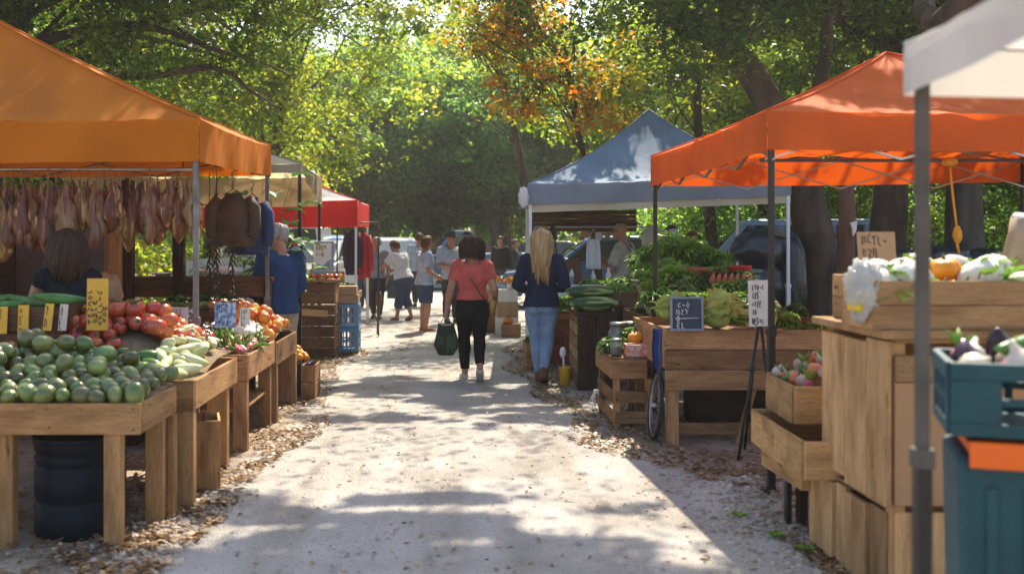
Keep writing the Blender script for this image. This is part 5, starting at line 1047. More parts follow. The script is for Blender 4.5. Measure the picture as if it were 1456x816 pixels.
for i, (x, y, z) in enumerate(((.80, 18.1, .75), (.62, 17.6, .72), (1.02, 17.15, .77))):
    r_ = thing('flower_pot', ['yellow flowers in a white pot on the pale blue bin', 'yellow flowers on the tan far carton', 'orange flowers on the top white box'][i], 'flowers', (x, y, z))
    m = MB(); m.lathe([(0, 0), (.06, 0), (.08, .12), (0, .12)], n=14, cap=False); m.build('pot', CERA, r_)
    m = MB()
    for k in range(34):
        a = k*2.4; rr_ = .022*math.sqrt(k); m.ball((rr_*math.cos(a), rr_*math.sin(a), .2-.6*rr_+U(-.02, .02)), .026, 6, 4)
    m.build('blooms', FLO, r_)
pum.put((.95, 16.75, .22), (0, 0, 1), .62, 'orange pumpkin on the weathered low box at the far end', None, 'pumpkin')
# ---- right background: covered heaps, grey bin, chairs, wood pile, wrapped post
BAGB = M('black_bag_film', (.018, .022, .026), .32, (.03, .035, .04), 3, bump=1.6, bscale=7, spec=.6)
def sackpile(label, c, r, mat, sd, name='black_bag', cat='bag', k2=.14):
    m = MB(); m.ball(c, r, 30, 22, wob=lambda d: 1+.16*mnoise.noise(d*2+Vector((sd, 0, 0)))+k2*abs(mnoise.noise(d*4.5+Vector((0, sd, 0))))); return tag(m.build(name, mat), label, cat)
sackpile('bulging black sack lowest in the covered pile by the tree', (4.05, 13.4, .42), (.42, .4, .46), BAGB, 1); sackpile('large black sack in the middle of the covered pile', (4.1, 13.4, 1.02), (.37, .36, .30), BAGB, 2); sackpile('black sack on top of the covered pile by the tree', (4.05, 13.35, 1.46), (.38, .34, .27), BAGB, 3)
sackpile('long dark sack drooping on the tree side of the pile', (4.42, 13.2, 1.05), (.16, .2, .62), BAGB, 4)
gb = thing('grey_bin', 'green grey wheeled bin left of the black sacks', 'bin', (3.62, 12.7, 0))
m = MB(); m.box((0, 0, .62), (.30, .34, 1.1), top=(1.2, 1.2)); m.build('body', M('grey_green_plastic', (.13, .16, .13), .5, (.17, .2, .16), 4), gb, bevel=.03)
m = MB(); m.box((0, 0, 1.20), (.39, .44, .05)); m.build('lid', MATS['grey_green_plastic'], gb, bevel=.015)
for sx in (-.14, .14):
    m = MB(); m.tube([(sx-.02, .17, .08), (sx+.02, .17, .08)], .08, 14); m.build('wheel', RUBBER, gb)
ch = thing('folding_chair', 'black folding chair frame standing behind the heap of greens', 'chair', (3.25, 12.75, 0), .4)
m = MB()
for sx in (-.2, .2): m.tube([(sx, -.2, 0), (sx, .1, .6), (sx, .22, 1.15), (sx*.8, .24, 1.22)], .016, 8)
m.build('back_frame', BLACKM, ch)
m = MB()
for sx in (-.18, .18): m.tube([(sx, .22, 0), (sx, -.2, .5)], .014, 8)
m.build('legs', BLACKM, ch)
m = MB(); m.box((0, -.02, .5), (.38, .38, .03)); m.build('seat', BLACKM, ch, bevel=.006)
m = MB(); m.grid(lambda u, v: ((u-.5)*.4, lerp(.13, .22, v)-.03*math.sin(u*PI), lerp(.75, 1.15, v)), 8, 6); m.build('backrest', BLACKM, ch, solid=.012)
sackpile('blue and white tarp bundle left of the grey bin', (3.32, 13.6, 1.0), (.24, .22, .26), M('blue_white_tarp', (.10, .22, .45), .4, (.55, .6, .66), 4, bump=.8, bscale=10, contrast=(.45, .55)), 7, 'tarp_bundle', 'tarp')
slab('plinth', 'dull crate under the blue and white tarp bundle', 'crate', (3.32, 13.6, .38), (.5, .45, .74), WOODM)
slab('plinth', 'dull box among the covered pile near the wrapped post', 'box', (3.0, 14.2, .45), (.5, .4, .9), CARD)
wp = thing('wrapped_post', 'tan upright bundle with a white paper top beyond the greens', 'post', (3.1, 14.2, .90))
m = MB(); m.tube([(0, 0, .0), (0, 0, .68)], [.07, .065], 12); m.build('bundle', CARD, wp)
m = MB(); m.ball((0, 0, .74), (.10, .09, .10), 18, 12, wob=lambda d: 1+.35*mnoise.noise(d*5)); m.build('paper_top', MATS['white_cloth'], wp)
LOGM = M('log_bark', (.11, .075, .05), .9, (.05, .035, .024), 7, bump=.8, bscale=30); LOGE = M('log_end', (.36, .25, .15), .85, (.22, .15, .09), 12)
lg = MB(); lg.tube([(-.25, 0, 0), (.25, 0, 0)], [.075, .07], 12, 0, cap=False); ends = MB(); ends.lathe([(0, .001), (.072, 0)], n=12, Mx=Matrix.Rotation(-PI/2, 3, 'Y'), c=(-.25, 0, 0)); ends.lathe([(0, .0), (.068, .001)], n=12, Mx=Matrix.Rotation(PI/2, 3, 'Y'), c=(.25, 0, 0))
lo = lg.build('firewood_log', LOGM); ends.build('cut_end', LOGE, lo); logk = Kind(lo)
for r_ in range(8):
    for i in range(10):
        x = 5.55+i*.162+(r_ % 2)*.08; z = .08+r_*.135
        logk.put((x, 13.0+U(-.04, .04), z), (0, U(-.05, .05), PI/2+U(-.08, .08)), U(.9, 1.12), f'split log in the {"lower" if r_ < 3 else "middle" if r_ < 6 else "top"} courses of the firewood stack behind the tray', f'logs in the {"lower" if r_ < 3 else "middle" if r_ < 6 else "top"} courses of the firewood', 'log')
for i, (x, z, sx) in enumerate(((5.62, 1.34, .32), (6.25, 1.36, .38), (6.75, 1.33, .26))): sackpile(['crumpled black sack at the path end of the firewood', 'wide black sack lying along the firewood top', 'small black sack at the outer end of the firewood'][i], (x, 13.0, z), (sx, .22, .15), BAGB, 20+i)
m = MB(); pts = [(4.28, 11.0, 0), (4.30, 11.0, .7), (4.25, 11.0, 1.3), (4.27, 11.0, 1.9), (4.24, 11.0, 2.6)]
m.tube(pts, [.06, .055, .10, .085, .075], 9); o = m.build('split_post', M('peeled_bark_wood', (.17, .09, .055), .85, (.09, .05, .035), 5, stretch=(1, 1, .3), bump=.8, bscale=16)); tag(o, 'rough reddish split timber post beside the leaning trunk', 'post')
m = MB(); m.prism([(4.25, 1.76), (4.32, 1.78), (4.31, 1.68), (4.28, 1.62), (4.27, 1.70)], 1, 10.86, 10.90); m.build('white_rag', MATS['white_cloth'], o, world=True)
# ================================================================== PEOPLE
FOLD = bpy.data.textures.new('cloth_folds', 'CLOUDS'); FOLD.noise_scale = .11; FOLD.noise_depth = 2
def clothm(name, col, k=.75, ns=9., bump=.5, rough=.85): return M(name, col, rough, tuple(c*k for c in col), ns, bump=bump, bscale=90, spec=.2)
def person(label, loc, rz, H, female=False, skin=SKIN, J=None, top=None, bottom=None, shoes=None, hair=None, turn=0., nod=0., vox=.010, heel=None, girth=1., cat='person', hands=True, face=True):
    root = thing('person', label, cat, loc, rz); s = H; g = girth
    sw = .098 if female else .112
    D = dict(pelvis=(0, 0, .525), chest=(0, .0, .72), neck=(0, -.006, .835), head=(0, .012, .928), shL=(-sw, -.005, .797), shR=(sw, -.005, .797), elL=(-sw-.03, -.02, .625), elR=(sw+.03, -.02, .625),
             wrL=(-sw-.03, .02, .482), wrR=(sw+.03, .02, .482), hiL=(-.048, 0, .50), hiR=(.048, 0, .50), knL=(-.052, .012, .285), knR=(.052, .012, .285), anL=(-.052, -.012, .048), anR=(.052, -.012, .048), toL=(-.06, .09, .012), toR=(.06, .09, .012))
    D.update(J or {}); V = {k: Vector(v)*s for k, v in D.items() if hasattr(v, '__len__')}
    pe, ch, ne = V['pelvis'], V['chest'], V['neck']; up = (ch-pe).normalized(); wa = pe.lerp(ch, .5)+Vector((0, .004*s, 0))
    xr = (V['shR']-V['shL']).normalized(); hx = (V['hiR']-V['hiL']).normalized()
    rings = ([(pe-up*.055*s, .070, .058), (pe-up*.01*s, .100, .070), (pe.lerp(wa, .5), .090, .062), (wa, .074, .052), (wa.lerp(ch, .5), .080, .058), (ch, .088, .066), (ch.lerp(ne, .45), .090, .056), (ch.lerp(ne, .75), .066, .042)] if female else
             [(pe-up*.055*s, .068, .058), (pe-up*.01*s, .090, .066), (pe.lerp(wa, .5), .088, .063), (wa, .086, .060), (wa.lerp(ch, .5), .092, .064), (ch, .102, .068), (ch.lerp(ne, .45), .100, .058), (ch.lerp(ne, .75), .070, .044)])
    def torso(m, e, a, b, eh=None):
        pts = [r[0] for r in rings[a:b]]; rd = [((r[1]*g+e)*s, (r[2]*g+e*1.1)*s) for r in rings[a:b]]; m.tube(pts, rd, 20, ref=xr)
    def limb(m, pts, rd, e=0., n=12): m.tube(pts, [(r+e)*s for r in rd], n)
    def arm(m, S, e, upto, k=1.):
        sh, el, wr = V['sh'+S], V['el'+S], V['wr'+S]; m.ball(sh, ((.036+e)*s,)*3, 12, 8); limb(m, [ch.lerp(sh, .45)+Vector((0, 0, .03*s)), sh, sh.lerp(el, .25)], [.034, .036, .033], e)
        pts = [sh, sh.lerp(el, .35), sh.lerp(el, .75), el, el.lerp(wr, .3), el.lerp(wr, .7), wr]; rd = [.034, .033, .028, .0255, .0265, .021, .0165]; ts = [0, .35, .75, 1, 1.3, 1.7, 2]
        P, Q = [], []
        for p, r, t in zip(pts, rd, ts):
            if t <= upto+1e-6: P.append(p); Q.append(r*k)
        if ts[len(P)-1] < upto:
            i = len(P); f = (upto-ts[i-1])/(ts[i]-ts[i-1]); P.append(pts[i-1].lerp(pts[i], f)); Q.append(lerp(rd[i-1], rd[i], f)*k)
        m.tube(P, [(q+e)*s for q in Q], 12)
    def leg(m, S, e, upto, wide=1.):
        hi, kn, an = V['hi'+S], V['kn'+S], V['an'+S]
        pts = [hi+Vector((0, 0, .02*s)), hi.lerp(kn, .25), hi.lerp(kn, .65), kn, kn.lerp(an, .3), kn.lerp(an, .65), an]; rd = [.056, .055, .043, .035, .0365, .027, .022]; ts = [0, .25, .65, 1, 1.3, 1.65, 2]
        if not female: rd = [.056, .052, .043, .036, .037, .028, .023]
        P, Q = [], []
        for p, r, t in zip(pts, rd, ts):
            if t <= upto+1e-6: P.append(p); Q.append(lerp(r*g, r, min(1, t)))
        if ts[len(P)-1] < upto:
            i = len(P); f = (upto-ts[i-1])/(ts[i]-ts[i-1]); P.append(pts[i-1].lerp(pts[i], f)); Q.append(lerp(rd[i-1], rd[i], f))
        m.tube(P, [(q*(1+(wide-1)*min(1, t/1.2))+e)*s for q, t in zip(Q, ts)], 14)
    Hm = Matrix.Rotation(turn, 3, 'Z') @ Matrix.Rotation(-nod, 3, 'X'); hc = V['head']
    def hp(x, y, z): return hc+Hm @ (Vector((x, y, z))*s)
    # --- body, one continuous surface
    m = MB(); torso(m, 0, 0, 8)
    m.tube([ch.lerp(ne, .6), ne, hc-Vector((0, .012*s, .02*s))], [(.050*s, .04*s), (.034*s, .036*s), (.034*s, .038*s)], 14, ref=xr)
    hr_ = [(-.066, .012, .014, .030), (-.058, .025, .027, .022), (-.040, .038, .042, .012), (-.015, .043, .052, .004), (.010, .046, .056, 0), (.035, .045, .055, -.004), (.052, .036, .045, -.006), (.063, .02, .026, -.007), (.067, .004, .005, -.007)]
    vs = []
    for z, rx, ry, yo in hr_:
        for j in range(18): a = 2*PI*j/18; vs.append(hp(rx*math.cos(a), ry*math.sin(a)+yo, z))
    m.add(vs, [(i*18+j, i*18+(j+1) % 18, (i+1)*18+(j+1) % 18, (i+1)*18+j) for i in range(8) for j in range(18)]+[tuple(range(17, -1, -1)), tuple(range(8*18, 9*18))], 0, True)
    m.tube([hp(0, .050, .014), hp(0, .060, -.004), hp(0, .067, -.015), hp(0, .054, -.020)], [.005*s, .0065*s, .009*s, .006*s], 8)
    for sx in (-1, 1): m.ball(hp(sx*.047, -.006, -.002), (.006*s, .013*s, .019*s), 8, 6); m.ball(hp(sx*.018, .046, .016), (.016*s, .009*s, .006*s), 8, 6)
    for S in 'LR':
        arm(m, S, 0, 2); leg(m, S, 0, 2)
        an, to = V['an'+S], V['to'+S]; m.tube([an+Vector((0, 0, .01*s)), an-Vector((0, 0, .015*s)), an.lerp(to, .5), to], [.022*s, .024*s, .022*s, .012*s], 10)
        m.ball(pe+Vector(((-.042 if S == 'L' else .042)*s, -.028*s, -.035*s)), .044*s*g, 12, 8)
        if hands:
            wr = V['wr'+S]; d = (wr-V['el'+S]).normalized(); cur = D.get('curl'+S, .6); sgn = -1 if S == 'L' else 1
            fwd = Vector(D.get('palm'+S, (-sgn, .15, 0))); fwd = (fwd-d*fwd.dot(d)).normalized(); side = d.cross(fwd).normalized()
            k0 = wr+d*.012*s; k1 = wr+d*.055*s
            m.tube([wr-d*.01*s, k0, k1], [(.016*s, .014*s), (.021*s, .0125*s), (.023*s, .0105*s)], 10, ref=side)
            for i, ln in enumerate((.040, .046, .043, .033)):
                o = (i-1.5)*.0118*s; b = k1-d*.006*s+side*o; dd = d.copy(); P = [b]
                for q in range(3): 
                    dd = (dd+fwd*math.tan(min(1.2, cur*.55))).normalized(); P.append(P[-1]+dd*ln*s*(.42, .33, .25)[q])
                m.tube(P, [.0056*s, .0054*s, .005*s, .004*s], 6)
            sd_ = side*(-1 if side.y < 0 else 1); th = (sd_*.8+d*.6+fwd*.35).normalized(); b = k0+sd_*.012*s
            m.tube([b, b+th*.024*s, b+(th+fwd*.5*cur+d*.3).normalized()*.045*s], [.0085*s, .007*s, .005*s], 7)
    body = m.build('body', skin, root, remesh=vox, smoothit=3)
    if face:
        m = MB()
        for sx in (-1, 1): m.ball(hp(sx*.0185, .0485, .006), (.0075*s, .006*s, .0048*s), 8, 6)
        m.build('eyes', EYEM, root); m = MB(); m.ball(hp(0, .0535, -.034), (.013*s, .006*s, .0035*s), 8, 6); m.build('mouth', LIP, root)
    def fold(o, st=.010):
        d = o.modifiers.new('f', 'DISPLACE'); d.texture = FOLD; d.strength = st*1.9; d.mid_level = .5; d.texture_coords = 'LOCAL'
    if bottom:
        m = MB(); e = bottom.get('ease', .008); torso(m, e, 0, 4 if bottom.get('high', 1) else 3)
        for S in 'LR':
            leg(m, S, e, bottom.get('leg', 1.93), bottom.get('wide', 1.)); m.ball(pe+Vector(((-.042 if S == 'L' else .042)*s, -.028*s, -.035*s)), (.045*g+e*.8)*s, 12, 8)
        o = m.build(bottom.get('name', 'trousers'), bottom['mat'], root, remesh=vox*1.1, smoothit=4); fold(o, bottom.get('fold', .010))
    if top:
        m = MB(); e = top.get('ease', .014); lo = top.get('lo', 1); torso(m, e, lo, 8)
        if top.get('hem'): p0 = rings[lo][0]; m.tube([p0-up*top['hem']*s, p0, rings[lo+1][0]], [((rings[lo][1]*g+e+.006)*s, (rings[lo][2]*g+e+.012)*s), ((rings[lo][1]*g+e+.004)*s, (rings[lo][2]*g+e+.008)*s), ((rings[lo+1][1]*g+e)*s, (rings[lo+1][2]*g+e)*s)], 20, ref=xr)
        for S in 'LR': arm(m, S, e*.75, top.get('sleeve', .65), 1.05)
        o = m.build(top.get('name', 'shirt'), top['mat'], root, remesh=vox*1.1, smoothit=4); fold(o, top.get('fold', .012))
    if shoes:
        for S in 'LR':
            an, to = V['an'+S], V['to'+S]; f = (to-an); f = Vector((f.x, f.y, f.z)); m = MB(); hb = an-f.normalized()*.022*s; h0 = Vector((0, 0, shoes.get('up', 0)))*s
            m.tube([hb+Vector((0, 0, -.020*s)), an+Vector((0, 0, -.020*s)), an.lerp(to, .55), to+f.normalized()*.006*s, to+f.normalized()*.022*s], [(.022*s, .026*s), (.027*s, .030*s), (.029*s, .021*s), (.027*s, .015*s), (.012*s, .008*s)], 12, ref=(1, 0, 0))
            if shoes.get('up'): m.tube([an-Vector((0, 0, .01*s)), an+(V['kn'+S]-an).normalized()*shoes['up']*s], [.028*s, .030*s], 12)
            sh = m.build('shoe', shoes['mat'], root, remesh=.009, smoothit=2)
            m = MB(); m.tube([hb+Vector((0, 0, -.042*s)), an.lerp(to, .4)+Vector((0, 0, -.030*s)), to+f.normalized()*.018*s+Vector((0, 0, -.008*s))], [(.021*s, .006*s), (.026*s, .006*s), (.020*s, .006*s)], 10, ref=(1, 0, 0)); m.build('sole', shoes.get('sole', RUBBER), sh)
    if hair: hair(root, hp, s)
    return root, V, hp
def hairm(name, a, b): return M(name, a, .55, b, 14, (40, 40, 1.5), 'gr', spec=.22, tint=.6)
HDARK = hairm('dark_brown_hair', (.060, .028, .015), (.026, .013, .008)); HBLON = hairm('blonde_hair', (.52, .34, .16), (.32, .19, .08)); HGREY = hairm('grey_hair', (.42, .41, .39), (.25, .24, .23)); HBRN = hairm('brown_hair', (.16, .08, .035), (.08, .04, .02))
def hair_cap(m, hp, s, grow=.006, zmin=-.02, front=.035, tint=-.3):
    vs = []; n = 20; k = 9; zs = [lerp(zmin, .069, (i/k)**.8) for i in range(k+1)]
    for z in zs:
        f = math.sqrt(max(0, 1-(max(z, 0)/.0705)**2)) if z > 0 else 1-.06*abs(z)/.05
        for j in range(n):
            a = 2*PI*j/n; rx = (.046*f+grow); ry = (.057*f+grow); y = math.sin(a)*ry-.003
            lim = front+(z-.02)*.0; 
            if z < .028 and y > lim-.04+z*.6: y = lim-.04+z*.6
            vs.append(hp(rx*math.cos(a), y, z+(grow if z > .05 else 0)))
    m.add(vs, [(i*n+j, i*n+(j+1) % n, (i+1)*n+(j+1) % n, (i+1)*n+j) for i in range(k) for j in range(n)]+[tuple(range(n-1, -1, -1)), tuple(range(k*n, (k+1)*n))], 0, True, tint=tint)
def strands(m, hp, s, n, ln, out, seed, amin=PI*.95, amax=PI*2.05, r=.0075, wave=.008, back=0., conv=0., jit=.15):
    """locks falling from the crown; a = angle round the head, 3*pi/2 is the back"""
    rr = random.Random(seed)
    for i in range(n):
        a = lerp(amin, amax, (i+rr.random())/n); z0 = rr.uniform(.045, .064); L = ln*rr.uniform(1-jit, 1+jit*.6); q = rr.uniform(.9, 1.1); ph = rr.uniform(0, 6)
        pts = []; c, d = math.cos(a), math.sin(a)
        for t in (0, .12, .25, .42, .6, .8, 1.0):
            z = z0-L*max(0, t-.08); e = 1-max(0, z/.075)**2 if z > 0 else 1
            e = math.sqrt(max(.05, e)); o = out*math.sin(min(1, t*1.25)*PI*.62)
            x = c*(.047*e+.008*q+o); y = d*(.056*e+.008*q+o)-.004-back*t
            x *= (1-conv*max(0, t-.3))
            pts.append(hp(x+wave*math.sin(t*7+ph)*t, y+wave*.6*math.cos(t*6+ph)*t, z))
        k = rr.uniform(.8, 1.25)*r*s; m.tube(pts, [k*.7, k, k*1.1, k*1.1, k, k*.8, k*.25], 5, 0, tint=rr.uniform(-.6, .7))
def h_bob(root, hp, s): m = MB(); hair_cap(m, hp, s, .008, -.05); strands(m, hp, s, 190, .148, .026, 3, PI*.85, PI*2.15, .0085, .006); strands(m, hp, s, 110, .11, .030, 5, PI*.85, PI*2.15, .007, .008); m.build('hair', HDARK, root)
def h_long(root, hp, s): m = MB(); hair_cap(m, hp, s, .007, -.05); strands(m, hp, s, 170, .26, .014, 8, PI*.92, PI*2.08, .008, .008, .022, .30, .28); strands(m, hp, s, 60, .33, .012, 9, PI*1.2, PI*1.8, .006, .008, .022, .35, .3); m.build('hair', HBLON, root)
def h_short(mat, zmin=-.03, grow=.006, n=70, ln=.075):
    def f(root, hp, s): m = MB(); hair_cap(m, hp, s, grow, zmin, .03); strands(m, hp, s, n, ln, .004, 4, PI*.98, PI*2.02, .005, .003); m.build('hair', mat, root)
    return f
def h_grey(root, hp, s): # thinning on the crown
    m = MB(); strands(m, hp, s, 150, .085, .002, 6, PI*.93, PI*2.07, .0045, .003); strands(m, hp, s, 40, .05, .0, 7, PI*.4, PI*2.6, .003, .002); m.build('hair', HGREY, root)
def h_darklong(root, hp, s): m = MB(); hair_cap(m, hp, s, .009, -.05); strands(m, hp, s, 150, .22, .024, 12, PI*.85, PI*2.15, .009, .012, .01); m.build('hair', HDARK, root)
def h_hat(mat, brim=.085, hairmat=HGREY):
    def f(root, hp, s):
        m = MB(); hair_cap(m, hp, s, .004, -.03); m.build('hair', hairmat, root); m = MB(); n = 24; vs = []
        for r, z in ((.049, .025), (brim, .018), (brim+.003, .022), (.053, .034), (.051, .062), (.045, .082), (.02, .086), (.001, .086)):
            for j in range(n): a = 2*PI*j/n; vs.append(hp(math.cos(a)*r, math.sin(a)*r*1.12-.002, z+(.006*math.cos(2*a) if r > .07 else 0)))
        m.add(vs, [(i*n+j, i*n+(j+1) % n, (i+1)*n+(j+1) % n, (i+1)*n+j) for i in range(7) for j in range(n)], 0, True); m.build('hat', mat, root)
    return f
def h_cap(mat, hairmat=HDARK):
    def f(root, hp, s):
        m = MB(); hair_cap(m, hp, s, .004, -.03); m.build('hair', hairmat, root); m = MB(); n = 20; vs = []
        for r, z in ((.052, .022), (.053, .036), (.049, .056), (.034, .072), (.012, .078), (.001, .079)):
            for j in range(n): a = 2*PI*j/n; vs.append(hp(math.cos(a)*r, math.sin(a)*r*1.18-.002, z))
        m.add(vs, [(i*n+j, i*n+(j+1) % n, (i+1)*n+(j+1) % n, (i+1)*n+j) for i in range(5) for j in range(n)], 0, True)
        m.grid(lambda u, v: hp((u-.5)*.08, lerp(.045, .095, v)-.02*(2*u-1)**2, .024-.006*v), 8, 5); m.build('cap', mat, root)
    return f
CORAL = clothm('coral_knit', (.62, .125, .10)); NAVY = clothm('navy_knit', (.016, .024, .058)); BLK = clothm('black_cotton', (.012, .012, .013)); JEAN = M('light_denim', (.24, .36, .52), .85, (.17, .27, .42), 7, bump=.6, bscale=120, spec=.2)
DJEAN = clothm('dark_denim', (.055, .085, .15)); BLUEJ = clothm('royal_blue_knit', (.022, .058, .165)); KHAKI = clothm('khaki_twill', (.42, .35, .25)); GRYT = clothm('grey_jersey', (.25, .27, .31)); WHT = clothm('white_jersey', (.62, .64, .68)); LBLU = clothm('pale_blue_jersey', (.42, .49, .60)); BEI = clothm('beige_jersey', (.48, .42, .31)); DGRY = clothm('charcoal_twill', (.05, .055, .065))
LEATH = M('brown_leather', (.18, .09, .045), .5, (.11, .05, .025), 8); SHOEW = M('pale_shoe', (.50, .47, .43), .6); SHOED = M('dark_shoe', (.03, .028, .026), .5); SANDL = M('sandal_leather', (.34, .13, .06), .6)
# coral shirt woman, walking away, right heel lifted
rw, V, hp = person('woman in a coral T-shirt and black trousers walking away with a dark tote', (.245, 11.42, 0), .03, 1.63, True, J=dict(anR=(.046, -.125, .105), knR=(.052, .015, .292), toR=(.05, -.055, .016), anL=(-.046, .085, .048), knL=(-.05, .060, .288), toL=(-.055, .185, .014),
    elL=(-.150, -.02, .630), wrL=(-.172, .03, .488), elR=(.150, -.045, .635), wrR=(.168, .085, .555), curlL=1.3, palmL=(.9, .3, 0), curlR=.8, palmR=(-.9, .2, 0)), top=dict(mat=CORAL, sleeve=.62, lo=2, ease=.013, hem=.012), bottom=dict(mat=BLK, leg=1.86, ease=.007), shoes=dict(mat=SHOEW, sole=MATS['pale_shoe']), hair=h_bob, girth=1.10, vox=.008)
m = MB(); s = 1.63
A_ = [(-.055, .02, .832), (-.058, -.055, .79), (-.01, -.088, .70), (.055, -.082, .60), (.112, -.045, .535), (.125, .02, .50)]
m.tube([Vector(p)*s for p in A_], [(.009, .0025)]*6, 6, ref=(1, 0, 0)); strap = m.build('bag_strap', LEATH, rw)
hb = thing('shoulder_bag', 'small tan shoulder bag at the hip of the coral shirt woman', 'bag', (.47, 11.45, .78))
m = MB(); m.ball((0, .0, .06), (.045, .10, .085), 16, 12, wob=lambda d: 1+.08*mnoise.noise(d*4)); m.build('body', M('tan_leather', (.50, .30, .10), .5, (.4, .22, .07), 8), hb)
m = MB(); m.ball((.012, 0, .09), (.042, .09, .05), 14, 10); m.build('flap', MATS['tan_leather'], hb)
TOTE = M('dark_green_print', (.018, .035, .018), .75, (.05, .075, .03), 6, stretch=(3, 3, .8), bump=.3, bscale=30, contrast=(.48, .54))
hx_, hy_, hz_ = -.045, 11.49, .735
tb = thing('tote_bag', 'dark green printed tote bag carried by the coral shirt woman', 'bag', (hx_, hy_, .295))
m = MB()
def totep(u, v):
    a = 2*PI*u; w = (lerp(.085, .145, min(1, v/.3)) if v < .3 else lerp(.145, .085, (v-.3)/.7))*(1+.04*math.sin(3*a+v*3)); d = lerp(.075, .035, v)
    c, sn = math.cos(a), math.sin(a); k = .55
    return Vector((w*abs(c)**k*(1 if c > 0 else -1), d*abs(sn)**k*(1 if sn > 0 else -1)+.012*math.sin(5*v+2*a), v*.34+.02*math.cos(2*a)*(v > .9)))
m.grid(totep, 36, 10); m.add([totep(i/36, 0) for i in range(36)], [tuple(range(35, -1, -1))]); m.build('body', TOTE, tb, solid=.004)
for yy in (-.025, .025):
    m = MB(); m.tube([(-.085, yy, .24), (-.065, yy, .34), (-.02, yy*.5, .425), (.0, yy*.3, .438), (.02, yy*.5, .425), (.065, yy, .34), (.085, yy, .24)], [(.010, .003)]*7, 6, ref=(0, 1, 0)); m.build('handle', TOTE, tb)
# navy jumper woman
person('woman with long blonde hair in a navy jumper and pale blue jeans', (1.0, 11.2, 0), -.12, 1.70, True, J=dict(elL=(-.155, -.02, .640), wrL=(-.095, .12, .60), elR=(.150, -.01, .635), wrR=(.10, .125, .615), anL=(-.018, .075, .048), knL=(-.038, .05, .288), toL=(-.02, .175, .012), anR=(.016, -.085, .085), knR=(.036, .035, .286), toR=(.022, -.005, .014), palmL=(0, -.3, -1), palmR=(0, -.3, -1)),
    top=dict(mat=NAVY, sleeve=1.92, lo=1, ease=.016, hem=.012, name='jumper'), bottom=dict(mat=JEAN, leg=1.90, ease=.006, name='jeans'), shoes=dict(mat=LEATH, up=.05), hair=h_long, vox=.008, nod=.1)
# man in blue
person('grey-haired man in a blue long-sleeved shirt looking into the amber stall', (-1.73, 10.42, 0), .85, 1.77, False, skin=SKIN, J=dict(elR=(.150, .0, .62), wrR=(.12, .11, .53), elL=(-.14, .02, .62), wrL=(-.10, .14, .55), head=(0, .035, .925)), top=dict(mat=BLUEJ, sleeve=1.9, lo=1, ease=.020, hem=.045, name='jumper'), bottom=dict(mat=KHAKI, ease=.014, wide=1.15), shoes=dict(mat=SHOED), hair=h_grey, turn=.75, nod=-.25, vox=.009, girth=1.06)
# seller with dark hair, seen from behind
person('seller with long dark hair in a black sleeveless top behind the cucumber crate', (-2.66, 7.12, 0), .5, 1.64, True, skin=SKINT, J=dict(elL=(-.145, .04, .65), wrL=(-.10, .16, .60), elR=(.145, .04, .65), wrR=(.1, .16, .6)), top=dict(mat=clothm('black_navy_cotton', (.010, .014, .022)), sleeve=.1, lo=1, ease=.010, hem=.02, name='sleeveless_top'), bottom=dict(mat=DGRY), shoes=dict(mat=SHOED), hair=h_darklong, nod=-.15, vox=.011)
# the group further up the path
person('man in a grey T-shirt and dark trousers carrying a grey green bag', (-1.48, 20.6, 0), PI-.15, 1.66, False, skin=SKINT, top=dict(mat=GRYT, sleeve=.7, lo=1, ease=.018, hem=.01), bottom=dict(mat=DGRY, ease=.010), shoes=dict(mat=SHOED), hair=h_short(HGREY), vox=.012, J=dict(anL=(-.05, .07, .05), toL=(-.05, .16, .02), anR=(.05, -.08, .06), toR=(.05, .0, .015)))
gbg = thing('shopping_bag', 'grey green shopping bag carried beside the grey T-shirt man', 'bag', (-1.12, 20.55, .42))
m = MB(); m.box((0, 0, .22), (.30, .14, .42), top=(.75, .5)); m.build('body', M('grey_green_cloth', (.10, .14, .12), .85, (.07, .10, .09), 6), gbg, bevel=.04)
m = MB(); m.tube([(-.06, 0, .42), (-.03, 0, .5), (.03, 0, .5), (.06, 0, .42)], .008, 6); m.build('handle', MATS['grey_green_cloth'], gbg)
person('woman in a white T-shirt and denim trousers bending toward the left stalls', (-.92, 20.2, 0), .85, 1.66, True, skin=SKINT, J=dict(chest=(0, .055, .71), neck=(0, .10, .81), head=(.0, .15, .885), shL=(-.098, .08, .775), shR=(.098, .08, .775), elL=(-.14, .17, .66), wrL=(-.1, .27, .62), elR=(.14, .15, .64), wrR=(.1, .27, .60), anL=(-.05, .06, .05), toL=(-.05, .15, .012), anR=(.05, -.08, .07), toR=(.05, .0, .015)), top=dict(mat=WHT, sleeve=.75, lo=1, ease=.022, hem=.015), bottom=dict(mat=DJEAN, leg=1.55, ease=.014, wide=1.2, name='cropped_trousers'), shoes=dict(mat=SANDL), hair=h_short(HBRN, -.045, .010), nod=.5, vox=.012, girth=1.1)
person('woman in a grey blue T-shirt and knee-length denim shorts in profile', (-.44, 17.8, 0), -1.15, 1.66, True, skin=SKINT, J=dict(elL=(-.11, -.03, .64), wrL=(-.07, .09, .56), elR=(.125, -.02, .64), wrR=(.1, .10, .58), head=(0, .03, .927)), top=dict(mat=LBLU, sleeve=.75, lo=1, ease=.022, hem=.02), bottom=dict(mat=DJEAN, leg=.92, ease=.014, wide=1.1, name='shorts'), shoes=dict(mat=SANDL), hair=h_short(HBRN, -.05, .010), vox=.011, girth=1.08)
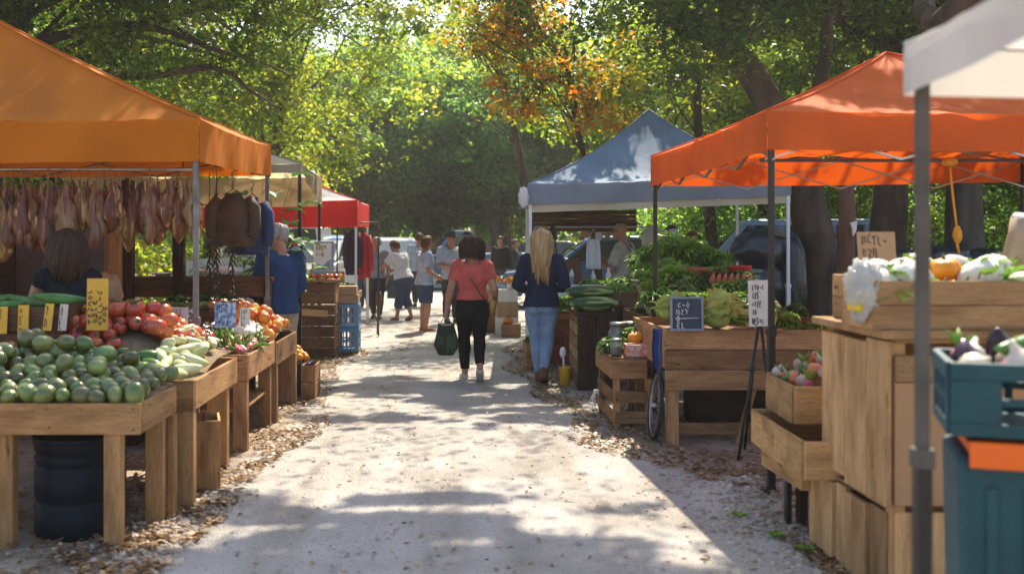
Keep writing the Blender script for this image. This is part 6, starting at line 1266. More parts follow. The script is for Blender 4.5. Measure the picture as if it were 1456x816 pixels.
person('man in a dark brimmed hat and pale blue shirt facing down the path', (.02, 19.6, 0), PI+.35, 1.75, False, skin=SKINT, J=dict(elR=(.14, .03, .63), wrR=(.05, .16, .62)), top=dict(mat=LBLU, sleeve=.8, lo=1, ease=.024, hem=.03), bottom=dict(mat=DGRY, ease=.012), shoes=dict(mat=SHOED), hair=h_hat(clothm('dark_felt', (.05, .052, .06))), vox=.012)
person('person in a dark cap and navy jacket beyond the man in the brimmed hat', (.42, 24.0, 0), PI-.5, 1.82, False, skin=SKINT, top=dict(mat=clothm('navy_jacket', (.022, .035, .075)), sleeve=1.9, lo=1, ease=.026, hem=.04, name='jacket'), bottom=dict(mat=DGRY), shoes=dict(mat=SHOED), hair=h_cap(clothm('navy_cap', (.03, .04, .06))), vox=.013)
person('person in black clothes standing far off by the leaning trunk', (1.35, 27.5, 0), PI*.8, 1.72, False, skin=SKINT, top=dict(mat=BLK, sleeve=1.9, lo=1, ease=.02, hem=.03, name='jacket'), bottom=dict(mat=DGRY), shoes=dict(mat=SHOED), hair=h_short(HDARK), vox=.014)
person('person in charcoal clothes beside the one in black by the leaning trunk', (1.75, 27.9, 0), -PI*.6, 1.64, True, skin=SKINT, top=dict(mat=DGRY, sleeve=1.9, lo=1, ease=.02, hem=.03, name='jacket'), bottom=dict(mat=BLK), shoes=dict(mat=SHOED), hair=h_short(HBRN), vox=.014)
person('woman in a white top and blue trousers standing left of the bending woman', (-1.95, 23.4, 0), PI-.5, 1.66, True, skin=SKINT, top=dict(mat=WHT, sleeve=.8, lo=1, ease=.018, hem=.02), bottom=dict(mat=DJEAN, ease=.012), shoes=dict(mat=SHOEW), hair=h_short(HDARK, -.05, .010), vox=.014)
person('man in a light blue shirt and dark trousers walking away beyond the bending woman', (-.75, 24.6, 0), .2, 1.78, False, skin=SKINT, top=dict(mat=LBLU, sleeve=1.9, lo=1, ease=.02, hem=.03), bottom=dict(mat=DGRY, ease=.012), shoes=dict(mat=SHOED), hair=h_short(HBRN), vox=.014)
# bald vendor, three distant heads, red stall keeper
vn, V, hp = person('bald vendor in sunglasses and beige T-shirt with straps under the blue canopy', (2.46, 13.05+1.45, 0), 1.12, 1.84, False, skin=SKINT, J=dict(elR=(.155, .06, .64), wrR=(.06, .19, .72), elL=(-.15, .06, .63), wrL=(-.03, .2, .70), curlL=1.2, curlR=1.2, palmR=(-1, .2, .2), palmL=(1, .2, .2), head=(0, .03, .925)), top=dict(mat=BEI, sleeve=.8, lo=1, ease=.022, hem=.03), bottom=dict(mat=DGRY), shoes=dict(mat=SHOED), hair=None, vox=.010, girth=1.08)
m = MB(); s = 1.84
for sx in (-1, 1): m.ball(hp(sx*.019, .054, .007), (.015*s, .005*s, .010*s), 10, 8); m.tube([hp(sx*.034, .048, .009), hp(sx*.050, .0, .008)], .0022*s, 5)
m.tube([hp(-.01, .058, .010), hp(.01, .058, .010)], .002*s, 5); m.build('sunglasses', EYEM, vn)
m = MB()
for sx in (-1, 1): m.tube([Vector(p)*s for p in ((sx*.05, .065, .62), (sx*.062, .09, .72), (sx*.060, .055, .815), (sx*.058, -.02, .842), (sx*.06, -.085, .76), (sx*.06, -.092, .64))], [(.020*s, .005*s)]*6, 8, ref=(1, 0, 0))
m.build('straps', M('grey_brown_webbing', (.09, .075, .065), .85), vn)
m = MB(); m.tube([V['wrR']+Vector((-.03, .05, .03)), V['wrR']+Vector((-.06, .08, .20))], [.012, .03], 10); tagc = m.build('paper_cup', PAPER, vn)
for i, (x, y, h, lb_, hm, tp) in enumerate(((3.75, 17.3, 1.83, 'brown-haired person in a white shirt beyond the greens, the taller one', HDARK, WHT), (4.02, 17.0, 1.74, 'brown-haired person in a pale shirt beyond the greens, the shorter one', HBRN, WHT), (4.45, 18.6, 1.70, 'person in a pale blue shirt farther off beyond the greens', HBRN, LBLU))):
    person(lb_, (x, y, 0), PI*.7+i, h, i == 1, skin=SKINT, top=dict(mat=tp, sleeve=.8, lo=1, ease=.02, hem=.03), bottom=dict(mat=DJEAN), shoes=dict(mat=SHOED), hair=h_short(hm, -.04, .012), vox=.013)
person('dark-haired stall keeper in a brown top under the red canopy', (-2.62, 16.95+.2, 0), -2.4, 1.62, True, skin=SKINT, top=dict(mat=clothm('brown_knit', (.16, .09, .06)), sleeve=1.5, lo=1, ease=.02, hem=.02), bottom=dict(mat=DGRY), shoes=dict(mat=SHOED), hair=h_bob, vox=.012)
# ================================================================== VEHICLES
CGLASS = M('car_glass', (.03, .04, .05), .05, spec=.9); CHROME = M('chrome', (.6, .6, .6), .2, metal=1); TAIL = M('tail_lamp_red', (.5, .02, .02), .25); LAMP = M('headlamp_glass', (.7, .72, .72), .15)
def car(label, loc, rz, paint, L=4.5, W=1.80, Hh=1.5, kind='car', cat='car'):
    root = thing('parked_' + ('van' if kind == 'van' else 'pickup' if kind == 'pickup' else 'car'), label, cat, loc, rz)
    h0 = .30; sill = .62*Hh if kind != 'van' else .55*Hh; wr = .33; wy = L*.30; a = []
    def arch(yc): return [(yc+(wr+.06)*math.cos(t), .30+(wr+.06)*math.sin(t)) for t in [0+PI*i/8 for i in range(9)]]
    bot = [(L/2-.05, h0)]+[p for p in arch(wy)]+[p for p in arch(-wy)]+[(-L/2+.05, h0)]
    hood = sill*.90
    topo = [(-L/2, .55), (-L/2+.04, sill*.96), (-L*.40, sill), (L*.18, sill), (L*.26, hood+.03), (L/2-.12, hood*.90), (L/2, .58)]
    m = MB(); m.prism(bot+topo, 0, -W/2, W/2); m.v = [(v[0]*(1-.06*max(0, (abs(v[1])-L*.36)/(L*.14))), v[1], v[2]) for v in m.v]; m.build('body', paint, root, bevel=.05)
    if kind == 'van': roof = [(-L/2+.05, sill), (-L/2+.12, Hh-.06), (-L*.42, Hh), (L*.08, Hh), (L*.24, sill)]
    elif kind == 'pickup': roof = [(-L*.05, sill), (-L*.03, Hh-.04), (L*.02, Hh), (L*.10, Hh), (L*.22, sill)]
    else: roof = [(-L*.44, sill), (-L*.36, Hh-.08), (-L*.28, Hh), (L*.04, Hh), (L*.22, sill)]
    m = MB(); m.prism(roof, 0, -W*.47, W*.47); m.v = [(v[0]*(1-.17*(v[2]-sill)/(Hh-sill)), v[1], v[2]) for v in m.v]; cabin = m.build('cabin', paint, root, bevel=.06)
    yb, yf = roof[0][0], roof[-1][0]; yt0, yt1 = roof[2][0], roof[-2][0]; zc0, zc1 = sill+.05, Hh-.10
    segs = [(0, .46), (.5, .97)] if kind != 'pickup' else [(.06, .94)]
    for sx in (-1, 1):
        for a0, a1 in segs:
            def X(z): return sx*(W*.47*(1-.17*(z-sill)/(Hh-sill))+.006)
            lo0, lo1 = yb+.16, yf-.12; hi0, hi1 = yt0-.04, yt1+.02
            P = [(X(zc0), lerp(lo0, lo1, a0), zc0), (X(zc0), lerp(lo0, lo1, a1), zc0), (X(zc1), lerp(hi0, hi1, a1), zc1), (X(zc1), lerp(hi0, hi1, a0), zc1)]
            m = MB(); m.add(P+[(p[0]-sx*.02, p[1], p[2]) for p in P], [(0, 1, 2, 3) if sx > 0 else (3, 2, 1, 0), (4, 7, 6, 5), (0, 4, 5, 1), (1, 5, 6, 2), (2, 6, 7, 3), (3, 7, 4, 0)]); m.build('side_window', CGLASS, root)
    for nm, ya, yb_ in (('windscreen', yf, yt1), ('rear_window', yb, yt0)):
        sg = 1 if nm == 'windscreen' else -1; z0, z1 = sill+.06, Hh-.09
        q = lambda z: lerp(ya, yb_, (z-sill)/(Hh-sill))+sg*.03
        w0, w1 = W*.41, W*.36; P = [(-w0, q(z0), z0), (w0, q(z0), z0), (w1, q(z1), z1), (-w1, q(z1), z1)]
        m = MB(); m.add(P+[(p[0], p[1]-sg*.02, p[2]) for p in P], [(3, 2, 1, 0) if sg > 0 else (0, 1, 2, 3), (4, 7, 6, 5), (0, 4, 5, 1), (1, 5, 6, 2), (2, 6, 7, 3), (3, 7, 4, 0)]); m.build(nm, CGLASS, root)
    for sx in (-1, 1):
        for yy in (wy, -wy):
            m = MB(); Mx = Matrix.Rotation(PI/2, 3, 'Y'); m.lathe([(.20, -.10), (.30, -.11), (wr, -.08), (wr, .08), (.30, .11), (.20, .10)], c=(sx*(W/2-.13), yy, wr), n=26, Mx=Mx); wh = m.build('wheel', RUBBER, root)
            m = MB(); m.lathe([(0, .02), (.08, .03), (.10, .015), (.2, .02), (.215, .0), (0, -.0)], c=(sx*(W/2-.02), yy, wr), n=20, Mx=Mx if sx > 0 else Matrix.Rotation(-PI/2, 3, 'Y')); m.build('rim', CHROME, wh)
        m = MB(); m.box((sx*W*.36, L/2-.04, .66), (.36, .10, .14)); m.build('headlight', LAMP, root, bevel=.03)
        m = MB(); m.box((sx*W*.41, -L/2+.02, sill*.84), (.18, .08, .24)); m.build('tail_light', TAIL, root, bevel=.02)
        m = MB(); m.box((sx*(W/2+.08), yf-.25, sill+.08), (.16, .10, .12)); m.build('mirror', paint, root, bevel=.03)
    for nm, y in (('front_bumper', L/2+.01), ('rear_bumper', -L/2-.01)):
        m = MB(); m.box((0, y, .42), (W*.93, .10, .18)); m.build(nm, BLACKM, root, bevel=.03)
    m = MB(); m.box((0, L/2+.015, .62), (W*.4, .04, .12)); m.build('grille', BLACKM, root, bevel=.01)
    if kind == 'pickup':
        m = MB(); m.box((0, -L*.27, sill+.01), (W*.84, L*.40, .03)); m.build('load_bed', BLACKM, root)
    return root
def paint(name, c): return M(name, c, .3, coat=.6, spec=.5)
PS = paint('silver_paint', (.45, .46, .48)); PW = paint('white_paint', (.72, .73, .74)); PB = paint('blue_paint', (.045, .11, .24)); PD = paint('dark_paint', (.03, .035, .045)); PLB = paint('light_blue_paint', (.20, .34, .52)); PR = paint('maroon_paint', (.20, .03, .03))
car('silver car parked end-on beyond the bending woman', (-1.9, 35, 0), .12, PS, 4.6, 1.85, 1.72); car('light blue car parked end-on beside the silver one', (-4.4, 36, 0), .05, PLB, 4.6, 1.85, 1.8); car('silver car parked beyond the grey T-shirt man', (-3.9, 31, 0), PI*.92, PS, 4.5, 1.8, 1.62); car('blue pickup parked behind the man in the brimmed hat', (.55, 34, 0), 1.7, PB, 5.2, 1.95, 1.95, 'pickup', 'pickup')
car('dark car parked far behind the leaning trunk', (2.9, 36, 0), 1.4, PD, 4.6, 1.8, 1.6); car('light blue van parked between the sacks and the leaning trunk', (5.6, 18.3, 0), 1.35, PLB, 4.6, 1.85, 1.95, 'van', 'van'); car('white car parked behind the blue canopy', (5.4, 30, 0), 1.5, PW, 4.6, 1.8, 1.65); car('dark car in the shade at the far right under the canopy', (13.2, 24.5, 0), 1.2, PD, 4.6, 1.8, 1.55); car('silver van at the far left of the clearing', (-6.4, 34, 0), 1.5, PS, 4.9, 1.9, 2.1, 'van', 'van'); car('maroon car tucked behind the coral shirt woman', (-.2, 39, 0), 1.5, PR, 4.6, 1.8, 1.65); car('blue car seen under the blue canopy behind the boards', (3.5, 24.5, 0), 1.5, PB, 4.6, 1.8, 1.7)
HAZE = .0012
# ================================================================== TREES
BARK = M('bark', (.115, .078, .055), .95, (.045, .030, .022), 5., (1, 1, .35), bump=2.2, bscale=12, detail=8); BARKG = M('grey_bark', (.10, .085, .07), .95, (.04, .033, .028), 6., (1, 1, .3), bump=2., bscale=14)
LV_OAK = leafmat('oak_leaves', [(0, (.026, .055, .012)), (.45, (.062, .108, .022)), (.8, (.125, .165, .032)), (1, (.20, .20, .04))], .58, 1.25)
LV_YEL = leafmat('yellow_green_leaves', [(0, (.045, .08, .014)), (.4, (.11, .15, .025)), (.75, (.22, .23, .04)), (1, (.36, .30, .05))], .62, 1.45)
LV_AUT = leafmat('autumn_leaves', [(0, (.07, .10, .015)), (.3, (.26, .22, .02)), (.55, (.48, .22, .015)), (.8, (.52, .10, .012)), (1, (.38, .03, .012))], .55)
LV_DRK = leafmat('dark_distant_leaves', [(0, (.045, .090, .044)), (.5, (.085, .145, .062)), (1, (.18, .23, .09))], .62, 2.0)
def lit(gx, gy):
    """where the canopy lets the sun through: large gaps over the path, small flecks elsewhere"""
    n = .36*vnoise(gx*.5+3.1, gy*1.2+1.7, 3)+.36*vnoise(gx*1.5, gy*2.9, 5)+.28*vnoise(gx*3.6, gy*6.5, 9)
    b = np.full_like(gx, .66)-.15*(1/(1+np.exp(-(gx+4.2)/.3))-1/(1+np.exp(-(gx-5.2)/.3)))*(1/(1+np.exp(-(gy-2)/.3))-1/(1+np.exp(-(gy-16)/.5)))
    band = lambda a, c, s: 1/(1+np.exp(-(gy-a)/s))-1/(1+np.exp(-(gy-c)/s))
    onp = 1/(1+np.exp(-(gx+2.4)/.3))-1/(1+np.exp(-(gx-2.6)/.35))
    onf = 1/(1+np.exp(-(gx+5.5)/.5))-1/(1+np.exp(-(gx-5.0)/.5))
    b = b-.20*band(6.10, 8.7, .14)*onp-.32*band(12.6, 30, .35)*onf+.04*band(8.8, 12.2, .2)*onp+.02*band(2, 6.0, .2)*onp
    b = b-.6*np.exp(-((gx-1.75)/.9)**4-((gy-3.4)/.65)**4)-.36*np.exp(-((gx-2.3)/.9)**4-((gy-10.2)/.9)**4)-.34*np.exp(-((gx+1.85)/.35)**4-((gy-7.4)/2.3)**4)-.2*np.exp(-((gx+2.3)/.45)**4-((gy-6.9)/1.3)**4)
    return n > b
def leaves(name, mat, clusters, per, size, rng, parent=None, loc=(0, 0, 0), tint0=.4, tspread=.22, cr=.45, carve=True, flat=.55, gapz=0., keep=.03):
    C = np.asarray(clusters); n = len(C); N_ = n*per
    ct = np.repeat(np.clip(tint0+rng.normal(0, tspread, n), 0, 1), per); cc = np.repeat(C[:, :3], per, 0); rr = np.repeat(C[:, 3] if C.shape[1] > 3 else np.full(n, cr), per)
    off = rng.normal(0, 1, (N_, 3)); off /= np.linalg.norm(off, axis=1, keepdims=True); off *= (rng.random(N_)**.45*rr)[:, None]; off[:, 2] *= flat
    off[:, 2] -= .25*rr*(np.hypot(off[:, 0], off[:, 1])/np.maximum(rr, 1e-6))**2
    P = cc+off
    if carve:
        k = P[:, 2]/SUN.z; gx, gy = P[:, 0]-SUN.x*k, P[:, 1]-SUN.y*k; ok = ~(lit(gx, gy) & (rng.random(N_) > keep)) | (P[:, 2] < 1.5); P, ct = P[ok], ct[ok]; N_ = len(P)
    d = rng.normal(0, 1, (N_, 3)); d[:, 2] = d[:, 2]*.5-.25; d /= np.linalg.norm(d, axis=1, keepdims=True)
    u = rng.normal(0, .75, (N_, 3)); u[:, 2] += 1; w = np.cross(d, u); w /= np.linalg.norm(w, axis=1, keepdims=True)+1e-9; nn = np.cross(w, d)
    s = size*(.6+.8*rng.random(N_)); L_ = s[:, None]; W_ = (s*.31)[:, None]
    V = np.empty((N_, 4, 3)); V[:, 0] = P; V[:, 1] = P+d*L_*.45+w*W_+nn*W_*.35; V[:, 2] = P+d*L_-nn*L_*.12; V[:, 3] = P+d*L_*.45-w*W_+nn*W_*.35
    t = np.clip(ct+rng.normal(0, .13, N_), 0, 1)
    return npmesh(name, V.reshape(-1, 3), np.arange(N_*4).reshape(-1, 4), mat, np.repeat(t, 4), parent, loc)
def ell(n, c, r, rng, shell=.55, zlo=None, gap=.0, sd=0, cr=(.35, .7)):
    out = []
    while len(out) < n:
        p = rng.normal(0, 1, 3); p /= np.linalg.norm(p); q = rng.random()**shell; x = np.array(c)+p*q*np.array(r)*(1+.22*mnoise.noise(Vector(p*2.3)+Vector((sd, 0, 0))))
        if zlo and x[2] < zlo: continue
        if mnoise.noise(Vector(x*.55)+Vector((sd, sd, 0))) < gap: continue
        out.append((*x, rng.uniform(*cr)))
    return np.array(out)
def limb_tube(m, a, b, r0, r1, sag=.0, wig=.15, sd=0, k=7):
    a, b = Vector(a), Vector(b); L_ = (b-a).length; pts = []
    for i in range(k+1):
        t = i/k; p = a.lerp(b, t); w = math.sin(PI*t)
        p += Vector((mnoise.noise(Vector((sd, t*2.3, 0))), mnoise.noise(Vector((sd, t*2.3, 7))), mnoise.noise(Vector((sd, t*2.3, 13)))))*wig*L_*w+Vector((0, 0, sag*L_*w)); pts.append(p)
    m.tube(pts, [lerp(r0, r1, (i/k)**.8) for i in range(k+1)], 9); return pts
def tree(name, label, base, trunk, r0, C, per, size, mat, rng, nl=26, bark=BARK, tint0=.4, group=None, extra=(), carve=True, tspread=.22, fork=.55, keep=.03, lr=.3):
    root = thing(name, label, 'tree', base, 0, group)
    m = MB(); pts = [Vector(base)-Vector((0, 0, .1))]+[Vector(p) for p in trunk]; dense = []
    for i in range(len(pts)-1):
        for t in (0, .25, .5, .75): q = pts[i].lerp(pts[i+1], t); dense.append(q+Vector((mnoise.noise(q*.9), mnoise.noise(q*.9+Vector((5, 0, 0))), 0))*.10*(1 if i or t else 0))
    dense.append(pts[-1]); n = len(dense)
    rad = [r0*(1-.62*i/(n-1))*(1+.55*max(0, 1-i/1.6)*.6) for i in range(n)]; m.tube(dense, rad, 14)
    tk = m.build('trunk', bark, root, world=True)
    m = MB(); k_ = C[:, 2]/SUN.z; qx, qy = C[:, 0]-SUN.x*k_, C[:, 1]-SUN.y*k_; okc = np.where(~((np.abs(qx-.2) < 2.6) & (qy > 5.2) & (qy < 9.2)) | (not carve))[0]
    F_ = np.array(dense[int(n*.8)]); Mm = (C[:, :3]+F_)/2; kk_ = Mm[:, 2]/SUN.z; qx, qy = Mm[:, 0]-SUN.x*kk_, Mm[:, 1]-SUN.y*kk_
    okc = np.array([i for i in okc if not (carve and abs(qx[i]-.2) < 2.3 and 5.6 < qy[i] < 8.9)]) if carve else okc
    idx = rng.choice(okc, min(nl, len(okc)), replace=False)
    for j, i in enumerate(idx):
        c = Vector(C[i, :3]); st = dense[int(n*fork+(n*(1-fork)-1)*rng.random())]; rr_ = r0*lr*(.5+.7*rng.random()); P = limb_tube(m, st, c, rr_, .012, .06, .16, j*3.1)
        for q in range(2): 
            e = Vector(C[okc[rng.integers(len(okc))], :3]); f = P[3+q]; 
            if (e-f).length < 3.2: limb_tube(m, f, e, rr_*.4, .008, .0, .18, j+q*9)
    for (a, b, ra, rb) in extra: limb_tube(m, a, b, ra, rb, .04, .10, a[0]*3)
    m.build('limbs', bark, root, world=True)
    leaves('crown', mat, C, per, size, rng, root, base, tint0=tint0, carve=carve, tspread=tspread, keep=keep)
    return root
rng = np.random.default_rng(5)
# big oak on the left whose limbs reach over the stalls
C = np.vstack([ell(620, (-5.2, 15.8, 5.9), (5.4, 4.2, 2.9), rng, .6, 2.9, -.16, 1, (.3, .6)), ell(300, (-1.6, 17.0, 6.2), (2.6, 3.2, 2.2), rng, .6, 3.6, -.16, 2, (.3, .6)), ell(300, (-1.0, 12.4, 7.0), (3.2, 2.3, 1.3), rng, .6, 5.2, -.2, 3, (.3, .6)), ell(420, (-5.6, 13.8, 5.1), (3.9, 1.9, 1.7), rng, .6, 3.4, -.2, 12, (.3, .6))])  # includes a high leaf mass above the view, added to shade the amber stall
tree('oak_tree', 'large oak on the left with dark limbs reaching over the amber canopy', (-6.6, 14.2, 0), [(-6.5, 14.2, 2.2), (-6.2, 14.4, 4.0), (-5.8, 14.8, 6.5)], .34, C, 130, .082, LV_OAK, rng, 30, tint0=.58, lr=.16,
     extra=[((-6.4, 14.2, 3.4), XZ(300, 95, 14.2), .11, .05), (XZ(300, 95, 14.2), XZ(395, 155, 14.0), .05, .015), ((-6.4, 14.2, 2.8), XZ(285, 165, 13.6), .09, .04), (XZ(180, 40, 14.4), XZ(320, 75, 14.0), .07, .03), (XZ(270, -5, 14), XZ(330, 45, 13.6), .05, .02), ((-6.3, 14.2, 4.2), XZ(340, 8, 15), .09, .04)])
# luminous yellow-green trees behind the cream and red canopies
C = np.vstack([ell(460, (-4.4, 24.5, 5.4), (4.0, 3.2, 3.9), rng, .6, 1.9, -.16, 4, (.35, .7)), ell(170, (-1.9, 25.5, 7.0), (2.4, 2.4, 2.8), rng, .6, 3.4, -.1, 5, (.35, .7))])
tree('maple_tree', 'bright yellow green tree rising behind the red canopy', (-4.6, 25, 0), [(-4.5, 25, 2), (-4.2, 25, 4), (-4, 25, 6.5)], .22, C, 120, .125, LV_YEL, rng, 20, tint0=.52, keep=.12, lr=.16)
C = ell(420, (-8.6, 22.0, 5.6), (3.8, 2.8, 3.6), rng, .6, 1.9, -.16, 6, (.35, .7))
tree('maple_tree', 'green tree filling the gap above the amber canopy roof', (-8.8, 22.4, 0), [(-8.8, 22.4, 2), (-8.7, 22.3, 4), (-8.6, 22.2, 6)], .2, C, 120, .12, LV_OAK, rng, 16, tint0=.62, keep=.4, lr=.16)
# leaning oak on the right
B = (5.05, 13.6, 0)
C = np.vstack([ell(700, (4.6, 14.6, 6.1), (5.2, 4.0, 2.6), rng, .6, 3.75, -.16, 7, (.3, .6)), ell(420, (9.5, 14.4, 5.8), (3.8, 3.2, 2.7), rng, .6, 3.2, -.16, 8, (.3, .6)), ell(360, (1.9, 10.5, 7.2), (3.2, 2.0, 1.2), rng, .6, 5.6, -.2, 9, (.3, .6)), ell(340, (2.0, 15.4, 6.9), (2.8, 2.2, 1.3), rng, .6, 5.4, -.2, 10, (.3, .6)), ell(170, (3.4, 12.6, 4.5), (1.7, .7, 1.1), rng, .6, 3.2, -.3, 13, (.25, .5)), ell(200, (5.6, 10.8, 7.2), (2.6, 2.0, 1.1), rng, .6, 5.6, -.2, 11, (.3, .6))])  # highest leaf masses lie above the view, added to shade path and orange canopy
tree('oak_tree', 'leaning oak trunk behind the red orange canopy with a spreading dark crown', B, [(4.85, 13.6, 1.6), (4.6, 13.6, 2.85), (3.95, 13.7, 3.9), (3.1, 14.2, 5.0), (2.2, 15.2, 6.2)], .29, C, 130, .082, LV_OAK, rng, 34, tint0=.44, fork=.62,
     extra=[((4.6, 13.6, 2.9), (5.6, 13.8, 5.5), .13, .05), (XZ(1330, 40, 10.5), XZ(1420, -30, 10), .12, .15), ((5.6, 13.8, 5.3), XZ(1330, 40, 10.5), .06, .12)], lr=.16)
for i, (x, y, r, lb_, tx) in enumerate(((6.55, 15.4, .33, 'thick straight trunk behind the cardboard sign', .1), (7.35, 14.6, .31, 'thick trunk with grey bark behind the yellow rope', -.1), (9.6, 19.5, .25, 'tree in deep shade at the far right beyond the pumpkins', .2), (7.2, 23.5, .22, 'green tree filling the gap above the peak of the red orange canopy', .1))):
    C = ell([260, 260, 420, 420][i], (x+[1.2, 1.2, 1.2, -.6][i], y+.8, [6.4, 6.6, 4.6, 5.8][i]), ([3.6, 3.4, 3.8, 4.2][i], 3.0, [2.4, 2.3, 3.2, 3.8][i]), rng, .6, [3.2, 3.3, 1.4, 2.0][i], -.16, 20+i, (.35, .7))
    tree('oak_tree', lb_, (x, y, 0), [(x+tx*.5, y, 2), (x+tx, y, 3.6), (x+tx*2, y, 6.4)], r, C, 120, .11, LV_OAK, rng, 14, bark=BARKG if i else BARK, tint0=[.4, .4, .46, .62][i], lr=.16, keep=.3)
# autumn maple over the middle
C = np.vstack([ell(90, (1.5, 18.6, 5.25), (1.9, 1.5, 1.6), rng, .6, 3.6, -.05, 31, (.2, .42)), ell(50, (2.9, 18.4, 4.5), (1.4, 1.3, .9), rng, .6, 3.6, -.12, 32, (.25, .45)), ell(60, (1.2, 19.2, 6.4), (1.5, 1.4, 1.3), rng, .6, 4.5, -.1, 33, (.3, .5))])
tree('maple_tree', 'small maple with red and orange autumn leaves above the blue canopy', (2.75, 19.4, 0), [(2.7, 19.3, 1.6), (2.5, 19.1, 3.2), (2.1, 18.9, 5.2)], .10, C, 80, .105, LV_AUT, rng, 18, tint0=.31, tspread=.24, keep=.5, lr=.2)
C = ell(260, (4.6, 20.6, 5.1), (3.1, 2.2, 2.5), rng, .6, 2.5, -.14, 35)
tree('maple_tree', 'yellow green maple beside the red and orange one', (5.4, 21, 0), [(5.3, 21, 2), (5.1, 21, 4), (5, 21, 6)], .15, C, 110, .115, LV_YEL, rng, 14, tint0=.45, keep=.4, lr=.16)
C = ell(150, (.6, 26.5, 7.6), (3.2, 2.4, 3.0), rng, .6, 4.2, -.14, 37, (.35, .7))
tree('maple_tree', 'pale green tree high over the middle of the path behind the autumn maple', (2.2, 27, 0), [(2.1, 27, 2.4), (1.7, 26.8, 4.6), (1, 26.6, 7)], .16, C, 110, .13, LV_YEL, rng, 14, tint0=.5, keep=.15, lr=.16)
# trees across the clearing: each its own trunk; crowns shared between copies
def far_tree(label, name, proto, loc, rz, s, group):
    o = dup(proto, loc, (0, 0, rz), s, label, group); return o
C = ell(300, (-.6, 0, 5.6), (4.6, 3.8, 3.0), rng, .55, 2.3, -.14, 41, (.5, 1.0)); protoA = tree('shade_tree', 'dark blue green tree with a leaning trunk across the clearing', (0, 0, 0), [(-.1, 0, 1.5), (-.5, 0, 2.8), (-.9, 0, 5)], .27, C, 78, .20, LV_DRK, rng, 20, carve=False, tint0=.42)
C = ell(260, (.2, 0, 5.0), (3.6, 3.4, 3.4), rng, .55, 1.6, -.14, 43, (.5, 1.0)); protoB = tree('shade_tree', 'mid green tree behind the end-on parked cars', (0, 0, 0), [(.05, 0, 1.5), (.2, 0, 3), (.2, 0, 5)], .2, C, 100, .19, LV_YEL, rng, 18, carve=False, tint0=.38)
protoA.location = (2.05, 42.5, 0); protoA.scale = (1.18,)*3; protoB.location = (-3.7, 46, 0); protoB.scale = (1.15,)*3; protoB.rotation_euler = (0, 0, .5)
FT = [('dark green tree behind the coral shirt woman', protoA, (-1.1, 50, 0), 1.5, 1.3), ('dark tree behind the parked dark car', protoA, (6, 46, 0), 2.6, 1.25), ('dark tree behind the white car and blue canopy', protoA, (10, 40, 0), 4.0, 1.2), ('yellow green tree at the left edge of the clearing', protoB, (-8.5, 36, 0), 2.0, 1.1),
      ('tall green tree far left behind the amber canopy', protoB, (-12.5, 28, 0), 3.0, 1.25), ('dark tree far left past the ham stall', protoA, (-9.5, 21.5, 0), 5.0, .9), ('green tree at the far right beyond the firewood', protoB, (12.5, 30, 0), 1.1, 1.1), ('dark tree at the far right behind the dark car', protoA, (16, 33, 0), .7, 1.2), ('tall green tree rising behind the leaning trunk', protoB, (2.6, 48, 0), 4.4, 1.5), ('tall dark tree on the left of the far gap', protoA, (-6.5, 50, 0), 3.3, 1.5), ('green tree in the middle of the far row', protoB, (-1.8, 54, 0), .2, 1.5), ('dark tree at the right of the far row', protoA, (10, 50, 0), 2.2, 1.5),
      ('slim yellow green tree left of the far pickup', protoB, (.2, 53, 0), 5.5, .95), ('dark tree just outside the firewood stack', protoA, (12.0, 19, 0), 1.0, .8), ('broad green tree far right in the back row', protoB, (20, 46, 0), 2.9, 1.5), ('broad green tree far left in the back row', protoB, (-17, 45, 0), 4.9, 1.5)]
for lb_, p_, l_, r_, s_ in FT: far_tree(lb_, 'shade_tree', p_, l_, r_, s_, None)
# undergrowth and far woods, uncountable
n = 1000; a = rng.uniform(-.85, .95, n); rr_ = rng.uniform(58, 72, n); C = np.stack([np.sin(a)*rr_, np.cos(a)*rr_, rng.random(n)*8.5, np.full(n, 2.2)], 1)
wd = leaves('far_woods', LV_DRK, C, 60, .75, rng, None, (0, 66, 0), tint0=.5, carve=False); tag(wd, 'hazy band of green woodland closing the view', 'woods', kind='stuff')
n = 420; C = np.stack([rng.uniform(-22, 26, n), rng.uniform(50, 56, n), rng.random(n)*1.6, np.full(n, .8)], 1); ug = leaves('undergrowth', LV_YEL, C, 60, .22, rng, None, (0, 46, 0), tint0=.35, carve=False); tag(ug, 'low undergrowth behind the parked cars', 'undergrowth', kind='stuff')
n = 520; C = np.stack([rng.uniform(4.5, 22, n), rng.uniform(21, 27, n), rng.random(n)*2.6, np.full(n, .7)], 1); ug = leaves('undergrowth', LV_DRK, C, 70, .16, rng, None, (12, 24, 0), tint0=.5, carve=False); tag(ug, 'low dark undergrowth beyond the firewood', 'undergrowth', kind='stuff')
n = 160; C = np.stack([rng.uniform(-9, -4.8, n), rng.uniform(11, 20, n), rng.random(n)*1.5, np.full(n, .6)], 1); ug = leaves('undergrowth', LV_YEL, C, 60, .13, rng, None, (-7, 15, 0), tint0=.45, carve=False); tag(ug, 'bright undergrowth behind the left stalls', 'undergrowth', kind='stuff')
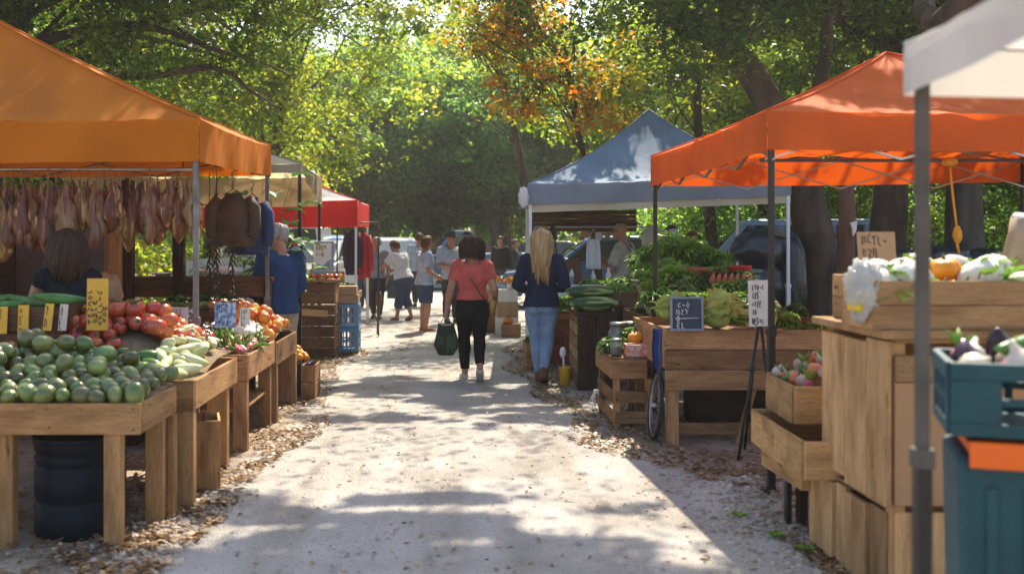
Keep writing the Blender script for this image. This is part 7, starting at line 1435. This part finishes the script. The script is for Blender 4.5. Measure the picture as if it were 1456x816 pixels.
# ================================================================== leaf litter and pebbles
def scatter_xy(n, rng, sparse=False):
    y = 4.2+rng.random(n)**1.5*11; side = rng.random(n)
    L_ = np.array([pl(v) for v in y]); R_ = np.array([pr(v) for v in y])
    d = np.abs(rng.normal(0, .32, n))-.10
    x = np.where(side < .40, L_-d*1.2, R_+np.where(y > 6.6, d*1.9-.22, d*1.3))
    if sparse: return rng.uniform(-1.4, 1.6, n), y
    k = vnoise(x*2.2+5, y*2.2, 21)*.6+vnoise(x*6, y*6, 22)*.4 > .42; x = np.where(k, x, x+np.where(x < 0, -1, 1)*rng.random(n)*1.6)
    return x, y
LITM = leafmat('dry_leaves', [(0, (.11, .055, .025)), (.4, (.24, .125, .055)), (.75, (.36, .22, .10)), (1, (.52, .37, .20))], .15, .6)
def litter(n, rng, sparse, size):
    x, y = scatter_xy(n, rng, sparse); P = np.stack([x, y, np.full(n, .014)+rng.random(n)*.014], 1)
    a = rng.random(n)*2*PI; d = np.stack([np.cos(a), np.sin(a), rng.normal(0, .18, n)], 1); w = np.stack([-np.sin(a), np.cos(a), rng.normal(0, .22, n)], 1); s = size*(.5+rng.random(n))
    L_, W_ = s[:, None], (s*.30)[:, None]; up = np.array([0, 0, 1.]); V = np.empty((n, 4, 3)); V[:, 0] = P-d*L_*.5; V[:, 1] = P+w*W_+up*W_*.5; V[:, 2] = P+d*L_*.5+up*L_*.1; V[:, 3] = P-w*W_+up*W_*.5
    return V
V = np.vstack([litter(17000, rng, False, .042), litter(900, rng, True, .032)])
o = npmesh('leaf_litter', V.reshape(-1, 3), np.arange(len(V)*4).reshape(-1, 4), LITM, np.repeat(np.clip(rng.normal(.5, .25, len(V)), 0, 1), 4), None, (0, 8, 0)); tag(o, 'dry brown leaves strewn along both path edges', 'leaf litter', kind='stuff')
ico = MB(); ico.ball((0, 0, 0), 1, 7, 5); IV = np.array(ico.v); IF = np.array([list(f) for f in ico.f])
def stones(n, rng, smin, smax, sparse=False, near=False):
    x, y = scatter_xy(n, rng, sparse)
    if near: y = 4.0+rng.random(n)**1.3*2.8; x = np.where(rng.random(n) < .4, np.array([pl(v) for v in y])-np.abs(rng.normal(0, .3, n))+.1, np.array([pr(v) for v in y])+rng.normal(0, .30, n)-.02)
    s = smin+(smax-smin)*rng.random(n)**2.5; a = rng.random(n)*2*PI; k = rng.uniform(.65, 1.2, (n, 3)); k[:, 2] *= .6
    loc = IV[None]*k[:, None, :]*s[:, None, None]; c, s2 = np.cos(a)[:, None], np.sin(a)[:, None]
    Q = np.stack([loc[..., 0]*c-loc[..., 1]*s2+x[:, None], loc[..., 0]*s2+loc[..., 1]*c+y[:, None], loc[..., 2]+s[:, None]*.25+.006], 2); return Q
Q = np.vstack([stones(6500, rng, .005, .026, near=True), stones(900, rng, .004, .02), stones(5000, rng, .003, .009, True)]); m_ = len(Q); nv = len(IV)
STONE = M('pale_pebble', (.50, .42, .33), .85, (.32, .25, .18), 2., tint=.6)
o = npmesh('pebbles', Q.reshape(-1, 3), (IF[None]+np.arange(m_)[:, None, None]*nv).reshape(-1, 4), STONE, np.repeat(rng.uniform(-.7, .5, m_), nv), None, (0, 7, 0), True); tag(o, 'pale pebbles loose along the path edges', 'pebbles', kind='stuff')
for i, (x, y) in enumerate(((1.70, 5.35), (1.62, 5.75), (1.78, 5.1))):
    m = MB()
    for k in range(16): a = k*2.4; leaf_sheet(m, (0, 0, .0), (math.cos(a)*.8, math.sin(a)*.8, .7), (0, 0, 1), U(.04, .08), .025, .8, .05, 0, U(-.4, .4), seed=k)
    o = m.build('weed', LEAFG); o.location = (x, y, .008); tag(o, ['small green weed at the foot of the plank box', 'small green weed under the long tray', 'low green weed nearest the plank box corner'][i], 'weed')
# ================================================================== thin luminous air
hz = MB(); hz.box((0, 37, 10.5), (150, 92, 23)); hz = hz.build('haze', None); hz.data.materials.clear()
hm = bpy.data.materials.new('haze_air'); t = nt(hm); t.nodes.remove(t.nodes['Principled BSDF']); pv = t.nodes.new('ShaderNodeVolumePrincipled'); pv.inputs['Color'].default_value = (.95, .95, .88, 1); pv.inputs['Density'].default_value = HAZE; pv.inputs['Anisotropy'].default_value = .45
t.links.new(pv.outputs[0], t.nodes['Material Output'].inputs['Volume']); hz.data.materials.append(hm); tag(hz, 'pale sunlit haze filling the air of the market', 'haze', kind='stuff')
# ================================================================== sky, sun, camera
w = bpy.data.worlds.new('World'); sc.world = w; w.use_nodes = True; N = w.node_tree.nodes; L = w.node_tree.links
sky = N.new('ShaderNodeTexSky'); sky.sky_type = 'NISHITA'; sky.sun_disc = False; sky.sun_elevation = R(SUN_EL); sky.sun_rotation = R(SUN_AZ); sky.dust_density = 2.0; sky.air_density = 1.0
L.new(sky.outputs[0], N['Background'].inputs['Color']); N['Background'].inputs['Strength'].default_value = .15
sl = bpy.data.lights.new('sun', 'SUN'); sl.energy = 5.0; sl.angle = R(.53); sl.color = (1, .89, .72); so = bpy.data.objects.new('sun', sl); COL.objects.link(so); so.rotation_euler = SUN.to_track_quat('Z', 'Y').to_euler(); so.location = SUN*60
cam = bpy.data.cameras.new('camera'); co = bpy.data.objects.new('camera', cam); COL.objects.link(co); co.location = (0, 0, EYE); co.rotation_euler = (PI/2, 0, 0)
cam.sensor_width = 36; cam.lens = 36; cam.shift_x = (728-CX)/F; cam.shift_y = -(408-HY)/F; cam.clip_start = .05; cam.clip_end = 1000
cam.dof.use_dof = True; cam.dof.focus_distance = 10.5; cam.dof.aperture_fstop = 1.9
sc.camera = co
vs_ = sc.view_settings; vs_.view_transform = 'Standard'; vs_.look = 'None'; vs_.exposure = 1.08; vs_.gamma = 1; vs_.use_curve_mapping = False
sc.render.engine = 'CYCLES'; cy = sc.cycles; cy.use_denoising = True; cy.max_bounces = 8; cy.transparent_max_bounces = 6; cy.diffuse_bounces = 4; cy.glossy_bounces = 3; cy.transmission_bounces = 5; cy.sample_clamp_indirect = 6; cy.caustics_reflective = False; cy.caustics_refractive = False; cy.use_adaptive_sampling = True; cy.adaptive_threshold = .015
